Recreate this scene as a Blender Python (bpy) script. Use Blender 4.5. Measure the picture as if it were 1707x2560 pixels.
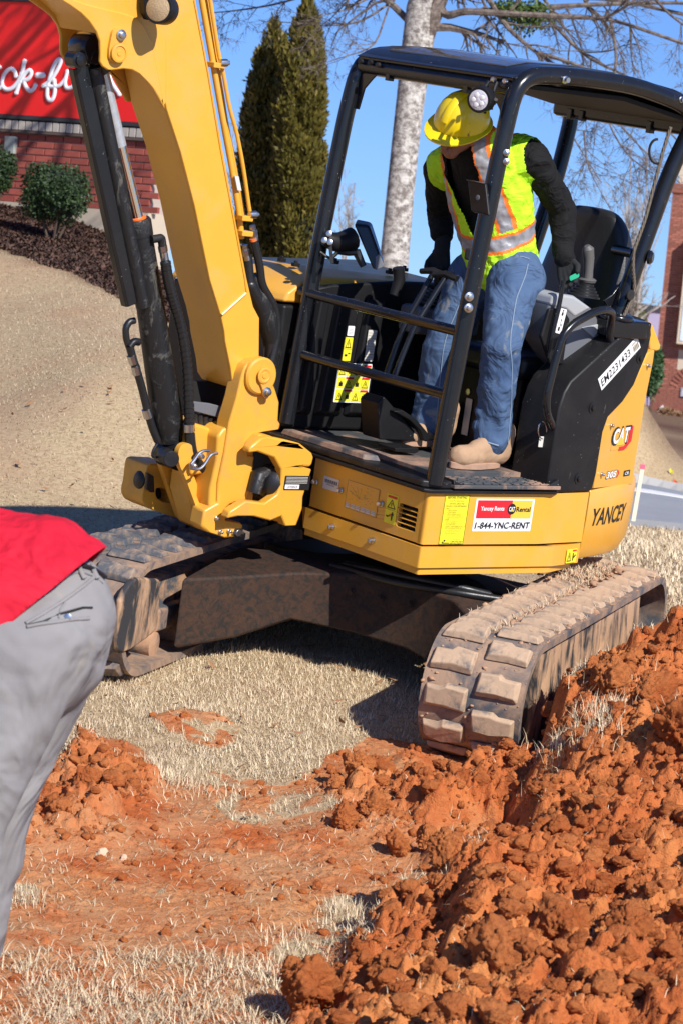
import bpy, bmesh, math, random
import numpy as np
from mathutils import Vector, Matrix
random.seed(7); rng=np.random.default_rng(11)
for o in list(bpy.data.objects): bpy.data.objects.remove(o)
SC=bpy.context.scene; COL=SC.collection
# ---------------------------------------------------------------- camera
F=7000.;CX=853.5;CY=1280.          # focal length in photo pixels, image centre
def rotm(p,r,y):
    M=np.array([[1,0,0],[0,0,-1],[0,1,0]],float)
    cp,sp=np.cos(p),np.sin(p);P=np.array([[1,0,0],[0,cp,-sp],[0,sp,cp]])
    cr,sr=np.cos(r),np.sin(r);Q=np.array([[cr,-sr,0],[sr,cr,0],[0,0,1]])
    a=np.array([[np.cos(y),-np.sin(y),0],[np.sin(y),np.cos(y),0],[0,0,1]])
    return Q@P@M@a
D0=11.3
RH=rotm(*np.radians([9.36,8.07,40.45]))       # machine frame -> camera
RG=rotm(*np.radians([4.5,5.4,0]))             # world (gravity) -> camera
P0=D0*np.array([(1043.7-CX)/F,(1430-CY)/F,1])
CH=-RH.T@P0
CAMLOC=np.array([0,0,1.6])
MR=RG.T@RH; MT=RG.T@P0+CAMLOC                 # machine frame -> world
MROOT=Matrix([[*MR[0],MT[0]],[*MR[1],MT[1]],[*MR[2],MT[2]],[0,0,0,1]])
cam=bpy.data.cameras.new('camera');camo=bpy.data.objects.new('camera',cam);COL.objects.link(camo)
r_,u_,b_=RG.T@[1,0,0],RG.T@[0,-1,0],RG.T@[0,0,-1]
camo.matrix_world=Matrix([[r_[i],u_[i],b_[i],CAMLOC[i]] for i in range(3)]+[[0,0,0,1]])
cam.sensor_fit='VERTICAL';cam.sensor_height=36;cam.sensor_width=24;cam.lens=F/2560*36
cam.clip_start=.1;cam.clip_end=3000
cam.dof.use_dof=True;cam.dof.focus_distance=11.2;cam.dof.aperture_fstop=10
SC.camera=camo
# ---------------------------------------------------------------- light
SUNH=np.array([-.11,-1,.88]);SUNW=MR@(SUNH/np.linalg.norm(SUNH))
el=math.asin(SUNW[2]);az=math.atan2(SUNW[0],SUNW[1])
w=bpy.data.worlds.new("World");SC.world=w;w.use_nodes=True
nt=w.node_tree;nt.nodes.clear()
sky=nt.nodes.new('ShaderNodeTexSky');sky.sky_type='NISHITA';sky.sun_disc=False
sky.sun_elevation=el;sky.sun_rotation=az;sky.air_density=1.0;sky.dust_density=0;sky.ozone_density=6.0;sky.altitude=300
bg=nt.nodes.new('ShaderNodeBackground');bg.inputs[1].default_value=.075
wo=nt.nodes.new('ShaderNodeOutputWorld');tcw=nt.nodes.new('ShaderNodeTexCoord');vm=nt.nodes.new('ShaderNodeVectorMath');vm.operation='ADD';vm.inputs[1].default_value=(0,0,.04)
vn=nt.nodes.new('ShaderNodeVectorMath');vn.operation='NORMALIZE';nt.links.new(tcw.outputs['Generated'],vm.inputs[0]);nt.links.new(vm.outputs[0],vn.inputs[0]);nt.links.new(vn.outputs[0],sky.inputs[0])
hs=nt.nodes.new('ShaderNodeHueSaturation');hs.inputs['Saturation'].default_value=1.0;nt.links.new(sky.outputs[0],hs.inputs['Color']);tn=nt.nodes.new('ShaderNodeMix');tn.data_type='RGBA';tn.blend_type='MULTIPLY';tn.inputs[0].default_value=1;tn.inputs[7].default_value=(.84,1.02,1.45,1);nt.links.new(hs.outputs[0],tn.inputs[6]);nt.links.new(tn.outputs[2],bg.inputs[0]);nt.links.new(bg.outputs[0],wo.inputs[0])
sun=bpy.data.lights.new('sun','SUN');sun.energy=5.0;sun.angle=math.radians(.55);sun.color=(1,.955,.89)
suno=bpy.data.objects.new('sun',sun);COL.objects.link(suno)
suno.rotation_euler=Vector(SUNW).to_track_quat('Z','Y').to_euler()
SC.view_settings.view_transform='Standard';SC.view_settings.look='None';SC.view_settings.exposure=.32;SC.view_settings.gamma=1
SC.view_settings.use_curve_mapping=False
SC.render.engine='CYCLES'
# ---------------------------------------------------------------- picture -> place
ZF_={}
for n_,v_ in dict(ZF=(700,1100,2.851),ZS=(1150,1150,2.815),ZR=(850,90,3.136),ZQ=(1250,90,3.431),ZK=(680,680,3.015),ZB=(340,880,3.409),ZC=(1250,550,3.431),ZM=(1040,180,3.564),ZL=(1000,620,3.267),ZN=(800,520,3.484),Z1=(0,0,1.845),Z3=(250,480,2.412),ZT=(900,1350,1.943),ZU=(100,1200,2.613),ZE=(1350,350,2.137),ZH=(640,580,3.733),ZP=(700,980,2.851),ZY=(0,0,3.921),ZX=(1560,400,3.36),D=(0,0,.91855)).items(): ZF_[n_]=v_
def px(z,x,y): a,b,s=ZF_[z];return a+x/s,b+y/s
def U(z,x,y,ax,val):                # machine-frame point on plane axis=val ; ax may be a normal vector
    u,v=px(z,x,y);d=RH.T@np.array([(u-CX)/F,(v-CY)/F,1])
    n=np.array({'a':(1,0,0),'b':(0,1,0),'z':(0,0,1)}[ax] if isinstance(ax,str) else ax,float)
    t=(val-n@CH)/(n@d);return CH+t*d
def H(z,x,y,dep):                   # machine-frame point at a camera depth
    u,v=px(z,x,y);return RH.T@(dep*np.array([(u-CX)/F,(v-CY)/F,1])-P0)
def Wd(z,x,y,dep):                  # world point at a camera depth
    u,v=px(z,x,y);return RG.T@(dep*np.array([(u-CX)/F,(v-CY)/F,1]))+CAMLOC
def projW(P):
    c=(np.asarray(P)-CAMLOC)@RG.T
    return CX+F*c[...,0]/c[...,2],CY+F*c[...,1]/c[...,2]
ZG=-.58
NW=MR@np.array([0,0,1.]);PW=MR@np.array([0,0,ZG])+MT
def Gp(z,x,y,h=0):                  # world point on the local ground plane (+h)
    u,v=px(z,x,y);d=RG.T@np.array([(u-CX)/F,(v-CY)/F,1])
    t=(NW@(PW-CAMLOC)+h)/(NW@d);return CAMLOC+t*d
# ---------------------------------------------------------------- materials
def lin(r,g,b,k=1.):
    f=lambda c:((c/255)/12.92 if c/255<=.04045 else ((c/255+.055)/1.055)**2.4)*k
    return (f(r),f(g),f(b))
class NT:
    def __init__(s,name):
        s.m=bpy.data.materials.new(name);s.m.use_nodes=True;s.t=s.m.node_tree
        s.b=s.t.nodes['Principled BSDF'];s.tc=s.t.nodes.new('ShaderNodeTexCoord')
    def n(s,ty,**k):
        x=s.t.nodes.new('ShaderNode'+ty)
        for a,v in k.items():
            if a[0]=='_': setattr(x,a[1:],v)
            else: x.inputs[a.replace('_',' ')].default_value=v
        return x
    def l(s,a,b): s.t.links.new(a,b)
    def noise(s,scale,detail=4,rough=.55,dist=0,vec=None,stretch=None):
        x=s.n('TexNoise',Scale=scale,Detail=detail,Roughness=rough,Distortion=dist)
        v=vec or s.tc.outputs['Object']
        if stretch:
            mp=s.n('Mapping');mp.inputs['Scale'].default_value=stretch;s.l(v,mp.inputs['Vector']);v=mp.outputs[0]
        s.l(v,x.inputs['Vector']);return x.outputs[0]
    def ramp(s,f,lo,hi):
        x=s.n('MapRange');x.inputs['From Min'].default_value=lo;x.inputs['From Max'].default_value=hi;x.clamp=True
        s.l(f,x.inputs[0]);return x.outputs[0]
    def mix(s,f,a,b):
        x=s.n('Mix',_data_type='RGBA')
        for v,i in ((a,6),(b,7)):
            if isinstance(v,tuple): x.inputs[i].default_value=(*v,1)
            else: s.l(v,x.inputs[i])
        if isinstance(f,float) or isinstance(f,int): x.inputs[0].default_value=f
        else: s.l(f,x.inputs[0])
        return x.outputs[2]
    def mul(s,a,b):
        x=s.n('Math',_operation='MULTIPLY');s.l(a,x.inputs[0])
        if isinstance(b,(int,float)): x.inputs[1].default_value=b
        else: s.l(b,x.inputs[1])
        return x.outputs[0]
    def col(s,c):
        if isinstance(c,tuple): s.b.inputs['Base Color'].default_value=(*c,1)
        else: s.l(c,s.b.inputs['Base Color'])
        return s
    def set(s,**k):
        for a,v in k.items():
            i=s.b.inputs[a.replace('_',' ')]
            if hasattr(v,'links') or hasattr(v,'is_linked'): s.l(v,i)
            else: i.default_value=v
        return s
    def bump(s,h,st=.3,d=.01):
        x=s.n('Bump',Strength=st,Distance=d);s.l(h,x.inputs['Height']);s.l(x.outputs[0],s.b.inputs['Normal']);return s
def plain(name,c,rough=.5,metal=0,var=.12,scale=8,bump=0,bs=60):
    m=NT(name);f=m.noise(scale,5)
    d=tuple(x*(1-var) for x in c);e=tuple(min(x*(1+var),1) for x in c)
    m.col(m.mix(f,d,e)).set(Roughness=rough,Metallic=metal)
    if bump: m.bump(m.noise(bs,5),bump,.004)
    return m.m
def painted(name,c,rough,dust,amt=.5,coat=0,specks=True,dscale=3,lowdust=False,stretch=(1,1,1),worn=None):
    """paint with dust clouds, light scuffs and small chips"""
    m=NT(name);cl=m.noise(dscale,8,.65,.4,stretch=stretch)
    base=m.mix(m.noise(9,3),tuple(x*.93 for x in c),tuple(min(1,x*1.05) for x in c))
    f=m.mul(m.ramp(cl,.47,.74),amt)
    x=m.mix(f,base,dust)
    r=m.n('MapRange');m.l(f,r.inputs[0]);r.inputs['To Min'].default_value=rough;r.inputs['To Max'].default_value=.85
    if specks:
        v=m.n('TexVoronoi',Scale=55.);m.l(m.tc.outputs['Object'],v.inputs['Vector'])
        n2=m.noise(14,3)
        q=m.n('MapRange');q.inputs['From Min'].default_value=.10;q.inputs['From Max'].default_value=.06;m.l(v.outputs['Distance'],q.inputs[0])
        q=m.mul(q.outputs[0],m.ramp(n2,.52,.6));x=m.mix(m.mul(q,.7),x,worn or dust)
        sc=m.noise(30,6,.7,1.5,stretch=(1,1,.18));x=m.mix(m.mul(m.ramp(sc,.66,.72),.25),x,worn or dust)
    m.col(x).set(Roughness=r.outputs[0]);m.b.inputs['Coat Weight'].default_value=coat;m.b.inputs['Coat Roughness'].default_value=.15
    m.bump(m.noise(120,3),.06,.002)
    if max(c)<.03: m.b.inputs['Specular IOR Level'].default_value=.3
    return m.m
DUST=(.42,.27,.17);CLAYL=(.50,.29,.17)
M={}
M['yellow']=painted('yellow_paint',(.75,.375,.038),.34,(.56,.36,.17),.36,coat=.2,dscale=4.5,worn=(.2,.12,.05))
M['yellowcast']=painted('yellow_cast_paint',(.73,.36,.038),.42,(.42,.24,.10),.5,coat=.08,dscale=7,worn=(.16,.09,.05))
M['black']=painted('black_gloss_paint',(.009,.010,.013),.24,(.30,.25,.21),.025,coat=.35,dscale=5,worn=(.5,.48,.45))
M['blackm']=painted('black_satin_steel',(.010,.010,.012),.42,(.30,.26,.22),.12,dscale=6,worn=(.4,.38,.35))
M['plastic']=painted('black_textured_plastic',(.009,.009,.010),.48,(.22,.19,.17),.045,dscale=4,worn=(.45,.43,.4))
M['dark']=plain('dark_void',(.008,.008,.008),.8)
M['mat']=painted('floor_rubber',(.05,.055,.06),.7,(.55,.32,.2),.95,dscale=3.2,worn=(.55,.32,.2))
M['tread']=painted('tread_rubber',(.06,.065,.07),.65,(.62,.36,.22),1.0,dscale=5,worn=(.62,.36,.22))
M['greyp']=plain('grey_console_plastic',(.13,.135,.15),.5,0,.06,5,.1,200)
M['lgreyp']=plain('light_grey_console_plastic',(.36,.37,.38),.45,0,.05,5,.1,200)
M['vinyl']=plain('seat_vinyl',(.018,.018,.02),.42,0,.2,10,.15,150)
M['chrome']=plain('chrome_rod',(.85,.85,.86),.08,1,.03,4)
M['steel']=plain('zinc_steel',(.55,.55,.56),.3,1,.1,30)
M['rubberhose']=plain('hose_rubber',(.014,.014,.015),.38,0,.3,20,.2,90)
M['orange']=plain('orange_band',(.85,.16,.02),.5)
M['white']=plain('decal_white',(.78,.78,.78),.4,0,.03)
M['dyel']=plain('decal_yellow',(.80,.72,.03),.4,0,.04)
M['dred']=plain('decal_red',(.62,.015,.025),.4,0,.03)
M['dgold']=plain('decal_gold',(.82,.50,.05),.4,0,.03)
M['ink']=plain('ink_black',(.012,.012,.014),.45,0,.05)
M['inkgrey']=plain('ink_grey',(.25,.2,.1),.5,0,.05)
M['label']=plain('label_cream',(.62,.60,.55),.5,0,.05)
M['lens']=plain('lamp_lens',(.62,.60,.66),.12,0,.4,160,.6,160)
M['lenswarm']=plain('lamp_lens_warm',(.42,.30,.17),.15,0,.35,160,.6,160)
m=NT('rust_steel');f=m.noise(26,8,.7,1.2);g=m.noise(5,5)
m.col(m.mix(m.ramp(f,.42,.62),m.mix(g,(.035,.015,.008),(.065,.028,.012)),(.012,.010,.008))).set(Roughness=.8).bump(f,.4,.004);M['rust']=m.m
# muddy rubber of the tracks
def muddy(name,lo,hi,mud=(.47,.28,.165),k=1.):
    m=NT(name);f=m.noise(7,7,.65,.6);g=m.noise(45,5,.6)
    base=m.mix(g,(.05,.055,.065),(.10,.11,.125))
    md=m.mix(g,tuple(x*.72 for x in mud),tuple(x*1.15 for x in mud))
    m.col(m.mix(m.mul(m.ramp(f,lo,hi),k),base,md)).set(Roughness=.82).bump(g,.35,.004);return m.m
M['lugdark']=muddy('rubber_lug_worn',.46,.62,(.42,.29,.19),.85)
M['belt']=muddy('rubber_belt_dusty',.37,.59,(.42,.265,.165),.85)
M['lug']=muddy('rubber_lug_muddy',.33,.50,(.50,.345,.225))
M['mudside']=muddy('mud_caked_steel',.40,.54,(.46,.27,.16))
m=NT('mud_streaked_rubber');f=m.noise(9,6,.6,.4,stretch=(1.3,1.3,.4));g=m.noise(60,4)
m.col(m.mix(m.ramp(f,.42,.56),(.03,.03,.033),m.mix(g,(.38,.23,.13),(.52,.33,.2)))).set(Roughness=.8).bump(f,.5,.01);M['streak']=m.m
m=NT('muddy_cylinder_paint');f=m.noise(13,8,.7,1.2,stretch=(1,1,.6));g=m.noise(4,4)
m.col(m.mix(m.mul(m.mul(m.ramp(f,.54,.60),m.ramp(g,.42,.62)),.75),(.011,.011,.012),(.11,.105,.09))).set(Roughness=.45).bump(m.ramp(f,.5,.6),.5,.004);M['cyl']=m.m
# ---------------------------------------------------------------- geometry helpers
def V3(*p): return np.array(p,float)
class MB:
    def __init__(s): s.v=[];s.f=[];s.mi=[]
    def add(s,v,f,mi=0):
        k=len(s.v);s.v+= [tuple(map(float,p)) for p in v];s.f+=[tuple(k+i for i in q) for q in f];s.mi+=[mi]*len(f);return s
    def box(s,lo,hi,mi=0):
        x0,y0,z0=lo;x1,y1,z1=hi
        return s.add([(x0,y0,z0),(x1,y0,z0),(x1,y1,z0),(x0,y1,z0),(x0,y0,z1),(x1,y0,z1),(x1,y1,z1),(x0,y1,z1)],
          [(0,3,2,1),(4,5,6,7),(0,1,5,4),(1,2,6,5),(2,3,7,6),(3,0,4,7)],mi)
    def obox(s,c,u,v,w,mi=0):      # centre and three half-extent vectors
        c,u,v,w=map(np.array,(c,u,v,w));P=[c+i*u+j*v+k*w for k in(-1,1) for i,j in((-1,-1),(1,-1),(1,1),(-1,1))]
        return s.add(P,[(0,3,2,1),(4,5,6,7),(0,1,5,4),(1,2,6,5),(2,3,7,6),(3,0,4,7)],mi)
    def prism(s,pts,off,mi=0):     # pts: 3d polygon, off: extrusion vector
        n=len(pts);P=[np.array(p,float) for p in pts];off=np.array(off,float)
        Q=[p+off for p in P]
        return s.add(P+Q,[tuple(range(n))[::-1],tuple(range(n,2*n))]+[(i,(i+1)%n,n+(i+1)%n,n+i) for i in range(n)],mi)
    def loft(s,rings,close=True,caps=True,mi=0):
        n=len(rings[0]);k=len(rings);V=[p for r in rings for p in r];Fc=[]
        for j in range(k-1):
            for i in range(n if close else n-1):
                i2=(i+1)%n;Fc.append((j*n+i,j*n+i2,(j+1)*n+i2,(j+1)*n+i))
        if caps: Fc.append(tuple(range(n))[::-1]);Fc.append(tuple(range((k-1)*n,k*n)))
        return s.add(V,Fc,mi)
    def tube(s,path,r,n=12,caps=True,fil=0,mi=0,squash=None):
        P=[np.array(p,float) for p in path]
        if fil: P=fillet(P,fil)
        m=len(P);R=r if hasattr(r,'__len__') else [r]*m
        if len(R)!=m: R=np.interp(np.linspace(0,1,m),np.linspace(0,1,len(R)),R)
        T=[]
        for i in range(m):
            a=P[max(i-1,0)];b=P[min(i+1,m-1)];t=b-a;T.append(t/(np.linalg.norm(t)+1e-12))
        up=np.array([0,0,1.]) if abs(T[0][2])<.9 else np.array([1.,0,0])
        u=np.cross(T[0],up);u/=np.linalg.norm(u);rings=[]
        for i in range(m):
            u=u-T[i]*(u@T[i]);u/=np.linalg.norm(u);v=np.cross(T[i],u)
            rings.append([P[i]+R[i]*(math.cos(a)*u+math.sin(a)*v*(squash or 1)) for a in np.arange(n)*2*math.pi/n])
        return s.loft(rings,True,caps,mi)
    def lathe(s,o,axis,prof,n=20,mi=0):   # prof: (radius, height) along axis
        ax=np.array(axis,float);ax/=np.linalg.norm(ax);h=np.array([0,0,1.]) if abs(ax[2])<.9 else np.array([1.,0,0])
        u=np.cross(ax,h);u/=np.linalg.norm(u);v=np.cross(ax,u);o=np.array(o,float)
        return s.loft([[o+ax*hh+r*(math.cos(a)*u+math.sin(a)*v) for a in np.arange(n)*2*math.pi/n] for r,hh in prof],True,True,mi)
    def build(s,name,mat,parent=None,bevel=0,smooth=True,seg=2,ang=38,off=None,loc=None):
        me=bpy.data.meshes.new(name);V=np.array(s.v)
        if off is not None: V=V-np.array(off)
        me.from_pydata(V.tolist(),[],s.f)
        mats=mat if isinstance(mat,(list,tuple)) else [mat]
        for x in mats: me.materials.append(x)
        if len(mats)>1: me.polygons.foreach_set('material_index',s.mi)
        bm=bmesh.new();bm.from_mesh(me);bmesh.ops.recalc_face_normals(bm,faces=bm.faces);bm.to_mesh(me);bm.free()
        if smooth: me.shade_smooth();me.set_sharp_from_angle(angle=math.radians(ang))
        o=bpy.data.objects.new(name,me);COL.objects.link(o)
        if parent: o.parent=parent
        if loc is not None: o.location=loc
        if bevel:
            b=o.modifiers.new('bevel','BEVEL');b.width=bevel;b.segments=seg;b.limit_method='ANGLE';b.angle_limit=math.radians(35);b.harden_normals=True
        return o
def fillet(P,r,n=6):
    out=[P[0]]
    for i in range(1,len(P)-1):
        a,b,c=P[i-1],P[i],P[i+1];u=a-b;v=c-b;lu,lv=np.linalg.norm(u),np.linalg.norm(v);d=min(r,lu*.48,lv*.48)
        p=b+u/lu*d;q=b+v/lv*d
        for t in np.linspace(0,1,n): out.append((1-t)**2*p+2*t*(1-t)*b+t*t*q)
    out.append(P[-1]);return out
def tomesh(obj,name):
    dg=bpy.context.evaluated_depsgraph_get();e=obj.evaluated_get(dg);me=bpy.data.meshes.new_from_object(e,depsgraph=dg);me.name=name;return me
def plate(name,outer,holes,frame,t,mat,parent,bevel=.003,off=None):
    """flat plate with holes: outer/holes are (u,v) lists; frame=(origin,u,v); thickness t to the back"""
    cu=bpy.data.curves.new(name,'CURVE');cu.dimensions='2D';cu.fill_mode='BOTH'
    for L in [outer]+list(holes):
        sp=cu.splines.new('POLY');sp.points.add(len(L)-1);sp.use_cyclic_u=True
        for i,(x,y) in enumerate(L): sp.points[i].co=(x,y,0,1)
    cu.extrude=t/2;tmp=bpy.data.objects.new('tmp',cu);COL.objects.link(tmp)
    me=tomesh(tmp,name);bpy.data.objects.remove(tmp)
    o,u,v=[np.array(q,float) for q in frame];u/=np.linalg.norm(u);v/=np.linalg.norm(v);n=np.cross(u,v);n/=np.linalg.norm(n)
    mt=Matrix([[u[i],v[i],n[i],o[i]-n[i]*t/2-(0 if off is None else off[i])] for i in range(3)]+[[0,0,0,1]])
    me.transform(mt);me.materials.clear();me.materials.append(mat)
    bm=bmesh.new();bm.from_mesh(me);bmesh.ops.remove_doubles(bm,verts=bm.verts,dist=1e-5);bmesh.ops.recalc_face_normals(bm,faces=bm.faces);bm.to_mesh(me);bm.free()
    me.shade_smooth();me.set_sharp_from_angle(angle=math.radians(35))
    ob=bpy.data.objects.new(name,me);COL.objects.link(ob)
    if parent: ob.parent=parent
    if bevel:
        b=ob.modifiers.new('bevel','BEVEL');b.width=bevel;b.segments=2;b.limit_method='ANGLE';b.angle_limit=math.radians(35)
    return ob
def rrect(x0,y0,x1,y1,r,n=4):
    out=[]
    for cx,cy,a0 in((x1-r,y1-r,0),(x0+r,y1-r,90),(x0+r,y0+r,180),(x1-r,y0+r,270)):
        for i in range(n+1):
            a=math.radians(a0+90*i/n);out.append((cx+r*math.cos(a),cy+r*math.sin(a)))
    return out
def circ(x,y,r,n=20): return [(x+r*math.cos(a),y+r*math.sin(a)) for a in np.arange(n)*2*math.pi/n]
def smoothpoly(P,it=2):
    for _ in range(it):
        Q=[]
        for i in range(len(P)):
            a=np.array(P[i]);b=np.array(P[(i+1)%len(P)]);Q+=[tuple(.75*a+.25*b),tuple(.25*a+.75*b)]
        P=Q
    return P
def text(s,origin,u,v,x,y,wid,hei,mat,parent,name='lettering',lift=.0016,shear=0,bold=0,off=None):
    """flat lettering with its box (x,y,wid,hei) in the frame (origin,u,v)"""
    cu=bpy.data.curves.new(name,'FONT');cu.body=s;cu.size=1;cu.shear=shear;cu.offset=bold;cu.resolution_u=3
    tmp=bpy.data.objects.new('tmp',cu);COL.objects.link(tmp);me=tomesh(tmp,name);bpy.data.objects.remove(tmp)
    n=len(me.vertices);co=np.empty(n*3);me.vertices.foreach_get('co',co);co=co.reshape(-1,3)
    mn,mx=co.min(0),co.max(0);q=(co-mn)/np.maximum(mx-mn,1e-6)
    u=np.array(u,float);v=np.array(v,float);u/=np.linalg.norm(u);v/=np.linalg.norm(v);nn=np.cross(u,v)
    P=np.array(origin)+np.outer(x+q[:,0]*wid,u)+np.outer(y+q[:,1]*hei,v)+nn*lift
    if off is not None: P=P-np.array(off)
    me.vertices.foreach_set('co',P.ravel());me.materials.clear();me.materials.append(mat)
    o=bpy.data.objects.new(name,me);COL.objects.link(o);o.parent=parent;return o
class Decal:
    """a printed sticker: a thin plate plus flat print in layers"""
    def __init__(s,name,origin,u,v,w,h,mat,parent,r=.004,label=None,t=.001,off=None):
        s.o=np.array(origin,float);s.u=np.array(u,float)/np.linalg.norm(u);s.v=np.array(v,float)/np.linalg.norm(v);s.n=np.cross(s.u,s.v);s.w=w;s.h=h;s.off=off
        s.ob=plate(name,rrect(0,0,w,h,r),[],(s.o+s.n*.0015,s.u,s.v),t,mat,parent,0,off=off);s.k=0
        if label: s.ob['label']=label
    def poly(s,polys,mat,name='print',lift=None):
        s.k+=1;mb=MB();L=.0015+.0005*s.k if lift is None else lift
        for p in polys: mb.add([s.o+s.u*x*s.w+s.v*y*s.h+s.n*L for x,y in p],[tuple(range(len(p)))])
        me=mb.build(name,mat,s.ob,smooth=False,off=s.off);return me
    def rect(s,x0,y0,x1,y1,mat): return s.poly([[(x0,y0),(x1,y0),(x1,y1),(x0,y1)]],mat)
    def text(s,t,x,y,w,h,mat,**k):
        s.k+=1;return text(t,s.o,s.u,s.v,x*s.w,y*s.h,w*s.w,h*s.h,mat,s.ob,lift=.0015+.0005*s.k,off=s.off,**k)
def tag(o,label=None,cat=None,group=None,kind=None):
    if label:o['label']=label
    if cat:o['category']=cat
    if group:o['group']=group
    if kind:o['kind']=kind
    return o
def empty(name,loc=(0,0,0),mat=None):
    o=bpy.data.objects.new(name,None);COL.objects.link(o);o.empty_display_size=.2
    if mat is not None:o.matrix_world=mat
    else:o.location=loc
    return o
# ================================================================= EXCAVATOR
EX=empty('mini_excavator',mat=MROOT)
tag(EX,'yellow and black tracked mini excavator with an open canopy and raised boom','excavator')
SU,SV=(1,0,0),(0,0,1);FU,FV=(0,-1,0),(0,0,1)
# --- lower body
mb=MB();mb.prism([(.03,.76,.0),(.03,.03,.0),(.64,.03,.0),(.91,.08,.0),(.91,1.75,.0),(.03,1.75,.0)],(0,0,.325));mb.build('body_core',M['dark'],EX)  # near-black core stands in for shade behind the slots and panel gaps
slots=[]
for i in range(5):
    a=U('ZF',850-5*i,452+35*i,'a',0);b=U('ZF',982-5.5*i,500+34*i,'a',0)
    y0,y1=-a[1],-b[1];z=(a[2]+b[2])/2-.004;slots.append(rrect(y0,z-.008,y1,z+.008,.0075))
plate('front_panel',smoothpoly([(-.735,.113),(-.735,.322),(-.73,.327),(-.02,.327),(-.012,.32),(-.012,.113)],0),slots,(V3(0,0,0),FU,FV),.022,M['yellow'],EX,.004)
def wall(name,path,z0,z1,t,mat,bev=.006,lean=0.):
    n=len(path);P=[np.array(p,float) for p in path];N=[]
    for i in range(n):
        d=P[min(i+1,n-1)]-P[max(i-1,0)];d/=np.linalg.norm(d);N.append(np.array([-d[1],d[0]]))
    mb=MB();ring=lambda z,l:[(p[0]+m[0]*l,p[1]+m[1]*l,z) for p,m in zip(P,N)]+[(p[0]+m[0]*(l+t),p[1]+m[1]*(l+t),z) for p,m in reversed(list(zip(P,N)))]
    mb.loft([ring(z0,lean),ring(z1,0)]);return mb.build(name,mat,EX,bevel=bev,seg=3)
fl=lambda P,r:[tuple(q) for q in fillet([np.array(p,float) for p in P],r)]
# path runs front -> rear so that the inside is +90 degrees left
wall('side_panel',fl([(.0,.03),(.0,.0),(.64,.0),(.935,.036)],.014),.113,.327,.022,M['yellow'],.004)
sk=fl([(-.008,.745),(-.008,-.008),(.735,-.008),(.945,.05)],.012)
wall('lower_skirt',sk,.018,.104,.03,M['yellow'],.006)
wall('skirt_lip',fl([(.004,.745),(.004,.004),(.735,.004),(.94,.09)],.01),-.012,.016,.05,M['yellow'],.002)
mb=MB();mb.prism([(-.0,.75,.104),(.0,.9,.09),(.1,.9,.0),(.02,.75,.0)],(.3,0,0));mb.build('skirt_bracket',M['yellow'],EX,bevel=.004)
def knob(p,n,name='latch_bolt',r=.013):
    m=MB();m.lathe(p,n,[(r,0),(r,.006),(r*.8,.009),(r*.78,r*1.7),(r*.5,r*2)],16);o=m.build(name,M['steel'],EX,ang=30)
    return o
for x,y in((262,300),(437,360),(725,455),(377,618),(662,716)): knob(U('ZF',x,y,'a',-.001 if y<500 else -.009),(-1,0,0))
# --- counterweight
CWP=[(.975,.065),(1.16,.118),(1.37,.215),(1.54,.345),(1.67,.50),(1.75,.70),(1.78,.95),(1.75,1.2),(1.66,1.42),(1.4,1.65),(.95,1.75)]
CWs=[tuple(q) for q in fillet([np.array(p) for p in CWP],.12,4)]
cc=np.array([1.1,.95])
def cwring(k,z,dx=0): return [(cc[0]+(x-cc[0])*k+dx,cc[1]+(y-cc[1])*k,z) for x,y in CWs]
mb=MB();mb.loft([cwring(.955,.02),cwring(.99,.075),cwring(1,.2),cwring(1,.318),cwring(.985,.336)]);mb.build('counterweight',M['yellow'],EX,bevel=.008,seg=3)
# upper engine side panel carrying the logo, on the plane through the chamfer
q0,q1=np.array([.935,.040]),np.array([1.37,.225]);dd=(q1-q0)/np.linalg.norm(q1-q0);NP=np.array([dd[1],-dd[0],0]);KP=NP[:2]@q0
up_=lambda z,x,y:U(z,x,y,NP,KP)
cwu=np.array([dd[0],dd[1],0])
def cwuv(z,x,y): p=up_(z,x,y);return (p-np.array([*q0,0]))@cwu,p[2]
pts=[cwuv('ZE',*p) for p in((278,1862),(300,1720),(322,1560),(338,1505),(362,1470),(420,1400),(480,1325),(530,1230),(572,1140),(612,1120),(604,1180),(560,1400),(528,1600),(505,1740),(494,1838))]
plate('engine_side_panel',pts,[],(np.array([*q0,0]),cwu,SV),.25,M['yellow'],EX,.008)
mb=MB();mb.loft([cwring(.965,.33),cwring(.95,.6),cwring(.90,.93)]);mb.build('engine_cover',M['yellow'],EX,bevel=.02,seg=3)
# rear hood lip
mb=MB();L1=[U('ZE',x,y,'b',.28) for x,y in((572,972),(588,968),(603,990),(645,1098),(640,1122),(622,1130),(585,1122))]
mb.prism(L1,(-.05,1.2,0));mb.build('rear_hood_lip',M['yellow'],EX,bevel=.012,seg=3)
mb=MB();L1=[U('ZE',x,y,'b',.30) for x,y in((400,925),(520,945),(590,972),(575,1010),(400,990))]
mb.prism(L1,(-.03,1.1,0));mb.build('rear_deck',M['plastic'],EX,bevel=.012)
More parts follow.
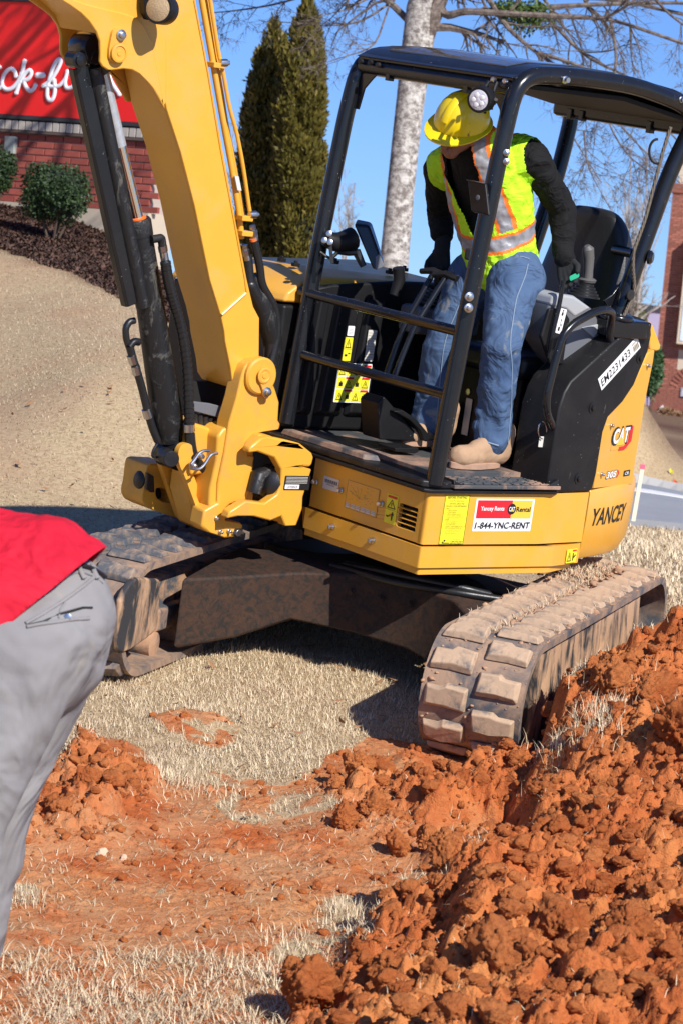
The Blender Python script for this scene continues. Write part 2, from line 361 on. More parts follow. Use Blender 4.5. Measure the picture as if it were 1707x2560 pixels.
# --- black side cover (rear fender)
q2=np.array([.66,-.012]);q3=np.array([.935,.034]);d3=(q3-q2)/np.linalg.norm(q3-q2);N3=np.array([d3[1],-d3[0],0]);K3=N3[:2]@q2;u3=np.array([*d3,0])
def scuv(z,x,y): p=U(z,x,y,N3,K3);return (p-np.array([*q2,0]))@u3,p[2]
sc=[scuv('ZE',*p) for p in((35,1885),(45,1800),(75,1600),(100,1440),(130,1350),(165,1290),(400,1075),(500,1005),(560,993),(592,1002),(594,1040),(575,1130),(500,1310),(440,1400),(362,1482),(335,1560),(300,1780),(280,1862),(260,1880))]
plate('side_cover',sc,[],(np.array([*q2,0]),u3,SV),.20,M['plastic'],EX,.022)
for x,y in((530,1165),(276,1430),(200,1808)):
    p=U('ZE',x,y,N3,K3);m=MB();m.lathe(p+N3*.001,N3,[(.024,0),(.024,.002),(.019,.0015),(.012,.003),(.012,.010),(.006,.012)],16);m.build('cover_bolt',M['plastic'],EX)
for x,y in((568,1205),(373,1525),(322,1785)):
    p=up_('ZE',x,y);knob(p,NP,'panel_bolt',.009)
# --- decals on the machine
def dec(name,z,c00,c10,c01,ax,val,u,v,mat,**k):
    a,b,c=[U(z,*p,ax,val) for p in(c00,c10,c01)];u=np.array(u,float);v=np.array(v,float)
    return Decal(name,a,u,v,abs((b-a)@u),abs((c-a)@v),mat,EX,**k)
d=dec('rental_decal','ZS',(78,502),(488,502),(120,272),'b',-.0005,SU,SV,M['white'],label='white rental decal with red and gold halves and a phone number')
d.rect(.03,.4,.62,.955,M['dred']);d.rect(.62,.4,.965,.955,M['dgold'])
d.text('Yancey Rents',.09,.60,.40,.17,M['white'],bold=.02);d.poly([[(.62+.07*math.cos(a),.69+.17*math.sin(a)) for a in np.arange(20)*math.pi/10]],M['ink'])
d.text('CAT',.57,.62,.10,.14,M['white'],bold=.03);d.text('Rental',.70,.61,.24,.15,M['ink'],bold=.015);d.text('1-844-YNC-RENT',.03,.09,.94,.2,M['ink'],bold=.012,shear=.1)
d.poly([[(.59,.62),(.65,.62),(.62,.69)]],M['dgold'])
d=dec('instruction_decal','ZF',(1122,743),(1300,743),(1187,390),'b',-.0005,SU,SV,M['dyel'],label='tall yellow before starting instruction decal')
d.poly([[(.01,.005),(.99,.005),(.99,.012),(.01,.012)],[(.01,.988),(.99,.988),(.99,.995),(.01,.995)],[(.01,.01),(.03,.01),(.03,.99),(.01,.99)],[(.97,.01),(.99,.01),(.99,.99),(.97,.99)]],M['ink'])
d.text('BEFORE STARTING',.12,.925,.76,.042,M['ink']);d.text('Read The Safety Manual',.22,.865,.56,.026,M['ink']);d.text('THE TOTAL CARE OF THIS',.2,.81,.6,.026,M['ink']);d.text('MACHINE IS YOUR RESPONSIBILITY',.08,.765,.84,.026,M['ink'])
yy=.715
for t_,w_ in(('DAILY',.16),('1. Check oil levels',.4),('2. Check coolant',.36),('3. Check track tension and wear',.56),('4. Clean radiator screens daily',.6),('5. Inspect hoses and fittings for leaks',.68),('AFTER',.16),('1. Park on level ground',.46),('2. Lower the bucket',.4),('3. Shut down and remove key',.54),('SAFETY ITEMS IMMEDIATELY IF:',.78),('Any warning light comes on',.62),('Any unusual noise is heard',.66),('Any leak of oil or fuel',.5),('Any control fails to respond',.6)):
    d.text(t_,.1 if w_<.2 else .14,yy,w_,.022,M['ink']);yy-=.036
d.text('IF ANY QUESTIONS CALL',.45,.1,.45,.02,M['ink']);d.text('1-844-YNC-RENT',.4,.045,.52,.035,M['ink'],bold=.01);d.poly([[(.15+.04*math.cos(a),.085+.02*math.sin(a)) for a in np.arange(12)*math.pi/6],[(.08,.03),(.33,.03),(.33,.045),(.08,.045)]],M['ink'])
d=dec('warning_decal','ZF',(738,582),(820,582),(770,378),'a',-.0008,FU,FV,M['dyel'],label='small yellow crush warning decal on the front panel')
def tri(x,y,w,h,t=.16):
    o=[(x,y),(x+w,y),(x+w/2,y+h)];c=(x+w/2,y+h*.36);i=[(c[0]+(p[0]-c[0])*(1-t*1.7),c[1]+(p[1]-c[1])*(1-t*1.7)) for p in o]
    return [[o[k],o[(k+1)%3],i[(k+1)%3],i[k]] for k in range(3)]
def warn(d,x,y,w,h):
    d.poly(tri(x,y,w,h)+[[(x+w*.46,y+h*.28),(x+w*.54,y+h*.28),(x+w*.56,y+h*.6),(x+w*.44,y+h*.6)],[(x+w*.46,y+h*.16),(x+w*.54,y+h*.16),(x+w*.54,y+h*.22),(x+w*.46,y+h*.22)]],M['ink'])
d.rect(.08,.87,.92,.96,M['dred']);warn(d,.12,.52,.76,.32);d.rect(.05,.47,.95,.48,M['ink'])
d.poly([[(.62,.12),(.70,.12),(.72,.3),(.60,.3)],[(.56,.3),(.80,.3),(.76,.37),(.6,.37)],[(.64,.37),(.72,.37),(.72,.42),(.64,.42)],[(.15,.22),(.3,.2),(.45,.26),(.45,.3),(.3,.26),(.15,.27)]],M['ink']);d.rect(.44,.25,.56,.33,M['dred'])
d=dec('load_chart','ZF',(460,480),(685,545),(490,283),'a',-.0008,FU,FV,M['yellow'],label='etched lift chart plate on the front panel')
L=[[(0,0),(1,0),(1,.012),(0,.012)],[(0,.988),(1,.988),(1,1),(0,1)],[(0,0),(.01,0),(.01,1),(0,1)],[(.99,0),(1,0),(1,1),(.99,1)]]
for k in range(26):
    x=random.uniform(.05,.9);y=random.uniform(.3,.9);L.append([(x,y),(x+random.uniform(.02,.08),y),(x+.05,y+.012),(x,y+.012)])
for k in range(7):
    a=math.radians(20+22*k);L.append([(.42,.45),(.42+.4*math.cos(a),.45+.42*math.sin(a)),(.425+.4*math.cos(a),.458+.42*math.sin(a)),(.425,.458)])
d.poly(L,M['inkgrey']);G_=[[(.02+.16*i,.04),(.15+.16*i,.04),(.15+.16*i,.2),(.02+.16*i,.2)] for i in range(6)];d.poly(G_,M['label']);d.poly([[(.02+.16*i,.10+.05*j),(.15+.16*i,.10+.05*j),(.15+.16*i,.115+.05*j),(.02+.16*i,.115+.05*j)] for i in range(6) for j in range(2)],M['inkgrey'])
d=dec('barcode_label','ZF',(304,340),(412,370),(316,250),'a',-.0008,FU,FV,M['label'],label='cream barcode label on the front panel')
d.poly([[(.1+.8*x,.5),(.1+.8*x+.012+.012*(i%3),.5),(.1+.8*x+.012+.012*(i%3),.78),(.1+.8*x,.78)] for i,x in enumerate(np.linspace(0,.97,18))],M['ink']);d.text('EM2231433',.25,.34,.5,.1,M['ink'])
d=dec('slope_decal','ZS',(727,735),(845,700),(742,650),np.array([.27,-1,0])/1.036,-.0,(1,.27,0),SV,M['dyel'],label='yellow warning decal near the skirt end')if False else None
d=Decal('skirt_decal',np.array([.838,.016,.024]),(.21,.058,0),SV,.083,.06,M['dyel'],EX,label='small yellow warning decal on the skirt end')
d.rect(.55,.8,.95,.93,M['dred']);warn(d,.06,.12,.42,.7);d.poly([[(.6,.15),(.68,.15),(.68,.7),(.6,.7)],[(.7,.3),(.9,.5),(.85,.6),(.7,.45)]],M['ink'])
def up3(name,z,x,y,w,h,mat,**k):   # decal on the logo plane
    p=up_(z,x,y);return Decal(name,p,cwu,SV,w,h,mat,EX,**k)
a=up_('ZE',372,1660);b=up_('ZE',470,1660);wd=(b-a)@cwu;hh=up_('ZE',390,1540)[2]-a[2]
d=Decal('logo_decal',a,cwu,SV,wd,hh,M['white'],EX,r=.004,t=.0006,label='CAT logo decal with red hexagon and yellow triangle')
d.ob.data.materials[0]=M['yellow']
d.poly([[(.62,.0),(.8,.0),(1.05,.3),(1.05,.98),(.85,.98),(.85,.3),(.5,.14),(.4,-.1),(.7,-.12),(.8,.0)][:6]],M['dred'],'logo_print')
d.poly([[(.42,-.06),(.72,-.06),(1.02,.3),(1.0,1.0),(.93,1.0),(.88,.34),(.66,.12),(.42,.12)]],M['dred'],'logo_print')
d.text('CAT',-.05,.2,1.0,.85,M['ink'],bold=.05,shear=.12);d.text('CAT',.0,.26,.9,.73,M['ink'],bold=.02,shear=.12);d.text('CAT',.03,.28,.84,.69,M['white'],bold=.035,shear=.12)
d.poly([[(.2,.2),(.68,.2),(.44,.62)]],M['dgold'],'logo_print')
a=up_('ZE',345,1812);wd=(up_('ZE',410,1812)-a)@cwu
d=Decal('model_number_decal',a,cwu,SV,wd,.031,M['yellow'],EX,r=.003,t=.0006,label='305 model number decal')
d.text('305',-.02,-.05,.88,1.15,M['ink'],bold=.06,shear=.15);d.text('305',.02,.05,.8,.95,M['white'],bold=.03,shear=.15);d.poly([[(.82,0),(.92,0),(1.03,.5),(.95,1),(.85,1),(.93,.5)]],M['dred'])
a=up_('ZE',440,1798);wd=(up_('ZE',472,1798)-a)@cwu
d=Decal('model_suffix_decal',a,cwu,SV,wd,.026,M['ink'],EX,r=.003,label='small black CR decal');d.text('CR',.2,.22,.6,.55,M['white'],bold=.02,shear=.15)
# YANCEY on the counterweight: plane of its flat flank
q4=np.array([1.16,.118]);q5=np.array([1.37,.215]);d5=(q5-q4)/np.linalg.norm(q5-q4);N5=np.array([d5[1],-d5[0],0]);K5=N5[:2]@q4+.003
a=U('ZE',298,2070,N5,K5);b=U('ZE',452,2040,N5,K5);u5=np.array([*d5,0])
o=text('YANCEY',a,u5,SV,0,0,(b-a)@u5,.078,M['ink'],EX,'dealer_lettering',lift=.05,shear=.2,bold=.02)
CWO=[c_ for c_ in EX.children if c_.name=='counterweight'][0];bpy.context.view_layer.update()
for v_ in o.data.vertices:
    ok,lo_,no_,_=CWO.ray_cast(v_.co,Vector(-N5))
    if ok: v_.co=lo_+Vector(N5)*.0018
a=U('ZE',325,1338,N3,K3);b=U('ZE',533,1108,N3,K3);c=U('ZE',313,1262,N3,K3)
vu=(b-a)/np.linalg.norm(b-a);vv=np.cross(vu,-np.cross(u3,SV));vv=np.cross(np.cross(u3,SV),vu)
d=Decal('unit_number_decal',a,vu,vv,np.linalg.norm(b-a),.062,M['white'],EX,r=.001,label='white strip with the unit number EM2231433')
d.text('EM2231433',.03,.2,.74,.58,M['ink'],bold=.012,shear=.12);d.poly([[(.84+.13*x,.15),(.845+.13*x+.006*(i%2),.15),(.845+.13*x+.006*(i%2),.6),(.84+.13*x,.6)] for i,x in enumerate(np.linspace(0,1,9))],M['inkgrey']);d.text('0425',.84,.68,.1,.16,M['inkgrey'])
# --- platform, sill, step
mb=MB();mb.prism([(-.035,.0,.328),(-.0,-.022,.328),(.68,-.022,.328),(.72,.0,.328),(.72,1.08,.328),(-.035,1.08,.328)],(0,0,.016));mb.build('platform_edge',M['plastic'],EX,bevel=.005)
mb=MB();mb.prism([(-.03,1.06,.344),(-.03,.02,.344),(.04,-.012,.344),(.12,-.012,.344),(.12,1.06,.344)],(0,0,.032));mb.build('front_sill',M['blackm'],EX,bevel=.01)
mb=MB();mb.box((.12,.13,.344),(.9,1.08,.39));mb.box((.12,.0,.344),(.7,.26,.348));mb.build('floor_pan',M['mat'],EX,bevel=.006)
mb=MB();mb.loft([[(-.012,.98,.376),(-.012,.42,.376),(.055,.38,.376),(.055,.98,.376)],[(-.004,.97,.40),(-.004,.43,.40),(.05,.40,.40),(.05,.97,.40)]]);mb.build('front_rubber_pad',M['tread'],EX,bevel=.005)
# step tread with grooves
mb=MB();mb.box((.1,-.035,.350),(.695,.27,.366));mb.build('step_plate',M['tread'],EX,bevel=.004)
mb=MB()
for k in range(15):
    y=-.02+.0195*k
    x0=.12
    while x0<.66:
        L_=random.uniform(.03,.07);mb.box((x0,y,.366),(min(x0+L_,.68),y+.011,.3715));x0+=L_+.012
mb.build('tread_ridges',M['tread'],EX,bevel=.002,seg=1)
mb=MB();mb.loft([[(.1,-.03,.366),(.16,-.03,.366),(.19,.1,.366),(.1,.1,.366)],[(.102,-.02,.385),(.13,-.02,.372),(.15,.09,.372),(.102,.09,.39)]]);mb.loft([[(.63,-.03,.366),(.69,-.03,.366),(.69,.1,.366),(.60,.05,.366)],[(.645,-.02,.372),(.685,-.02,.392),(.685,.05,.392),(.63,.03,.372)]]);mb.build('step_corner',M['plastic'],EX,bevel=.003)
# ================================================================= CANOPY AND CAB
TR=.036
# near side: front post, roof rail, rear post as one bent tube
A0=U('D',1003,1108,'a',.02);A0[1]=.01
NP_=[(.03,.012,.36),(.035,.012,.5),(.07,.012,1.1),(.125,.012,1.78),(.155,.012,2.015),(.42,.012,2.04),(.80,.012,2.04),(1.10,.03,1.995),(1.25,.06,1.945),(1.17,.085,1.72),(1.0,.10,1.06)]
mb=MB();mb.tube(NP_,TR,18,fil=.12);mb.build('near_roof_tube',M['black'],EX)
FP_=[(.03,1.0,.42),(.07,1.0,1.1),(.125,1.0,1.78),(.155,.99,2.0),(.42,1.0,2.04),(.80,1.0,2.04),(1.12,1.0,2.0),(1.42,.98,1.94),(1.36,.96,1.6),(1.2,.95,1.0)]
mb=MB();mb.tube(FP_,TR,18,fil=.12);mb.build('far_roof_tube',M['black'],EX)
# collar where the near post is bolted, bolts
for z0 in(1.06,1.095):pass
p=lambda t:(.03+.0735*(t-.36)/.7*.8,.012,t)
for (x,y) in((1480,185),(1475,270)):
    q=U('ZK',x,y,'b',-.028);m=MB();m.lathe(q,(-.25,-1,0),[(.019,0),(.019,.006),(.012,.008),(.012,.02),(.006,.022)],12);m.build('post_bolt',M['steel'],EX)
for (x,y) in((1300,915),(1298,985)):
    q=U('ZR',x,y,'b',-.026);m=MB();m.lathe(q,(-.6,-1,0),[(.015,0),(.015,.004),(.009,.006),(.009,.014),(.005,.016)],6);m.build('post_bolt',M['steel'],EX)
# cross tubes of the front guard
def cross(name,zr,r=.024,ends=True):
    a=.035+.055*(zr-.4)
    m=MB();m.tube([(a,.03,zr+.03),(a-.0,.045,zr),(a,.97,zr),(a,.985,zr+.03)],r,14,fil=.03);return m.build(name,M['black'],EX)
def rail(name,pA,pB,r=.0215):
    a=U('ZK',*pA,'a',.05);b=U('ZK',*pB,'a',.05);m=MB();m.tube([a,b],r,14);m.build(name,M['black'],EX)
rail('guard_rail',(222,146),(1400,448));rail('guard_rail',(150,600),(1310,925))
# front top beam + hinge brackets
a=U('ZR',330,250,'a',.16);b=U('ZR',1380,360,'a',.16)
mb=MB();mb.tube([(.16,.97,1.962),(.16,.03,1.962)],.036,14);mb.build('roof_front_tube',M['black'],EX)
mb=MB();mb.prism([(.12,.985,2.002),(.155,.985,1.995),(.17,.985,1.95),(.2,.985,2.03)],(0,-.975,0));mb.build('roof_front_flange',M['black'],EX,bevel=.004)
for (x,y,s_) in((395,325,1),(1005,420,1)):
    q=U('ZR',x,y,'a',.15);m=MB();m.box((.13,q[1]-.013,q[2]-.015),(.16,q[1]+.013,q[2]+.05));m.build('window_stop',M['black'],EX,bevel=.003)
for b0,sg in((.955,-1),(.045,1)):
    m=MB();m.prism([(.14,b0,1.93),(.14,b0+sg*.11,1.945),(.14,b0+sg*.075,1.915),(.14,b0+sg*.03,1.87),(.14,b0+sg*.01,1.78),(.14,b0-sg*.02,1.78)],(.008,0,0));m.build('corner_gusset',M['black'],EX,bevel=.002)
for x,y in((170,200),(245,208),(305,228)):
    q=U('ZR',x,y,'a',.12);m=MB();m.lathe(q,(-1,0,0),[(.011,0),(.011,.012),(.006,.014)],10);m.build('hinge_bolt',M['blackm'],EX)
for x,y in((1208,345),(1298,358)):
    q=U('ZR',x,y,'a',.12);m=MB();m.lathe(q,(-1,0,0),[(.012,0),(.012,.012),(.006,.014)],10);m.build('hinge_bolt',M['steel'],EX)
# roof shell
prof=[(.14,2.005),(.19,2.04),(.30,2.066),(.55,2.078),(.80,2.075),(1.05,2.05),(1.25,2.0),(1.42,1.95)]
mb=MB();rings=[]
for b_,dz in((.0,-.03),(.02,-.004),(.08,.0),(.5,.004),(.92,.0),(.98,-.004),(1.0,-.03)):
    rings.append([(a_,b_,z_+dz) for a_,z_ in prof]+[(a_,b_,z_+dz-.022) for a_,z_ in reversed(prof)])
mb.loft(rings);mb.build('roof_shell',M['black'],EX,bevel=.004)
mb=MB();rings=[]
for b_ in(.13,.86): rings.append([(a_,b_,z_+.006) for a_,z_ in prof[1:5]]+[(a_,b_,z_+.0) for a_,z_ in reversed(prof[1:5])])
mb.loft(rings);gl=NT('skylight');gl.col((.05,.055,.06)).set(Roughness=.04);gl.b.inputs['Coat Weight'].default_value=1;mb.build('roof_skylight',gl.m,EX,bevel=.003)
# underside liner
mb=MB();mb.prism([(.2,.05,1.985),(.8,.05,1.99),(1.25,.05,1.93),(1.25,.95,1.93),(.8,.95,1.99),(.2,.95,1.985)][:6],(0,0,-.02));mb.build('roof_liner',M['dark'],EX,bevel=.004)
# rear cross beam and far rear frame plate
mb=MB();mb.box((1.28,.08,1.86),(1.36,.98,1.96));mb.build('rear_header',M['black'],EX,bevel=.02)
for x,y in((590,705),(690,720),(1270,825)):
    q=U('ZQ',x,y,'a',1.28);m=MB();m.box((1.27,q[1]-.016,q[2]-.004),(1.3,q[1]+.012,1.9));m.build('window_stop',M['black'],EX,bevel=.003)
q=U('ZQ',550,375,'b',-.02);m=MB();m.lathe(q,(0,-1,0),[(.016,0),(.016,.006),(.011,.008),(.011,.022)],12);m.build('roof_bolt',M['steel'],EX)
q=U('ZQ',1543,545,'b',.0);m=MB();m.lathe(q,(0,-1,0),[(.014,0),(.014,.006),(.01,.008),(.01,.02)],12);m.build('roof_bolt',M['steel'],EX)
# rear post gusset, base and tie bar, rope
mb=MB();G1=[U('ZC',x,y,'b',.12) for x,y in((890,690),(960,640),(1050,520),(1130,340),(1190,430),(1060,760),(930,760))];mb.prism(G1,(0,.012,0));mb.build('post_gusset',M['black'],EX,bevel=.004)
mb=MB();mb.box((.93,.04,.99),(1.16,.2,1.065));mb.lathe((1.0,.1,1.06),(0,0,1),[(.075,0),(.075,.02),(.05,.03)],16);mb.build('post_base',M['black'],EX,bevel=.01)
mb=MB();mb.tube([U('ZC',985,255,'b',.3),U('ZC',1150,290,'b',.13)],.022,12);mb.build('tie_bar',M['black'],EX)
q=U('ZC',1270,320,'b',.06);m=MB();m.lathe(q,(.6,-1,0),[(.03,0),(.03,.01),(.02,.02)],12);m.build('post_boss',M['black'],EX)
rp=[U('ZQ',1460,780,'b',.06),U('ZQ',1400,960,'b',.06)]+[U('ZC',x,y,'b',.05) for x,y in((1240,0),(1170,190),(1140,270),(1135,420),(1150,560),(1140,650),(1080,770),(1040,860),(1000,950),(985,990))]
m=NT('braided_rope');wv=m.n('TexWave',Scale=60.,Distortion=2.);m.l(m.tc.outputs['Object'],wv.inputs['Vector']);m.col(m.mix(wv.outputs[1],(.02,.02,.02),(.22,.17,.12))).set(Roughness=.8);M['rope']=m.m
mb=MB();mb.tube(fillet([np.array(p) for p in rp],.05),.0075,8);mb.build('rope',M['rope'],EX)
mb=MB();rr=[H('ZQ',1345+70*math.cos(a),990+105*math.sin(a),12.35) for a in np.linspace(-1.5,-5.2,14)];mb.tube(rr,.006,8);mb.build('cable_loop',M['rubberhose'],EX)
mb=MB();mb.lathe(U('ZC',1105,640,'b',.04),(0,-1,0),[(.022,0),(.022,.01),(.012,.012)],12);mb.build('tie_ring',M['blackm'],EX)
# work lamp under the roof
lc=U('ZR',1090,500,'a',.02);ax=np.array([-.93,-.42,-.12]);ax/=np.linalg.norm(ax)
mb=MB();mb.lathe(lc-ax*.05,ax,[(.02,-.012),(.046,0),(.052,.01),(.052,.055),(.050,.06),(.043,.06)],28)
for k in range(10):
    a=k*.628;mb.obox(lc-ax*.035+np.cross(ax,[0,0,1])*.052*math.cos(a)+V3(0,0,1)*.052*math.sin(a),np.array([.004,0,0]),np.array([0,.004,0]),np.array([0,0,.006]))
wl=mb.build('work_lamp',M['plastic'],EX,ang=30)
mb=MB();mb.lathe(lc+ax*.0095,ax,[(.042,0),(.03,.004),(.0,.006)],24);mb.build('lamp_lens',M['lens'],wl)
mb=MB()
for k in range(5):
    a=k*1.257;u_1=np.cross(ax,[0,0,1]);u_1/=np.linalg.norm(u_1);v_1=np.cross(ax,u_1);mb.lathe(lc+ax*.012+.02*(u_1*math.cos(a)+v_1*math.sin(a)),ax,[(.011,0),(.008,.004),(0,.005)],12)
mb.build('lamp_bulb',M['white'],wl)
mb=MB();b1=U('ZR',1200,360,'a',.1);mb.tube([b1+V3(0,.03,0),b1+V3(-.03,.03,-.05),lc+V3(.06,.02,.03)],.008,8);mb.tube([b1+V3(0,-.02,0),b1+V3(-.02,-.03,-.04),b1+V3(-.01,-.03,-.09),lc+V3(.05,-.04,.01)],.008,8,fil=.02);mb.build('lamp_bracket',M['blackm'],wl)
# phone on its holder on the near post
c=U('ZM',560,1120,'a',.03);uu=U('ZM',640,1010,'a',.03)-U('ZM',482,975,'a',.03);vv=U('ZM',482,975,'a',.03)-U('ZM',515,1260,'a',.03)
PH=empty('phone',mat=MROOT@Matrix.Translation(Vector(c)))
tag(PH,'black phone clipped upright on the canopy post in front of the operator','phone')
uu/=2;vv/=2;nn=np.cross(uu,vv);nn/=np.linalg.norm(nn)
mb=MB();mb.obox((0,0,0),uu,vv,nn*.008);mb.build('phone_case',M['plastic'],PH,bevel=.006)
mb=MB();mb.lathe(nn*.008,nn,[(.011,0),(.011,.002),(.008,.003)],16);mb.build('phone_ring',M['greyp'],PH)
for c_,a_,b_2,d_2 in((vv*.97+nn*.006,.95,.04,.012),(-vv*.97+nn*.006,.5,.03,.012),(-nn*.016,.3,.3,.01)):
    mb=MB();mb.obox(c_,uu*a_,vv*b_2,nn*d_2);mb.build('phone_clamp',M['black'],PH,bevel=.003)
# far kick wall: ribbed panel
kb=.99
pan=[U('ZK',x,y,'b',kb) for x,y in((180,1040),(245,300),(270,200),(340,120),(430,100),(930,70),(960,72))]
kp=[(p[0],p[2]) for p in pan];kp=[(.0,.40)]+kp[1:]+[(1.2,1.08),(1.2,.40)]
plate('kick_panel',kp,[],(V3(0,kb,0),SU,SV),.03,M['plastic'],EX,.012)
for k,(x0,x1) in enumerate(((270,375),(415,600),(640,790))):
    a=U('ZK',x0,600,'b',kb-.03)[0];b=U('ZK',x1,600,'b',kb-.03)[0]
    m=MB();m.loft([[(a-.01,kb,.46),(b+.01,kb,.46),(b+.03,kb,.98),(a+.03,kb,.98)],[(a+.012,kb-.03,.48),(b-.012,kb-.03,.48),(b+.008,kb-.03,.96),(a+.04,kb-.03,.96)]]);m.build('panel_rib',M['plastic'],EX,bevel=.008)
KY=kb-.034
d=dec('safety_decal','ZK',(460,980),(712,984),(500,683),'b',KY,SU,SV,M['white'],label='large yellow safety pictogram decal with eight squares')
for i in range(4):
    for j in range(3):
        x0,y0=.03+.237*i,.03+.32*j;d.rect(x0,y0,x0+.225,y0+.30,M['dyel'])
        if (i+j)%2==0: warn(d,x0+.02,y0+.03,.18,.2)
        else: d.poly([[(x0+.06,y0+.06),(x0+.16,y0+.06),(x0+.16,y0+.16),(x0+.06,y0+.16)],[(x0+.1,y0+.16),(x0+.13,y0+.16),(x0+.13,y0+.2),(x0+.1,y0+.2)]],M['ink'])
        if i in(1,3): d.rect(x0,y0+.25,x0+.225,y0+.30,M['dred'])
        d.k-=2
d=dec('warning_decal','ZK',(525,668),(585,670),(557,490),'b',KY-.001,SU,SV,M['dyel'],label='narrow yellow warning decal above the pictogram decal');warn(d,.12,.55,.76,.38);d.rect(.04,.5,.96,.51,M['ink']);d.poly([[(.2,.2),(.5,.2),(.5,.28),(.2,.28)],[(.6,.3),(.85,.3),(.85,.34),(.6,.34)]],M['ink'])
d=dec('small_white_decal','ZK',(562,480),(612,480),(575,405),'b',KY-.001,SU,SV,M['white']);d.poly([[(.2,.2+.15*k),(.8,.2+.15*k),(.8,.23+.15*k),(.2,.23+.15*k)] for k in range(4)],M['inkgrey'])
d=dec('spec_decal','ZK',(692,672),(755,676),(735,436),'b',KY-.001,SU,SV,M['label'],label='pale specification table decal');d.poly([[(.05,.05+.085*k),(.95,.05+.085*k),(.95,.06+.085*k),(.05,.06+.085*k)] for k in range(11)],M['inkgrey'])
# tank / hood on the machine's right
hd=[U('ZH',x,y,'z',1.06) for x,y in((60,245),(440,218),(1000,300),(1450,350))]
mb=MB();mb.loft([[(-.02,1.06,.93),(-.12,1.35,.93),(-.06,1.85,.92),(.95,1.85,.93),(.95,1.06,.93)],[(-.01,1.06,.97),(-.10,1.35,.97),(-.04,1.84,.96),(.95,1.84,.97),(.95,1.06,.97)],[(.06,1.06,1.02),(.0,1.36,1.03),(.08,1.82,1.0),(.95,1.82,1.03),(.95,1.06,1.04)],[(.2,1.08,1.05),(.18,1.36,1.065),(.25,1.7,1.05),(.93,1.75,1.07),(.93,1.08,1.06)]])
mb.build('right_hood',M['yellow'],EX,bevel=.02,seg=3)
mb=MB();mb.prism([(-.02,1.06,.33),(-.1,1.35,.33),(-.05,1.83,.33),(.93,1.75,.33),(.93,1.06,.33)],(0,0,.59));mb.build('right_side_housing',M['plastic'],EX,bevel=.015)
mb=MB();mb.box((-.09,1.3,.8),(-.02,1.55,.9));mb.build('front_lamp_recess',M['greyp'],EX,bevel=.01)
for x,y in((242,260),(370,305),(1245,375),(1380,350),(738,280),(585,245)):
    q=U('ZH',x,y,'z',1.075);m=MB();m.obox(q,(.016,0,0),(0,.012,0),(0,0,.008));m.lathe(q,(0,0,1),[(.009,0),(.009,.018)],10);m.build('hood_bolt',M['plastic'],EX,bevel=.002)
# seat
mb=MB();S1=[U('ZC',x,y,'b',.5) for x,y in((700,60),(800,-40),(900,10),(940,70),(985,180),(1000,320),(985,420),(870,640),(800,740),(700,740),(640,600),(700,400))]
pr=[(p[0],p[2]) for p in S1]
rings=[]
back=[(1.20,.88),(1.26,1.05),(1.30,1.30),(1.30,1.5),(1.26,1.60)]
def seatring(t,w,a,z,th): return [(a-th,.5-w*.75,z),(a-th*.4,.5-w,z),(a+th*.6,.5-w*.9,z),(a+th,.5-w*.4,z),(a+th,.5+w*.4,z),(a+th*.6,.5+w*.9,z),(a-th*.4,.5+w,z),(a-th,.5+w*.75,z)]
SB=[(1.02,.84,.25,.09),(1.10,.96,.27,.10),(1.17,1.12,.28,.10),(1.20,1.27,.26,.09),(1.20,1.40,.22,.075),(1.18,1.48,.16,.06),(1.17,1.50,.09,.03)]
mb=MB();mb.loft([seatring(0,w_,a_,z_,t_) for a_,z_,w_,t_ in SB]);o=mb.build('seat_backrest',M['vinyl'],EX);sm=o.modifiers.new('s','SUBSURF');sm.levels=2;sm.render_levels=2
mb=MB();mb.loft([[(a_,.5-w_,z_) for a_,w_,z_ in((.62,.0,0),)] for _ in()]) if False else None
mb=MB();mb.loft([[(.66,.27,z_),(.66,.73,z_),(1.14,.75,z_+.0),(1.14,.25,z_)] for z_ in(.76,.80,.86)]);mb.build('seat_cushion',M['vinyl'],EX,bevel=.035,seg=4)
mb=MB();mb.box((.70,.3,.39),(1.15,.95,.76));mb.build('seat_box',M['plastic'],EX,bevel=.01)
mb=MB();mb.box((.74,.12,.344),(.93,.35,.66));mb.build('side_box',M['plastic'],EX,bevel=.01)
m=MB();m.lathe(U('ZL',557,1175,'a',.70),(-1,0,0),[(.014,0),(.014,.006),(.007,.007)],12);m.build('seat_box_bolt',M['steel'],EX)
d=Decal('seat_box_decal',V3(.695,.62,.46),FU,FV,.04,.16,M['label'],EX)
mb=MB();mb.box((.935,.14,.39),(.95,1.7,.965));mb.build('firewall',M['plastic'],EX,bevel=.004)
# near control console
cp=[U('ZC',x,y,'b',.14) for x,y in((452,650),(500,632),(640,650),(790,755),(870,890),(872,950),(825,1150),(612,1375),(535,1250),(400,1050),(420,760))]
mb=MB();mb.prism(cp,(0,.16,0));mb.build('console',M['greyp'],EX,bevel=.02,seg=3)
cp=[U('ZC',x,y,'b',.134) for x,y in((455,648),(505,632),(640,652),(788,757),(640,840),(560,770),(430,738))]
mb=MB();mb.prism(cp,(0,.17,0));mb.build('console_top_trim',M['lgreyp'],EX,bevel=.015,seg=3)
cp=[U('ZC',x,y,'b',.132) for x,y in((700,925),(850,893),(868,930),(800,1008))]
mb=MB();mb.prism(cp,(0,.02,0));mb.build('console_trim',M['lgreyp'],EX,bevel=.004)
cp=[U('ZC',x,y,'b',.12) for x,y in((420,760),(540,760),(600,850),(540,1240),(430,1240),(350,1000))]
mb=MB();mb.prism(cp,(0,.02,0));mb.build('console_side',M['plastic'],EX,bevel=.008)
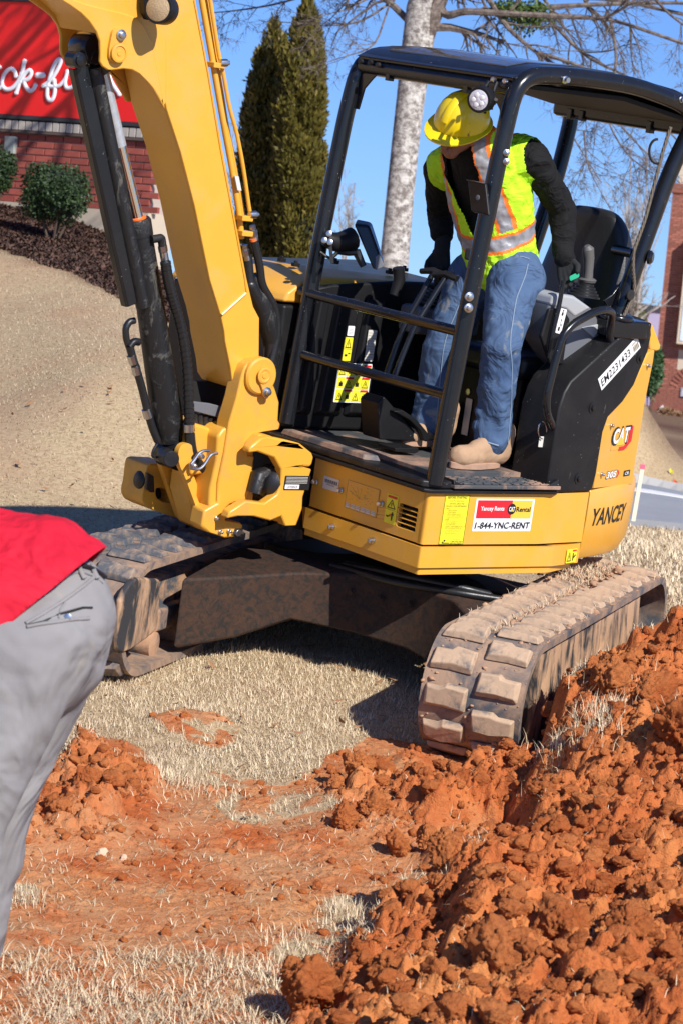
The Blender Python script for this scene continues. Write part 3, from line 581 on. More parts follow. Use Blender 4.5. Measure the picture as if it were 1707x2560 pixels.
def stick(name,c,sc=1.,mat='plastic'):
    c=np.array(c);mb=MB()
    for k in range(5): mb.lathe(c+V3(.012*k*.3,0,.014*k)*sc,(.05,0,1),[((.088-.012*k)*sc,0),((.088-.012*k)*sc,.008*sc),((.075-.012*k)*sc,.014*sc)],18)
    b=mb.build(name+'_boot',M['rubberhose'],EX)
    mb=MB();mb.lathe(c+V3(.02,0,.072)*sc,(-.05,0,1),[(.04*sc,0),(.045*sc,.012*sc),(.034*sc,.02*sc)],18)
    mb.tube([c+V3(.02,0,.08)*sc,c+V3(.015,0,.13)*sc,c+V3(.005,0,.19)*sc,c+V3(-.01,0,.235)*sc,c+V3(-.02,0,.25)*sc],[.026*sc,.024*sc,.028*sc,.03*sc,.014*sc],14)
    mb.build(name+'_grip',M['lgreyp'] if mat=='g' else M[mat],EX)
M['grip']=plain('grip_grey',(.11,.105,.10),.5)
stick('near_joystick',U('ZC',700,655,'b',.22),.86,'grip');
stick('far_joystick',(.62,.84,.99),1.0)
cp=[(.50,.78,.86),(.50,.92,.86),(.86,.92,.86),(.86,.78,.86)];mb=MB();mb.prism(cp,(0,0,.12));mb.build('far_console',M['greyp'],EX,bevel=.02)
d=Decal('lock_decal',U('ZC',465,965,'b',.118),U('ZC',512,978,'b',.118)-U('ZC',465,965,'b',.118),V3(.14,0,1),.035,.105,M['white'],EX,label='white lock and unlock symbol decal')
d.poly([rrect(.3,.1,.6,.26,.03),rrect(.3,.72,.6,.84,.03),[(.47,.4),(.55,.4),(.55,.55),(.47,.55)],[(.42,.52),(.62,.52),(.52,.62)],[(.36,.84),(.43,.84),(.43,.92),(.5,.92),(.5,.84),(.57,.84),(.57,.96),(.36,.96)],[(.5,.26),(.57,.26),(.57,.34),(.7,.34),(.7,.28),(.77,.28),(.77,.38),(.5,.38)]],M['ink'])
# safety lever and hand rail
mb=MB();mb.tube([U('ZC',538,520,'b',.1),U('ZC',510,700,'b',.1),U('ZC',440,1000,'b',.1),U('ZC',415,1180,'b',.1)],.010,10,fil=.05);mb.build('safety_lever',M['black'],EX)
mb=MB();mb.tube([U('ZC',950,1060,'b',.06),U('ZC',935,1000,'b',.06),U('ZC',950,870,'b',.05),U('ZC',960,790,'b',.02),U('ZC',900,765,'b',-.01),U('ZC',800,790,'b',-.02),U('ZC',620,890,'b',-.02),U('ZC',530,990,'b',-.02),U('ZL',1270,900,'b',-.02),U('ZL',1195,1200,'b',-.02),U('ZL',1190,1340,'b',-.02),U('ZL',1230,1430,'b',.0),U('ZL',1290,1560,'b',.03)],.0175,14,fil=.07);mb.build('hand_rail',M['black'],EX)
# key tag
mb=MB();mb.tube([U('ZL',1160+35*math.cos(a),1490+70*math.sin(a),'b',.03) for a in np.linspace(1.6,6.5,12)],.0025,6);mb.build('tag_ring',M['steel'],EX)
d=Decal('key_tag',U('ZL',1122,1625,'b',.04),SU,SV,.05,.045,M['label'],EX)
# travel levers and pedals
def lever(x,y,x2,y2,b):
    top=U('ZN',x,y,'b',b);bot=U('ZN',x2,y2,'b',b);mid=U('ZN',x+(x2-x)*.62,y+(y2-y)*.5,'b',b)
    mb=MB();mb.tube([top,mid,bot],.0125,12,fil=.06);mb.build('travel_lever',M['black'],EX)
    mb=MB();mb.tube([top+V3(-.02,.055,.0),top+V3(0,0,.012),top+V3(.02,-.05,.0)],[.016,.02,.019],12,squash=.75);mb.build('lever_grip',M['plastic'],EX)
lever(980,570,560,1500,.60);lever(1090,600,640,1480,.50)
mb=MB();pd=[U('ZN',x,y,'b',.52) for x,y in((640,1770),(720,1760),(840,1840),(940,1960),(935,2040),(900,2030),(870,1940),(780,1850))]
mb.prism(pd,(-.0,.10,.0));mb.build('foot_pedal',M['plastic'],EX,bevel=.006)
mb=MB();mb.prism([U('ZN',x,y,'b',.55) for x,y in((500,1700),(560,1640),(700,1800),(850,1970),(860,2035),(520,2020))],(0,.12,0));mb.build('pedal_housing',M['plastic'],EX,bevel=.008)
mb=MB();mb.prism([U('ZP',x,y,'b',.45) for x,y in((820,400),(985,398),(985,430),(960,440),(820,425))],(0,.12,0));mb.build('pedal_stop',M['plastic'],EX,bevel=.004)
# second boom-swing pedal lever shown as slim rod left of the joystick
mb=MB();mb.tube([U('ZN',680,520,'b',.8),U('ZN',690,620,'b',.8),U('ZN',640,760,'b',.8)],[.026,.026,.02],12);mb.build('arm_rest',M['plastic'],EX)
# monitor on bracket
mc=H('ZH',1065,180,12.0)
def mo(x,y,dd=0): return H('ZH',x,y,11.9+dd)
mb=MB();mb.loft([[mo(905,-70),mo(1050,-60),mo(1195,320),mo(1090,358)],[mo(930,-120,.05),mo(1075,-90,.05),mo(1200,300,.05),mo(1110,340,.05)],[mo(975,-90,.12),mo(1080,-70,.12),mo(1190,290,.1),mo(1130,300,.1)]]);mb.build('monitor',M['black'],EX,bevel=.012,seg=3)
mb=MB();mb.loft([[mo(1110,230,-.01),mo(1150,205,-.01),mo(1198,318,-.01),mo(1112,358,-.01)],[mo(1112,235,-.004),mo(1150,210,-.004),mo(1195,315,-.004),mo(1112,354,-.004)]]);mb.build('monitor_bezel',M['greyp'],EX,bevel=.002)
mb=MB();mb.tube([mo(640,60,-.1),mo(720,90,-.08),mo(800,95,-.03),mo(900,60)],[.03,.04,.045,.05],12);mb.build('monitor_arm',M['plastic'],EX)
mb=MB();mb.tube([mo(600,185,-.1),mo(660,230,-.1),mo(700,250,-.1),mo(760,190,-.06),mo(860,190,-.02),mo(940,190),mo(1000,320)],[.006,.006,.008,.01,.016,.02,.014],8);mb.build('monitor_cable',M['rubberhose'],EX)
for x,y in((682,15),(637,78),(690,95)):
    m=MB();m.lathe(mo(x,y,-.13),RH.T@np.array([0,0,-1.]),[(.013,0),(.013,.006),(.007,.008)],12);m.build('bracket_bolt',M['steel'],EX)
mb=MB();mb.obox(mo(700,200,-.12),(mo(712,200,-.12)-mo(700,200,-.12)),(mo(710,290,-.12)-mo(700,200,-.12)),np.array([.003,0,0]));mb.build('bracket_strap',M['blackm'],EX)
# ================================================================= BOOM, SWING POST, CYLINDER
# stick and bucket hang beyond the left edge of the picture
def arm_plate(name,P,b0,b1,mat,bev=.01):
    mb=MB();mb.prism([(a_,b0,z_) for a_,z_ in P],(0,b1-b0,0));return mb.build(name,mat,EX,bevel=bev)
arm_plate('stick',[(-2.02,3.02),(-1.85,2.85),(-2.05,2.62),(-2.95,1.15),(-3.08,1.12),(-3.12,1.22),(-2.35,2.75),(-2.2,3.05)],.84,1.02,M['yellow'])
arm_plate('bucket_linkage',[(-2.95,1.3),(-3.0,1.1),(-3.3,.98),(-3.33,1.06)],.88,.98,M['blackm'])
arm_plate('bucket',[(-3.05,1.12),(-2.95,.9),(-2.75,.62),(-2.72,.35),(-2.9,.15),(-3.2,.05),(-3.45,.08),(-3.5,.0),(-3.2,-.03),(-2.85,.06),(-2.62,.3),(-2.64,.66),(-2.85,1.0)],.62,1.24,M['rust'])
BL,BR=.80,1.06          # left/right planes of the boom box
pt=lambda z,x,y,b=BL:(lambda p:(p[0],p[2]))(U(z,x,y,'b',b))
# main beam side outline in the (a,z) plane on b=BL (bright flank)
fl_=[pt('Z3',830,1195),pt('Z3',800,1150),pt('Z3',790,1060),pt('Z3',757,900),pt('Z3',752,840),pt('Z3',730,740),pt('Z1',970,1290),pt('Z1',900,950),pt('Z1',835,700),pt('Z1',770,500),pt('Z1',735,330),pt('Z1',690,160),pt('Z1',640,0)]
fr_=[pt('Z3',960,1000),pt('Z3',962,760),pt('Z3',925,690),pt('Z1',1140,1290),pt('Z1',1085,1000),pt('Z1',1020,640),pt('Z1',960,300),pt('Z1',900,20)]
foot=pt('Z3',960,1110)
def dirn(p,q): v=np.array(p)-np.array(q);return v/np.linalg.norm(v)
dl=dirn(fl_[-1],fl_[-4]);dr=dirn(fr_[-1],fr_[-3])
outl=fl_+[tuple(np.array(fl_[-1])+dl*.55),tuple(np.array(fl_[-1])+dl*.9+np.array([-.25,0])),tuple(np.array(fl_[-1])+dl*1.0+np.array([-.95,.0]))]
outr=[foot]+fr_+[tuple(np.array(fr_[-1])+dr*.75),tuple(np.array(fr_[-1])+dr*1.25+np.array([-.22,0])),tuple(np.array(fr_[-1])+dr*1.32+np.array([-1.0,.12]))]
poly=[(p[0],BL+.012,p[1]) for p in outl+outr[::-1]]
mb=MB();mb.prism(poly,(0,BR-BL-.024,0));mb.build('boom_beam',M['yellow'],EX,bevel=.006)
# flange plates proud of the beam on both flanks
o=plate('boom_side_plate',[(p[0],p[1]) for p in outl+outr[::-1]],[],(V3(0,BL,0),SU,SV),.014,M['yellow'],EX,.003)
# stiffener weld line near the foot
a=U('Z3',735,740,'b',BL-.004);b=U('Z3',880,610,'b',BL-.004);mb=MB();mb.tube([a,b],.006,6);mb.build('weld_bead',M['yellow'],EX)
mb=MB();mb.tube([U('Z1',897,0,'b',BL-.002),U('Z1',960,330,'b',BL-.002),U('Z1',1020,690,'b',BL-.002),U('Z1',1080,1010,'b',BL-.002),U('Z1',1130,1280,'b',BL-.002),U('Z3',885,600,'b',BL-.002)],.004,6);mb.build('weld_bead',M['yellow'],EX)
# cylinder bracket cheeks (curved plates) on both sides of the beam
def cheek(pts,b,t,name):
    P=[pt('ZY',x,y,b) for x,y in pts];return plate(name,P,[],(V3(0,b,0),SU,SV),t,M['yellow'],EX,.006)
CK=[(600,-10),(700,60),(800,130),(880,210),(950,310),(985,400),(990,520),(985,600),(1010,650),(1060,685),(1120,690),(1220,675),(1300,685),(1380,730),(1440,790),(1500,860),(1560,960),(1625,1075),(1620,1040),(1590,900),(1540,640),(1500,420),(1440,290),(1390,215),(1320,165),(1200,125),(1000,80),(820,30),(720,-10)]
CK2=[(600,-10),(700,60),(800,130),(880,210),(950,310),(985,400),(990,520),(985,600),(1010,650),(1060,685),(1120,690),(1220,675),(1300,685),(1380,730),(1440,790),(1500,860),(1600,1060),(1640,1000),(1640,300),(1500,-60),(1200,-300),(700,-300)]
cheek(CK,BL-.012,.016,'bracket_cheek');cheek(CK2,BL-.001,.012,'bracket_cheek')
CR=[(280,-10),(380,60),(450,110),(520,170),(570,240),(600,340),(600,480),(610,540),(650,590),(720,640),(900,640),(1060,680),(1130,770),(1180,870),(1250,1000),(1400,1000),(1400,-300),(280,-300)]
P=[pt('ZY',x,y,BR) for x,y in CR];plate('bracket_cheek',P,[],(V3(0,BR,0),SU,SV),.016,M['yellow'],EX,.006)
mb=MB();web=[U('ZY',x,y,'b',BL) for x,y in((600,-60),(760,60),(900,190),(960,330),(1010,330),(1000,200),(860,40),(700,-100))];mb.prism(web,(0,BR-BL,0));mb.build('bracket_web',M['yellow'],EX,bevel=.004)
# pin keeper on the cheek
K=[(1100,300),(1140,270),(1210,285),(1240,340),(1235,420),(1225,540),(1195,610),(1140,630),(1090,600),(1065,550),(1065,480),(1085,380)]
P=smoothpoly([pt('ZY',x,y,BL-.02) for x,y in K],2);plate('pin_keeper',P,[],(V3(0,BL-.026,0),SU,SV),.014,M['yellowcast'],EX,.005)
m=MB();m.lathe(U('ZY',1165,520,'b',BL-.03),(0,-1,0),[(.036,0),(.036,.008),(.028,.010),(.026,.006),(.012,.006),(.010,.009),(.004,.009)],24);m.build('boom_pin',M['yellowcast'],EX)
def bolt(p,r=.02,n=(0,-1,0),name='bolt'):
    m=MB();m.lathe(p,n,[(r,0),(r,.004),(r*.62,.006),(r*.62,.018),(r*.4,.02)],6 if 0 else 12);return m.build(name,M['steel'],EX,ang=25)
bolt(U('ZY',1190,343,'b',BL-.028),.022)
# boom lamp
lb=U('ZY',1470,40,'b',BL-.09)
lb=U('Z1',735,40,'b',BL-.14);ax=np.array([-.86,-.5,.02]);ax/=np.linalg.norm(ax)
mb=MB();mb.lathe(lb-ax*.07,ax,[(.03,-.02),(.052,0),(.058,.012),(.06,.07),(.057,.08),(.05,.08)],30);bl=mb.build('boom_lamp',M['plastic'],EX,ang=30)
mb=MB();mb.lathe(lb+ax*.011,ax,[(.049,0),(.03,.008),(0,.011)],26);mb.build('lamp_lens',M['lenswarm'],bl)
mb=MB();mb.prism([U('Z1',x,y,'b',BL-.05) for x,y in((690,-10),(700,85),(690,95),(672,60),(665,-10))],(.0,.04,0));mb.build('lamp_bracket',M['plastic'],bl,bevel=.004)
# hydraulic tubes up the back of the boom
def run(pts,b,r,name,mat,n=10,fil=.08):
    mb=MB();mb.tube([U(z,x,y,'b',b) for z,x,y in pts],r,n,fil=fil);return mb.build(name,mat,EX)
run([('Z1',925,-40),('Z1',985,300),('Z1',1030,560),('Z1',1075,800),('Z1',1105,990),('Z1',1115,1100)],BL+.03,.013,'boom_pipe',M['yellow'])
run([('Z1',945,-40),('Z1',1000,270),('Z1',1040,560),('Z1',1090,800),('Z1',1120,990)],BL+.055,.011,'boom_pipe',M['yellow'])
run([('Z1',965,-40),('Z1',1012,260),('Z1',1030,330),('Z1',1060,500),('Z1',1090,600),('Z1',1120,750),('Z1',1150,960),('Z1',1160,1010)],BL+.02,.0085,'boom_pipe',M['yellow'])
for x,y in((995,300),(1125,1005),(1125,1075)):
    q=U('Z1',x,y,'b',BL+.02);m=MB();m.obox(q,(.028,0,.0),(0,.03,0),(0.0,0,.011));m.build('pipe_clamp',M['yellow'],EX,bevel=.004)
for x,y,a in((1035,290,0),(1170,990,0)):
    q=U('Z1',x,y,'b',BL-.005);m=MB();m.lathe(q+V3(0,0,0),(1,0,.1),[(.014,-.02),(.016,.0),(.016,.012),(.009,.014),(.009,.024)],12);m.build('clamp_bolt',M['steel'],EX)
q=U('Z1',1097,845,'b',BL+.008);m=MB();m.obox(q,(.010,0,.0),(0,.004,0),(-.012,0,.028));m.build('pipe_label',M['label'],EX)
for x,y,b_ in((1165,1040,BL+.02),(1130,1130,BL+.03)):
    q=U('Z1',x,y,'b',b_);q2_=U('Z1',x+12,y+70,'b',b_);m=MB();m.tube([q,q+(q2_-q)*.3],.013,6);m.tube([q+(q2_-q)*.3,q+(q2_-q)*.7],.016,6);m.tube([q+(q2_-q)*.7,q2_],.014,12);m.build('hose_fitting',M['steel'],EX)
run([('Z1',1168,1100),('Z1',1170,1112)],BL+.02,.0155,'hose_clip',M['orange'])
run([('Z1',1172,1110),('Z1',1200,1230),('Z3',975,560),('Z3',1060,700),('Z3',1075,850),('Z3',1040,1000),('Z3',1010,1100)],BL+.02,.018,'boom_hose',M['rubberhose'])
run([('Z1',1140,1180),('Z1',1150,1290),('Z3',905,560),('Z3',980,700),('Z3',1040,850),('Z3',1030,1000)],BL+.04,[.022,.024,.03,.03,.035,.03],'boom_hose',M['rubberhose'],14)
run([('Z3',935,500),('Z3',960,620),('Z3',1010,780),('Z3',1050,940),('Z3',1020,1090)],BL+.05,[.03,.045,.05,.045,.03],'hose_sleeve',M['cyl'],16)
# --- boom cylinder
BC=.93
c0=U('D',400,1045,'b',BC);
def axis_pt(z,x,y): return U(z,x,y,'b',BC)
e0=axis_pt('Z3',440,1580);e1=axis_pt('Z3',230,190);e2=axis_pt('ZY',985,650)
mb=MB();mb.tube([e0+(e1-e0)*.06,e0+(e1-e0)*.16,e1],[.05,.066,.052],28);mb.lathe(e1,(e1-e0),[(.056,-.05),(.056,.01),(.05,.02),(.03,.02)],28);mb.build('boom_cylinder',M['cyl'],EX)
mb=MB();mb.lathe(e1+(e1-e0)/np.linalg.norm(e1-e0)*.02,(e1-e0),[(.038,0),(.038,.006),(.03,.008)],24);mb.build('rod_seal',M['orange'],EX)
mb=MB();mb.tube([e1,e2],.028,24);mb.build('cylinder_rod',M['chrome'],EX)
dz=(e2-e1)/np.linalg.norm(e2-e1)
mb=MB();mb.tube([e2-dz*.33,e2],.0295,24);mb.build('rod_sleeve',plain('clear_wrap',(.55,.58,.62),.25,.5,.3,40),EX)
mb=MB();mb.tube([e2-dz*.02,axis_pt('ZY',900,520)],.05,20);e3=axis_pt('ZY',880,470);mb.lathe(e3+V3(0,-.06,0),(0,1,0),[(.06,0),(.065,.01),(.065,.11),(.06,.12)],24);mb.build('rod_eye',M['black'],EX)
mb=MB();mb.lathe(e0+V3(0,-.055,0),(0,1,0),[(.06,0),(.06,.11)],22);mb.build('cylinder_base_eye',M['black'],EX)
mb=MB();q=U('ZB',292,905,'b',.845);mb.lathe(q,(-.35,-1,0),[(.034,-.08),(.034,.02),(.03,.024),(.012,.024)],20);mb.build('cylinder_pin',M['blackm'],EX)
# guard channel over the rod
def chan(z0,pA,z1,pB,b,name,w):
    a=U(z0,*pA,'b',b);c=U(z1,*pB,'b',b);return a,c
tl=[U('ZY',700,650,'b',.90),U('ZY',845,650,'b',.90)];bl_=[U('Z3',195,690,'b',.90),U('Z3',240,690,'b',.90)]
wv_=(tl[1]-tl[0]);wv_=V3(.10,0,0.0)
at=U('ZY',785,650,'b',.90);ab=U('Z3',196,675,'b',.90);gx=V3(1,0,0);dzg=(at-ab)/np.linalg.norm(at-ab);gx=np.cross(V3(0,1,0),dzg);gx/=np.linalg.norm(gx);gy=V3(0,1,0)
sec=[(-.036,.03),(-.036,-.006),(-.028,-.016),(.028,-.016),(.036,-.006),(.036,.0),(.028,.0),(.024,-.008),(-.026,-.008),(-.028,.03)]
mb=MB();mb.loft([[p+gx*x+gy*y for x,y in sec] for p in(ab,at)]);mb.build('rod_guard',M['black'],EX,bevel=.003)
at2=U('ZY',930,660,'b',.89);ab2=U('Z3',262,690,'b',.89)
mb=MB();mb.tube([ab2,ab2+(at2-ab2)*.97,at2],[.030,.030,.026],16);mb.build('rod_guard_bar',M['cyl'],EX)
mb=MB();mb.lathe(U('ZY',770,590,'b',.86),(0,-1,0),[(.032,-.05),(.032,.01),(.02,.012),(.02,.02),(.008,.022)],18);mb.build('guard_pivot',M['black'],EX)
# hoses on the cylinder
run([('Z3',310,285),('Z3',350,280),('Z3',372,275),('Z3',380,330)],BC-.06,.017,'hose_elbow',M['blackm'],12,.02)
run([('Z3',378,325),('Z3',384,360)],BC-.06,.019,'hose_fitting',M['steel'],6);run([('Z3',384,362),('Z3',395,420)],BC-.06,.017,'hose_fitting',M['steel'],12)
run([('Z3',402,470),('Z3',405,484)],BC-.06,.0235,'hose_clip',M['orange'])
HS=[('Z3',396,420),('Z3',410,520),('Z3',440,640),('Z3',490,800),('Z3',520,980),('Z3',535,1150),('Z3',540,1350),('Z3',545,1500),('Z3',560,1590),('Z3',610,1660),('Z3',670,1690)]
hp=fillet([U(z,x,y,'b',BC-.09) for z,x,y in HS],.08);mb=MB();mb.tube(hp,.0195,14);L_=0
for i in range(1,len(hp)):
    seg=hp[i]-hp[i-1];n_=max(1,int(np.linalg.norm(seg)/.018))
    for k in range(n_):
        q=hp[i-1]+seg*k/n_;mb.tube([q,q+seg/np.linalg.norm(seg)*.0135],.0222,12)
mb.build('cylinder_hose',M['rubberhose'],EX)
run([('Z3',538,1400),('Z3',538,1445)],BC-.09,.0245,'hose_band',M['steel'],14)
run([('Z3',238,905),('Z3',205,900),('Z3',180,935)],BC,.016,'hose_elbow',M['blackm'],10,.02)
run([('Z3',180,930),('Z3',205,1020),('Z3',225,1080),('Z3',255,1180),('Z3',290,1330),('Z3',320,1430),('Z3',350,1500)],BC,.0165,'cylinder_hose',M['rubberhose'],12)
run([('Z3',190,985),('Z3',205,1035)],BC-.001,.0195,'hose_fitting',M['steel'],8);run([('Z3',215,1050),('Z3',225,1100)],BC-.001,.0195,'hose_fitting',M['steel'],8);run([('Z3',280,1310),('Z3',295,1360)],BC-.001,.0195,'hose_band',M['steel'],12)
run([('Z3',210,775),('Z3',180,780),('Z3',155,820),('Z3',160,890),('Z3',180,945)],BC+.01,.014,'cylinder_hose',M['rubberhose'],12,.04)
run([('Z3',352,1510),('Z3',320,1560),('Z3',315,1600),('Z3',355,1600)],BC,.0055,'grease_line',M['rubberhose'],8,.03)
# --- swing post casting
SB_=.745
P=[pt('ZB',x,y,SB_) for x,y in((905,200),(935,120),(990,70),(1070,60),(1130,90),(1160,150),(1160,240),(1195,330),(1225,430),(1215,590),(1235,610),(1228,660),(1100,680),(1000,705),(970,780),(960,880),(1015,890),(985,1060),(960,1265),(900,1275),(820,1290),(775,1330),(770,1440),(900,1460),(918,1480),(905,1570),(770,1588),(690,1560),(600,1530),(560,1490),(585,1350),(700,1290),(705,1120),(760,860),(800,600),(860,400))]
plate('swing_post',P,[],(V3(0,SB_,0),SU,SV),.09,M['yellowcast'],EX,.012)
P=[pt('ZB',x,y,BR+.03) for x,y in((905,200),(935,120),(990,70),(1070,60),(1160,150),(1195,330),(1225,430),(1215,590),(1000,705),(960,900),(800,1200),(700,1290),(705,1120),(760,860),(800,600),(860,400))]
plate('swing_post_ear',P,[],(V3(0,BR+.03,0),SU,SV),.05,M['yellowcast'],EX,.01)
# front boss block joining the ears, with raised rounded faces (lofted in plan)
mb=MB();B1=[pt('ZB',x,y,.80) for x,y in((700,640),(820,600),(960,760),(960,1250),(780,1330),(700,1340),(600,1340),(575,1300),(585,1150),(640,900),(650,700))]
mb.prism([(a_,.76,z_) for a_,z_ in B1],(0,.3,0));mb.build('swing_post_body',M['yellowcast'],EX,bevel=.02,seg=3)
mb=MB();B2=[pt('ZB',x,y,.83) for x,y in((480,600),(640,645),(660,720),(640,860),(600,1040),(470,1060),(440,900),(480,720))]
mb.prism([(a_,.83,z_) for a_,z_ in B2],(0,.2,0));mb.build('cylinder_mount_block',M['yellowcast'],EX,bevel=.015,seg=3)
# cylinder mount lugs running down to the nose
LG=[(360,850),(395,790),(450,775),(485,800),(500,860),(470,900),(455,1000),(480,1130),(560,1330),(600,1400),(690,1440),(700,1560),(640,1540),(575,1505),(545,1400),(470,1200),(420,1060),(370,960)]
P=smoothpoly([pt('ZB',x,y,.82) for x,y in LG],1);plate('cylinder_lug',P,[],(V3(0,.82,0),SU,SV),.03,M['yellowcast'],EX,.008)
LG2=[(190,800),(215,760),(240,770),(250,880),(340,960),(560,1500),(490,1495),(380,1440),(330,1300),(260,1100),(210,950)]
P=smoothpoly([pt('ZB',x,y,1.0) for x,y in LG2],1);plate('cylinder_lug',P,[],(V3(0,1.0,0),SU,SV),.03,M['yellowcast'],EX,.008)
mb=MB();W_=[U('ZB',x,y,'b',.85) for x,y in((470,960),(590,1300),(640,1440),(600,1520),(520,1490),(440,1200))];mb.prism(W_,(0,.13,0));mb.build('nose_web',M['yellowcast'],EX,bevel=.008)
# pin boss and keeper
q=U('ZB',1050,200,'b',SB_);mb=MB();mb.lathe(q,(0,-1,0),[(.078,-.02),(.078,.014),(.07,.022)],30);mb.build('pin_boss',M['yellowcast'],EX)
KP=[pt('ZB',x,y,SB_-.02) for x,y in((1030,230),(1035,170),(1070,130),(1110,130),(1150,170),(1155,240),(1130,270),(1140,330),(1135,385),(1100,400),(1075,370),(1065,310))]
plate('foot_pin_keeper',smoothpoly(KP,2),[],(V3(0,SB_-.034,0),SU,SV),.012,M['yellowcast'],EX,.004)
m=MB();m.lathe(U('ZB',1095,200,'b',SB_-.034),(0,-1,0),[(.034,0),(.034,.004),(.026,.006),(.022,.004),(.014,.004),(.012,.007),(.004,.007)],22);m.build('foot_pin',M['yellowcast'],EX)
bolt(U('ZB',1115,340,'b',SB_-.036),.021)
for x,y in((687,1417),(718,1533),(791,1526)): bolt(U('ZB',x,y,'b',SB_-.002),.010)
d=dec('latch_plate','ZB',(832,1572),(905,1565),(840,1505),'b',SB_-.001,SU,SV,M['ink']);q=U('ZB',870,1540,'b',SB_-.004);m=MB();m.obox(q,(.03,0,0),(0,.006,0),(0,0,.006));m.lathe(q,(0,-1,0),[(.016,0),(.014,.008)],12);m.build('latch',M['steel'],EX,bevel=.002)
# bent wire hose hooks
for p_ in([(475,1000),(465,960),(500,920),(540,860),(580,840),(628,842)],[(465,950),(470,990),(520,1005),(570,980),(610,920),(640,870),(698,862)]):
    mb=MB();mb.tube([U('ZB',x,y,'b',.74) for x,y in p_],.0065,8,fil=.03);mb.build('wire_hook',M['steel'],EX)
for x,y in((555,888),(492,968)): bolt(U('ZB',x,y,'b',.79),.014)
# --- swing frame of the house (yellow casting behind the post)
SF=.66
P=[pt('ZB',x,y,SF) for x,y in((1000,790),(1060,740),(1150,725),(1280,750),(1400,780),(1500,860),(1515,900),(1500,960),(1480,980),(1430,980),(1500,1000),(1425,1240),(1420,1340),(1370,1480),(1270,1485),(1240,1400),(1150,1440),(1000,1400),(880,1400),(780,1420),(800,1360),(940,1270),(1100,1290),(1200,1220),(1240,1130),(1240,1000),(1180,900),(1040,850),(965,860),(970,820))]
plate('swing_frame',P,[],(V3(0,SF,0),SU,SV),.05,M['yellowcast'],EX,.014)
mb=MB();B3=[U('ZB',x,y,'b',.70) for x,y in((1060,700),(1150,715),(1350,790),(1440,850),(1440,920),(1300,900),(1180,850),(1040,840),(975,850),(980,790))];mb.prism(B3,(0,.5,0));mb.build('swing_frame_top',M['yellowcast'],EX,bevel=.012)
mb=MB();B3=[U('ZB',x,y,'b',.70) for x,y in((780,1400),(880,1360),(1100,1300),(1380,1330),(1360,1460),(1240,1460),(1150,1420),(900,1390))];mb.prism(B3,(0,.5,0));mb.build('swing_frame_bottom',M['yellowcast'],EX,bevel=.012)
mb=MB();mb.box((.0,.78,.0),(.03,1.3,.33));mb.build('bulkhead',M['dark'],EX)
q=U('ZB',1090,1110,'b',.74);mb=MB();mb.lathe(q+V3(.05,0,0),(-1,-.3,0),[(.05,-.1),(.07,-.03),(.075,.03),(.05,.06),(.02,.07)],18);o=mb.build('hose_cover',M['rubberhose'],EX)
mb=MB();mb.tube([q+V3(.02,0,.05),q+V3(-.05,-.02,.03),q+V3(-.06,-.02,-.04)],[.03,.035,.03],10);mb.build('hose_end_cap',M['cyl'],EX)
d=dec('serial_plate','ZB',(1256,1175),(1470,1185),(1275,1053),'b',SF-.001,SU,SV,M['ink'],label='black serial plate with a white lower strip');d.rect(.04,.08,.6,.38,M['white']);d.poly([[(.05,.48+.1*k),(.9,.48+.1*k),(.9,.51+.1*k),(.05,.51+.1*k)] for k in range(5)],M['label']);d.text('CAT0305CR',.12,.14,.4,.16,M['ink'])
# far side of the swing casting: heavy block at the left
mb=MB();Q=[(90,1000),(110,950),(210,955),(330,960),(330,1300),(380,1420),(300,1400),(100,1330),(60,1280),(55,1220),(75,1150)]
P=[pt('ZB',x,y,1.08) for x,y in Q];hole=smoothpoly([pt('ZB',x,y,1.08) for x,y in((180,1145),(300,1185),(318,1270),(280,1290),(190,1260),(170,1210))],1)
plate('swing_block',smoothpoly(P,1),[hole],(V3(0,1.08,0),SU,SV),.16,M['yellowcast'],EX,.016)
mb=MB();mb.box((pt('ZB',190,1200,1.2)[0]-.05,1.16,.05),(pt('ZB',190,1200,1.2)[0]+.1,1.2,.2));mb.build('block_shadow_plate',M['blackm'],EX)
mb=MB();mb.lathe(U('ZB',60,1090,'b',1.12),(-1,0,.1),[(.03,-.05),(.04,0),(.04,.02),(.025,.03)],14);mb.prism([U('ZB',x,y,'b',1.06) for x,y in((80,1020),(135,1050),(140,1190),(110,1190),(70,1160))],(0,-.02,0));mb.build('rubber_stop',M['rubberhose'],EX,bevel=.004)
# dark hose bundle and grey plate behind the boom foot
mb=MB();Q=[U('ZB',x,y,'b',.86) for x,y in((480,420),(640,440),(830,490),(800,585),(480,500))];mb.prism(Q,(0,.02,0));mb.build('hose_shield',M['greyp'],EX,bevel=.004)
mb=MB()
for k in range(7):
    x=500+k*45;mb.tube([U('ZB',x,520+k*12,'b',.89),U('ZB',x+5,660+k*6,'b',.89)],.016,10)
mb.build('hose_bundle',M['rubberhose'],EX)
mb=MB();mb.prism([U('ZB',x,y,'b',1.0) for x,y in((480,250),(860,250),(860,640),(480,640))],(0,.02,0));mb.build('rear_hose_cover',M['dark'],EX)
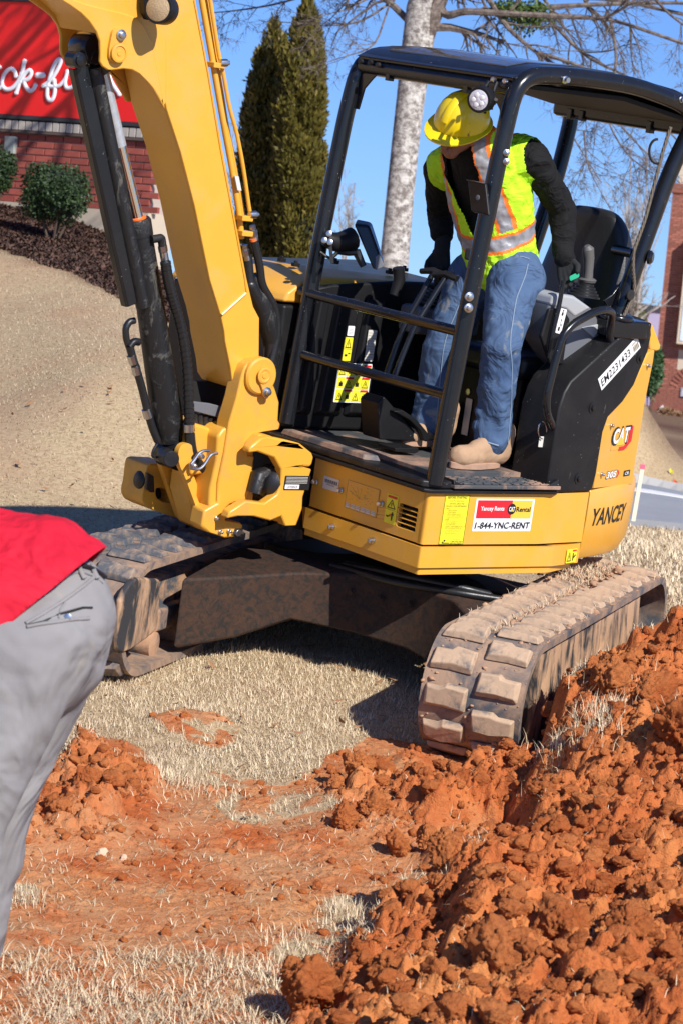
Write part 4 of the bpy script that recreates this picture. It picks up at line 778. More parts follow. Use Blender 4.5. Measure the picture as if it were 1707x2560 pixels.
# ================================================================= UNDERCARRIAGE
azT=math.radians(31.2);dT=V3(math.cos(azT),math.sin(azT),0);mT=V3(-math.sin(azT),math.cos(azT),0)
taT=.50;TH=.52;TL=2.44;rT=TH/2
def T(t,n,z): return dT*(taT+t)+mT*n+V3(0,0,ZG+z)
def stad(s_,r):            # point on the stadium of radius r at arclength s_ (radius-rT path), returns t,z and normal
    L=TL-2*rT;per=2*L+2*math.pi*rT;s_=s_%per
    if s_<L: return (-L/2+s_,rT+r),(0,1)
    s_-=L
    if s_<math.pi*rT: a=math.pi/2-s_/rT;return (L/2+r*math.cos(a),rT+r*math.sin(a)),(math.cos(a),math.sin(a))
    s_-=math.pi*rT
    if s_<L: return (L/2-s_,rT-r),(0,-1)
    s_-=L;a=-math.pi/2-s_/rT;return (-L/2+r*math.cos(a),rT+r*math.sin(a)),(math.cos(a),math.sin(a))
PER=2*(TL-2*rT)+2*math.pi*rT
LUGN=34
def lugmesh():
    # lug in local frame: x along travel, y across, z outwards
    mb=MB();w,h=.172,.030
    base=[(-.050,0,0),(.050,0,0),(.056,w*.5,0),(.040,w*.62,0),(.040,w,0),(-.050,w,0),(-.046,w*.55,0)]
    top=[(-.036,.008,h),(.036,.008,h),(.042,w*.48,h),(.028,w*.60,h),(.026,w-.012,h*.8),(-.036,w-.012,h*.8),(-.032,w*.5,h)]
    mb.loft([base,top]);me_o=mb.build('lug',M['lug'],None,bevel=.006,seg=2);return me_o
proto=lugmesh();used_=False
def lugvar(seed):
    r=np.random.default_rng(seed);me=proto.data.copy();n=len(me.vertices);c=np.empty(n*3);me.vertices.foreach_get('co',c);c=c.reshape(-1,3)
    c[:,2]*=np.where(c[:,2]>.01,r.uniform(.75,1.1,n),1);top_=c[:,2]>.01;c[top_,0]+=r.normal(0,.003,top_.sum());c[top_,1]+=r.normal(0,.004,top_.sum());me.vertices.foreach_set('co',c.ravel());return me
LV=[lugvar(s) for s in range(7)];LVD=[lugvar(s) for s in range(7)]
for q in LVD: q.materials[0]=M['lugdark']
def track(n0,near):
    global used_
    tr=None;mb=MB();rings=[];N=150
    for k in range(N):
        s_=PER*k/N;(t,z),nn=stad(s_,rT-.026);(t2,z2),_=stad(s_,rT-.056)
        rings.append([T(t,n0,z),T(t,n0+.02,z),T(t,n0+.38,z),T(t,n0+.4,z),T(t2,n0+.4,z2),T(t2,n0,z2)])
    rings.append(rings[0]);mb.loft(rings,True,False);tr=mb.build('track',M['belt'],EX,ang=50)
    for k in range(LUGN):
        for side in(0,1):
            s_=PER*(k+.5*side)/LUGN;(t,z),nn=stad(s_,rT-.0275)
            X=dT*nn[1]-V3(0,0,1)*nn[0];Zv=dT*nn[0]+V3(0,0,1)*nn[1]
            Yv=mT if side else -mT
            o_=T(t,n0+.2+(.012 if side else -.012),z)
            if not used_: o=proto;used_=True
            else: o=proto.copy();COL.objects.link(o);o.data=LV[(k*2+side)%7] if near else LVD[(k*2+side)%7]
            Xx=X if True else X
            s1=random.uniform(.93,1.05)
            o.parent=tr;o.matrix_basis=Matrix([[Xx[i]*s1,Yv[i],Zv[i]*s1,o_[i]] for i in range(3)]+[[0,0,0,1]])
    # frame, rollers, idler and sprocket
    mb=MB();L=TL-2*rT
    mb.obox(T(0,n0+.2,rT+.02),dT*(L/2-.0),mT*.09,V3(0,0,1)*.085);mb.obox(T(0,n0+.2,rT-.07),dT*(L/2-.1),mT*.13,V3(0,0,1)*.05);mb.build('track_frame',M['mudside'],EX,bevel=.015)
    for t in(-L/2,L/2):
        mb=MB();mb.lathe(T(t,n0+.1,rT),mT,[(.05,-.03),(.06,-.02),(.07,.0),(.155,.005),(.172,.01),(.172,.19),(.155,.195),(.07,.2),(.06,.22)],32);mb.build('idler' if t<0 else 'sprocket',M['mudside'],EX)
    for k in range(5):
        mb=MB();mb.lathe(T(-L/2+.28+(L-.56)*k/4,n0+.06,.095),mT,[(.03,0),(.055,.005),(.055,.275),(.03,.28)],20);mb.build('track_roller',M['mudside'],EX)
    return tr
trA=track(-.684,True);trB=track(.953,False)
# mud packed along the near flank of the right-hand track
mb=MB();rings=[]
for k in range(60):
    t=-TL/2+.25+(TL-.75)*k/59;j=random.uniform(-.008,.008)
    rings.append([T(t,-.66+j,.06),T(t,-.60,.05),T(t,-.60,TH-.06),T(t,-.655+j,TH-.07),T(t,-.668+j*2,.25)])
mb.loft(rings);mb.build('packed_mud',M['streak'],EX)
# near end plate of the far track (smeared with mud)
mb=MB();pr_=[]
for x,y in((535,790),(560,740),(600,670),(640,640),(700,640),(790,650),(795,700),(775,950),(770,975),(700,1040),(600,1110),(540,1135),(515,1110),(512,1000)):
    pr_.append(U('ZU',x,y,mT,.953-.01))
mb.prism(pr_,mT*.03);mb.build('end_plate',M['streak'],EX,bevel=.012)
# X frame between the tracks
top=[U('ZU',x,y,mT,.79) for x,y in((800,520),(1000,420))]
def across(n,t,z): return T(t,n,z)
mb=MB()
sec0=[(-.55,.40),(-.25,.44),(-.2,.25),(-.62,.12)]
secs=[(.96,[(-.62,.38),(-.0,.44),(-.0,.10),(-.62,.08)]),(.78,[(-.42,.40),(.05,.45),(.05,.15),(-.40,.13)]),(.6,[(-.26,.43),(.1,.47),(.1,.24),(-.24,.22)]),(.35,[(-.16,.46),(.2,.50),(.2,.24),(-.15,.20)]),(.1,[(-.17,.46),(.2,.50),(.2,.22),(-.16,.18)]),(-.1,[(-.26,.45),(.1,.48),(.1,.18),(-.25,.14)]),(-.29,[(-.45,.38),(-.1,.44),(-.1,.12),(-.45,.09)])]
mb.loft([[across(n,t,z) for t,z in s_] for n,s_ in secs]);mb.build('cross_frame',M['rust'],EX,bevel=.015)
mb=MB();secs2=[(.96,[(1.0,.36),(.3,.42),(.3,.16),(1.0,.12)]),(.3,[(.5,.44),(.1,.46),(.1,.28),(.5,.26)]),(-.29,[(.9,.36),(.3,.40),(.3,.12),(.9,.09)])]
mb.loft([[across(n,t,z) for t,z in s_] for n,s_ in secs2]);mb.build('cross_frame',M['rust'],EX,bevel=.015)
mb=MB();ctr=T(0.05,.2,0);mb.lathe((.75,.85,-.06),(0,0,1),[(.42,-.02),(.42,.05),(.40,.07)],40);mb.build('slew_ring',M['rust'],EX)
for k in range(5):
    q=T(-.18,.5-.13*k,.38);mb=MB();mb.lathe(q+V3(0,0,0),-dT,[(.016,0),(.016,.008),(.010,.01),(.010,.02)],8);mb.build('frame_bolt',M['rust'],EX)
mb=MB();mb.tube([T(-.10,.5,.46),T(-.2,.2,.46),T(-.2,-.1,.47),T(-.1,-.25,.46)],.016,10,fil=.1);mb.tube([T(-.08,.45,.47),T(-.18,.2,.49),T(-.18,-.1,.49),T(-.1,-.2,.47)],.016,10,fil=.1);mb.build('travel_hose',M['rubberhose'],EX)
# ================================================================= PEOPLE
def blob(name,parts,mat,parent,off,vox=.01,sm=6,disp=0,dscale=.06,fac=.5,matfn=None,keep=None,sub=0):
    """tapered capsules and ellipsoids fused into one continuous skin"""
    mb=MB()
    for p in parts:
        if p[0]=='c':                    # ('c',p0,r0,p1,r1[,squash_axis,factor])
            _,a,r0,b,r1=p[:5];a=np.array(a,float);b=np.array(b,float);L=np.linalg.norm(b-a);t=(b-a)/L
            h=np.array([0,0,1.]) if abs(t[2])<.9 else np.array([1.,0,0]);u=np.cross(t,h);u/=np.linalg.norm(u);v=np.cross(t,u);rings=[]
            for k in range(1,6): q=math.pi/2*k/6;rings.append((a-t*r0*math.cos(q),r0*math.sin(q)))
            for k in range(0,7): q=k/6;rings.append((a+(b-a)*q,r0+(r1-r0)*q))
            for k in range(5,0,-1): q=math.pi/2*k/6;rings.append((b+t*r1*math.cos(q),r1*math.sin(q)))
            R=[]
            for c,r in rings:
                ring=[]
                for an in np.arange(20)*math.pi/10:
                    d=r*(math.cos(an)*u+math.sin(an)*v)
                    if len(p)>5: ax=np.array(p[5],float);ax/=np.linalg.norm(ax);d=d-ax*(d@ax)*(1-p[6])
                    ring.append(c+d)
                R.append(ring)
            mb.loft(R)
        else:                            # ('e',centre,ax,ay,az vectors)
            _,c,ax,ay,az_=p;c,ax,ay,az_=[np.array(q,float) for q in(c,ax,ay,az_)]
            mb.loft([[c+az_*math.sin(f)+math.cos(f)*(ax*math.cos(t)+ay*math.sin(t)) for t in np.arange(20)*math.pi/10] for f in np.radians([-85,-60,-40,-20,0,20,40,60,85])])
    o=mb.build('tmp',mat,None,off=off)
    m=o.modifiers.new('r','REMESH');m.mode='VOXEL';m.voxel_size=vox;m.use_smooth_shade=True
    m=o.modifiers.new('s','SMOOTH');m.factor=fac;m.iterations=sm
    if disp:
        for sc_,st in((dscale,disp),(dscale*.4,disp*.45)):
            tx=bpy.data.textures.new(name+'_folds','CLOUDS');tx.noise_scale=sc_;tx.noise_depth=1;m=o.modifiers.new('d','DISPLACE');m.texture=tx;m.strength=st;m.texture_coords='LOCAL';m.mid_level=.5
    bpy.context.view_layer.update();me=tomesh(o,name);bpy.data.objects.remove(o)
    mats=mat if isinstance(mat,(list,tuple)) else [mat]
    me.materials.clear();[me.materials.append(x) for x in mats];me.shade_smooth()
    if matfn:
        n=len(me.polygons);c=np.empty(n*3);me.polygons.foreach_get('center',c);c=c.reshape(-1,3)+np.array(off);nn=np.empty(n*3);me.polygons.foreach_get('normal',nn)
        mi=matfn(c,nn.reshape(-1,3));me.polygons.foreach_set('material_index',mi.astype(np.int32))
    if keep:
        bm=bmesh.new();bm.from_mesh(me);off_=np.array(off)
        dl=[f for f in bm.faces if not keep(np.array(f.calc_center_median())+off_)];bmesh.ops.delete(bm,geom=dl,context='FACES');bm.to_mesh(me);bm.free()
    ob=bpy.data.objects.new(name,me);COL.objects.link(ob);ob.parent=parent;return ob
# cloth materials
def cloth(name,c,c2,scale=6,rough=.85,weave=400,b=.3,stain=None,fade=None,fold=None):
    m=NT(name);f=m.noise(scale,6,.6,.4);g=m.noise(weave,2);x=m.mix(f,c,c2)
    if stain: x=m.mix(m.mul(m.ramp(m.noise(9,6,.6,.8),.60,.68),.6),x,stain)
    m.col(x).set(Roughness=rough);m.b.inputs['Specular IOR Level'].default_value=.25
    fo=m.noise(fold[0],3,.5,fold[2]) if fold else None
    if fold:
        b1=m.n('Bump',Strength=1.0,Distance=fold[1]);m.l(fo,b1.inputs['Height']);b2=m.n('Bump',Strength=b,Distance=.002);m.l(g,b2.inputs['Height']);m.l(b1.outputs[0],b2.inputs['Normal']);m.l(b2.outputs[0],m.b.inputs['Normal'])
    else: m.bump(g,b,.002)
    return m.m
M['denim']=cloth('denim_worn',(.018,.050,.135),(.115,.18,.29),3.2,.85,500,.4,(.30,.29,.24),fold=(6.5,.045,1.1))
M['seam']=plain('denim_seam',(.22,.29,.38),.8)
M['hiviz']=cloth('hi_viz_mesh',(.42,.82,.02),(.55,.90,.03),5,.7,260,.5,fold=(9,.03,1.2))
M['tape']=plain('reflective_tape',(.30,.30,.32),.45,.2,.2,40,.3,120)
M['hiorange']=plain('orange_tape',(.95,.19,.015),.6)
M['shirtb']=cloth('black_shirt',(.006,.006,.007),(.011,.011,.012),6,fold=(10,.03,1.5))
M['skin']=plain('skin_brown',(.27,.125,.075),.5,0,.15,12,.2,200)
M['skin2']=plain('skin_light',(.50,.27,.19),.5,0,.1,12,.2,200)
M['glove']=cloth('glove_black',(.012,.013,.015),(.03,.03,.032),8)
M['gloveg']=plain('glove_green_print',(.02,.38,.20),.6)
M['boot']=cloth('tan_boot_leather',(.36,.22,.13),(.48,.32,.20),7,.75,90,.3,(.25,.14,.08))
M['sole']=plain('boot_sole',(.40,.24,.16),.9,0,.3,20,.5,60)
M['leather']=plain('dark_lace',(.09,.055,.035),.7)
M['hair']=plain('hair_dark',(.01,.008,.007),.6)
m=NT('hard_hat_yellow');m.col(m.mix(m.mul(m.ramp(m.noise(22,5,.7,1),.64,.67),.8),(.80,.60,.008),(.12,.08,.02))).set(Roughness=.3);m.b.inputs['Coat Weight'].default_value=.3;M['hat']=m.m
# ---- operator: all joints in the machine frame, from picture position + depth
def J(x,y,d): return H('D',x,y,d)
fa,fb=J(1130,1040,11.86),J(990,1000,12.2)
footN=U('D',1105,1074,'z',.392);footF=U('D',985,1020,'z',.41)
base=footN.copy()
OP=empty('person',mat=MROOT@Matrix.Translation(Vector(base)))
tag(OP,'operator in a yellow hard hat, lime safety vest and blue jeans standing in the cab','person')
dN=(RH@footN+P0)[2];dF=(RH@footF+P0)[2]
hipC=J(1150,595,dN+.12);hipL=J(1180,625,dN+.05);hipR=J(1085,640,dN+.2)
knL=J(1150,800,dN-.08);anL=J(1128,1005,dN+.02)
knR=J(1012,800,dF-.15);anR=J(985,965,dF-.05)
chest=J(1122,440,dN+.02);neck=J(1085,325,dN-.12);head=J(1050,275,dN-.2);chin=J(1058,350,dN-.27)
shL=J(1222,365,dN-.08);shR=J(1012,385,dN+.18)
elL=J(1290,480,dN+.1);wrL=J(1293,590,dN+.08);haL=J(1305,640,dN+.05)
elR=J(1012,490,dF+.1);wrR=J(1014,570,dF+.02);haR=J(1010,610,dF)
fwd=np.array([-.85,-.35,0.]);fwd/=np.linalg.norm(fwd)     # the way he faces
side_=np.array([-fwd[1],fwd[0],0])
upt=(neck-hipC)/np.linalg.norm(neck-hipC);lat=(shL-shR)/np.linalg.norm(shL-shR);frt=np.cross(upt,lat);frt=frt if frt@fwd>0 else -frt;frt/=np.linalg.norm(frt)
body=[('c',hipC,.10,chest,.10),('c',chest,.10,neck,.05),('c',neck,.05,head,.055),('c',shL,.04,shR,.04),('c',shL,.04,elL,.035),('c',elL,.035,wrL,.026),('c',shR,.04,elR,.035),('c',elR,.035,wrR,.027),
 ('c',hipC,.08,hipL,.07),('c',hipC,.08,hipR,.07),('c',hipL,.07,knL,.05),('c',knL,.05,anL,.035),('c',hipR,.07,knR,.05),('c',knR,.05,anR,.035)]
_c=lambda x,y,z:RH.T@np.array([x,y,z],float)
hd=_c(-.10,.76,.64);hd/=np.linalg.norm(hd)            # head axis pointing to the chin
hf=_c(-.62,.42,-.55);hf=hf-hd*(hf@hd);hf/=np.linalg.norm(hf);hs=np.cross(hd,hf)
hc=J(1056,298,dN-.22)
face=[('e',hc,hf*.085,hs*.07,hd*.10),('c',hc+hd*.045+hf*.02,.052,hc+hd*.085+hf*.045,.034),('c',hc+hf*.082+hd*.02,.010,hc+hf*.100+hd*.045,.015),('c',hc+hf*.09+hd*.072+hs*.015,.010,hc+hf*.09+hd*.072-hs*.015,.010),
 ('c',hc+hf*.075+hs*.03,.012,hc+hf*.078+hs*.012,.012),('c',hc+hf*.075-hs*.03,.012,hc+hf*.078-hs*.012,.012),('c',hc+hs*.072+hd*.01,.014,hc+hs*.074+hd*.035,.011),('c',hc-hs*.072+hd*.01,.014,hc-hs*.074+hd*.035,.011)]
blob('body',body+face,M['skin'],OP,base,.009,3)
for sg in(1,-1):
    m=MB();m.lathe(hc+hf*.078+hs*.028*sg+hd*.008,hf,[(.009,0),(.006,.004),(0,.005)],10);m.build('eye',M['white'],OP,off=base)
blob('hair',[('e',hc-hd*.02-hf*.012,hf*.088,hs*.075,hd*.085)],M['hair'],OP,base,.008,3)
# hard hat
hx=-hd;mb=MB();hh=hc-hd*.035+hf*.0
rings=[]
for f in(0,8,20,35,50,65,78,88):
    a=math.radians(f);rings.append([hh+hx*(.005+.135*math.sin(a))+math.cos(a)*(hf*.128*math.cos(t)+hs*.108*math.sin(t)) for t in np.arange(36)*math.pi/18])
mb.loft(rings);hat=mb.build('hard_hat',M['hat'],OP,off=base,ang=60)
mb=MB();br=[[],[],[],[]]
for t in np.arange(36)*math.pi/18:
    e=.016+.038*max(0,math.cos(t))**2;d_=hf*math.cos(t)+hs*math.sin(t)
    ri=hf*.122*math.cos(t)+hs*.102*math.sin(t);ro=hf*(.128+e)*math.cos(t)+hs*(.108+e*.8)*math.sin(t);dr_=-hx*.012*max(0,math.cos(t))
    br[0].append(hh+ri+hx*.004);br[1].append(hh+ro-hx*.002+dr_);br[2].append(hh+ro-hx*.008+dr_);br[3].append(hh+ri-hx*.004)
br.append(br[0]);mb.loft(br,True,False);mb.build('hat_brim',M['hat'],hat,off=base,ang=60)
mb=MB();rg=[]
for f in np.radians(np.linspace(20,160,20)): 
    c=hh+hx*(.004+.139*math.sin(f))+hf*.130*math.cos(f);rg.append([c-hs*.018,c+(hx*math.sin(f)+hf*math.cos(f))*.006-hs*.010,c+(hx*math.sin(f)+hf*math.cos(f))*.006+hs*.010,c+hs*.018])
mb.loft(rg,True,True);mb.build('hat_ridge',M['hat'],hat,off=base,ang=60)
# jeans
def zfold(y): return y
jn=[('c',hipC+upt*.06,.138,hipC,.150,frt,.85),('c',hipC,.14,hipL-upt*.03,.125),('c',hipC,.13,hipR-upt*.02,.12),('c',hipL,.118,knL,.085),('c',knL,.085,anL+np.array([0,0,.05]),.070),('c',anL+np.array([0,0,.06]),.076,anL+np.array([0,0,-.01]),.076),
    ('c',hipR,.115,knR,.082),('c',knR,.082,anR+np.array([0,0,.05]),.072),('c',anR+np.array([0,0,.05]),.075,anR,.074)]
for kk,(p,q,r) in enumerate(((knL,anL,.089),(knR,anR,.083))):    # bunched cloth rolls along the shins
    for f in(.12,.3,.52,.68,.8,.92):
        c=p+(q-p)*f;w_=side_*r*.55;tl=np.array([0,0,random.uniform(-.03,.03)]);jn.append(('c',c-w_+frt*r*.42+tl,.026,c+w_+frt*r*.42-tl,.024))
def jm(c,n):
    mi=np.zeros(len(c),int)
    for p,q,r in((hipL,knL,.1),(knL,anL,.08),(hipR,knR,.1),(knR,anR,.08)):
        t=(q-p)/np.linalg.norm(q-p);d=c-p;al=d@t;rad=d-np.outer(al,t);so=side_*1.0
        wv=np.cross(t,rad/np.maximum(np.linalg.norm(rad,axis=1),1e-6)[:,None])
        dirn_=np.array([.25,-1.,0]);dirn_=dirn_-t*(dirn_@t);dirn_/=np.linalg.norm(dirn_)
        ang=(rad/np.maximum(np.linalg.norm(rad,axis=1),1e-6)[:,None])@dirn_
        mi[(al>0)&(al<np.linalg.norm(q-p)*1.05)&(ang>.998)]=1
    return mi
blob('jeans',jn,[M['denim'],M['seam']],OP,base,.0085,2,.014,.09,matfn=None)
mb=MB()
ld=np.array([.2,-1.,0]);ld/=np.linalg.norm(ld)
mb=MB()
for p,q,r0,r1 in((hipL,knL,.124,.094),(knL,anL,.094,.084)):
    pass
# black shirt
sh=[('c',hipC+upt*.05,.125,chest,.145,frt,.8),('c',chest,.15,neck-upt*.05,.12,frt,.8),('c',shL-lat*.03,.085,shR+lat*.03,.085),('c',neck-upt*.03,.075,neck+upt*.03,.062),
    ('c',shL,.074,elL,.058),('c',elL,.058,wrL,.043),('c',wrL,.044,wrL+(haL-wrL)*.1,.046),('c',shR,.075,elR,.06),('c',elR,.06,elR+(wrR-elR)*.55,.052)]
blob('shirt',sh,M['shirtb'],OP,base,.0085,3,.014,.06)
# vest: same torso, larger, cut at the arm holes, V neck and hem
vs=[('c',hipC+upt*.02,.165,chest,.188,frt,.82),('c',chest,.186,neck-upt*.07,.155,frt,.8),('c',shL-lat*.05,.108,shR+lat*.06,.108,frt,1.0),('c',hipC-upt*.02+frt*.02,.155,hipC+upt*.1,.16,frt,.85)]
vc=(chest+neck)/2;vo=hipC
def vu_(c): d=c-vo;return d@upt,d@lat,d@frt
Lt=np.linalg.norm(neck-hipC)
cl_=((shL+shR)/2-vo)@lat
def keep(c):
    h,l,f=vu_(c);l0=l-cl_*min(1,max(0,h/Lt))
    if h<-.07+.05*abs(l0)/.2-(.06 if f>0 and abs(l0)<.06 else 0): return False
    dL=np.linalg.norm((c-(shL+lat*.06))-0);dR=np.linalg.norm(c-(shR-lat*.05))
    if np.linalg.norm((c-shL)-lat*min(0.3,max(0,(c-shL)@lat)))<.092 and (c-shL)@lat>.01: return False
    if (c-shL)@lat>.06 or (c-shR)@lat<-.055: return False
    if f>-.03 and h>.16 and abs(l0)<.012+.085*min(1,(h-.16)/.28): return False       # open front
    if np.linalg.norm(c-neck)<.095 and f>-.05: return False
    return True
def vm_(c,n):
    d=c-vo;h=d@upt;l=d@lat-cl_*np.clip(h/Lt,0,1);mi=np.zeros(len(c),int)
    def band(x,w1,w2): 
        mi[np.abs(x)<w2]=2;mi[np.abs(x)<w1]=1
    band(h-.125+.05*l,.025,.038)
    sel=h>.165
    x=np.minimum(np.abs(l-.125),np.abs(l+.125));m2=sel&(x<.036);m1=sel&(x<.022);mi[m2]=2;mi[m1]=1
    return mi
blob('safety_vest',vs,[M['hiviz'],M['tape'],M['hiorange']],OP,base,.006,4,.024,.08,matfn=vm_,keep=keep)
vest=OP.children[-1];so=vest.modifiers.new('t','SOLIDIFY');so.thickness=.004
# gloves with five fingers
def hand(name,wr,ha,palm_n,across_,L=.085,curl=.5,mat=None):
    t=(ha-wr)/np.linalg.norm(ha-wr);a_=across_-t*(across_@t);a_/=np.linalg.norm(a_);n_=np.cross(t,a_);n_=n_ if n_@palm_n>0 else -n_
    P=[('c',wr-t*.03,.036,wr+t*.02,.036,n_,.85)]
    for i in(-1.5,-.5,.5,1.5): P.append(('c',wr+t*.02+a_*i*.012,.020,wr+t*.085+a_*i*.021,.0155))
    for i,l_ in((-1.5,.070),(-.5,.082),(.5,.085),(1.5,.072)):
        k=wr+t*.088+a_*i*.0215;d1=t*math.cos(curl*.6)+n_*math.sin(curl*.6);d2=t*math.cos(curl*1.8)+n_*math.sin(curl*1.8);d3=t*math.cos(curl*2.8)+n_*math.sin(curl*2.8)
        k1=k+d1*l_*.45;k2=k1+d2*l_*.33;k3=k2+d3*l_*.25;P+=[('c',k,.0115,k1,.0105),('c',k1,.0105,k2,.010),('c',k2,.010,k3,.009)]
    th=wr+t*.03-a_*.032;P+=[('c',th,.016,th+t*.035-a_*.022+n_*.012,.013),('c',th+t*.035-a_*.022+n_*.012,.013,th+t*.065-a_*.02+n_*.03,.011)]
    return blob(name,P,mat,OP,base,.0045,2)
hand('glove',wrL,haL,fwd*1.0,-side_,curl=.45,mat=M['glove']);hand('glove',wrR,haR,fwd,side_,curl=.8,mat=M['glove'])
q=wrL+(haL-wrL)*.95;uu_=np.array([.8,0,.35]);Decal('glove_print',q+np.array([-.035,-.047,-.01]),uu_,np.cross([0,-1,.0],uu_),.055,.022,M['gloveg'],OP,r=.008,off=base)
# boots
def boot(fp,d,lift=0,nm='work_boot'):
    d=np.array(d,float);d/=np.linalg.norm(d);s_=np.array([-d[1],d[0],0]);z=V3(0,0,1);f=np.array(fp)
    heel=f-d*.10
    P=[('c',heel+z*.06,.046,f+d*.06+z*.055,.044,s_,.95),('c',f+d*.05+z*.052,.046,f+d*.145+z*.048,.046),('c',heel+z*.07,.05,heel+z*.15,.058),('c',heel+d*.05+z*.11,.046,f+d*.06+z*.07,.042),('c',f+d*.10+z*.05,.05,f+d*.15+z*.05,.047)]
    b=blob(nm,P,M['boot'],OP,base,.0065,3,.006,.04)
    out=[];N=26
    for t in np.arange(N)*2*math.pi/N:
        x=math.cos(t);y=math.sin(t);w_=.052 if x>0 else .044;out.append(f+d*(.045+.155*x)+s_*(w_*y*(1-.12*x*x)))
    m=MB();m.loft([[p+z*.0 for p in out],[p+z*.012 for p in out],[p*1+z*.028 for p in out]]);m.build('sole',M['sole'],b,off=base,bevel=.004)
    m=MB();m.box((0,0,0),(1,1,1)) if False else None
    for k in range(4):
        c=f+d*(.0+.022*k)+z*(.125-.016*k);m=MB();m.tube([c-s_*.028,c+d*.006+z*.010,c+s_*.028],.0042,6);m.build('lace',M['leather'],b,off=base)
boot(footN,(-1,-.12,0));boot(footF,(-.9,-.25,0))
bpy.context.view_layer.update()
JN=[o for o in OP.children if o.name.startswith('jeans')][0]
def onj(x,y,lift=.002):
    u,v=px('ZL',x,y);d=RH.T@np.array([(u-CX)/F,(v-CY)/F,1]);d/=np.linalg.norm(d);ok,loc,nor,_=JN.ray_cast(Vector(CH-base),Vector(d));return np.array(loc)+base+np.array(nor)*lift if ok else None
def seam(P,r=.0022,name='seam'):
    Q=[onj(*p) for p in P];Q=[q for q in Q if q is not None]
    if len(Q)>2: m=MB();m.tube(Q,r,6);m.build(name,M['seam'],JN,off=base)
seam([(1040,130),(1020,220),(985,310),(950,400),(930,500),(915,600),(900,700),(895,800),(905,900),(910,1000),(905,1100),(905,1200),(900,1300),(890,1400),(885,1500),(875,1590)])
seam([(480,460),(440,560),(400,650),(365,760),(345,860),(335,960),(325,1060),(315,1150),(310,1250),(300,1350),(290,1440)])
seam([(720,75),(850,62),(1000,72),(1050,90)]);seam([(640,1555),(720,1590),(800,1615),(880,1635)],.004,'cuff_seam')
m=MB();m.obox(J(1085,585,dN-.06),side_*.035,V3(0,0,.025),fwd*.012);m.build('belt_pouch',M['glove'],OP,off=base,bevel=.008)
# ---- bending man in the foreground, joints in the world
def K(x,y,d): return Wd('D',x,y,d)
dm=6.75
pel=K(92,1445,dm);belt=K(150,1355,dm)
kF=K(-2,1830,dm+.12);aF=K(-72,2180,dm+.2);kN=K(-75,1870,dm-.15);aN=K(-150,2290,dm-.12)
mb_=Gp('D',-40,2330);MANB=np.array([aF[0],aF[1],aF[2]-.09])
MN=empty('person',loc=Vector(MANB));tag(MN,'man bending forward at the left edge in a red shirt and light grey trousers','person')
M['red']=cloth('red_shirt',(.50,.008,.024),(.60,.011,.034),5,.8,300,.3,fold=(3.5,.06,1.2))
M['chino']=cloth('grey_chino',(.205,.195,.195),(.275,.262,.26),4,.85,420,.4,(.30,.27,.22),fold=(2.6,.07,1.4))
M['belt']=M['belt'];M['leather']=plain('belt_leather',(.02,.015,.02),.5)
hpF=K(130,1480,dm+.12);hpN=K(45,1500,dm-.12)
tor=K(-40,1345,dm-.02);shc=K(-330,1290,dm-.1);hdm=K(-470,1400,dm-.15)
bd=[('c',pel,.12,tor,.12),('c',tor,.12,shc,.11),('c',shc,.06,hdm,.07),('e',hdm,(.09,0,0),(0,.075,0),(0,0,.11)),('c',hpF,.08,kF,.055),('c',kF,.055,aF,.04),('c',hpN,.08,kN,.055),('c',kN,.055,aN,.04)]
shl=K(-320,1330,dm-.3);shr=K(-320,1280,dm+.2);el1=K(-360,1620,dm-.32);ha1=K(-380,1900,dm-.2);el2=K(-380,1600,dm+.22);ha2=K(-400,1880,dm+.2)
bd+=[('c',shc,.07,shl,.05),('c',shl,.05,el1,.04),('c',el1,.04,ha1,.03),('c',shc,.07,shr,.05),('c',shr,.05,el2,.04),('c',el2,.04,ha2,.03)]
for h_ in(ha1,ha2):
    for i in range(4): bd.append(('c',h_+V3((i-1.5)*.018,0,-.04),.012,h_+V3((i-1.5)*.022+.01,0,-.12+.01*abs(i-1.5)),.009))
    bd.append(('c',h_+V3(.03,0,-.02),.014,h_+V3(.05,0,-.07),.011));bd.append(('c',h_,.035,h_+V3(0,0,-.05),.038,(0,1,0),.5))
blob('body',bd,M['skin2'],MN,MANB,.015,4)
tr_=[('c',K(88,1440,dm-.02),.182,K(100,1490,dm+.02),.165),('c',K(60,1400,dm),.165,K(110,1420,dm),.172),('c',hpF+V3(0,0,.02),.136,kF,.090),('c',kF,.090,aF,.082),('c',hpN,.160,kN,.104),('c',kN,.102,aN,.09),
     ('c',K(150,1440,dm+.1),.112,K(140,1500,dm+.1),.11),('c',K(80,1470,dm-.12),.13,K(80,1530,dm-.1),.13)]
pants=blob('trousers',tr_,M['chino'],MN,MANB,.011,5,.020,.16)
rs=[('c',K(118,1395,dm-.02),.198,K(-20,1430,dm-.05),.215),('c',K(95,1330,dm),.158,K(-60,1320,dm),.165,(0,1,0),1.15),('c',K(-60,1320,dm),.165,shc,.15),('c',shc,.14,K(-400,1330,dm-.1),.09),('c',shc,.1,shl,.085),('c',shl,.085,el1,.07),('c',shc,.1,shr,.085),('c',shr,.085,el2,.07),('c',K(110,1345,dm),.15,K(70,1350,dm),.165,(0,1,0),1.1)]
hemA=K(212,1284,dm);hemB=K(0,1468,dm);hd_=(hemB-hemA)/np.linalg.norm(hemB-hemA)
hn=np.cross(hd_,RG.T@[0,0,1.]);hn=hn if hn@(tor-hemA)>0 else -hn
keep_r=None
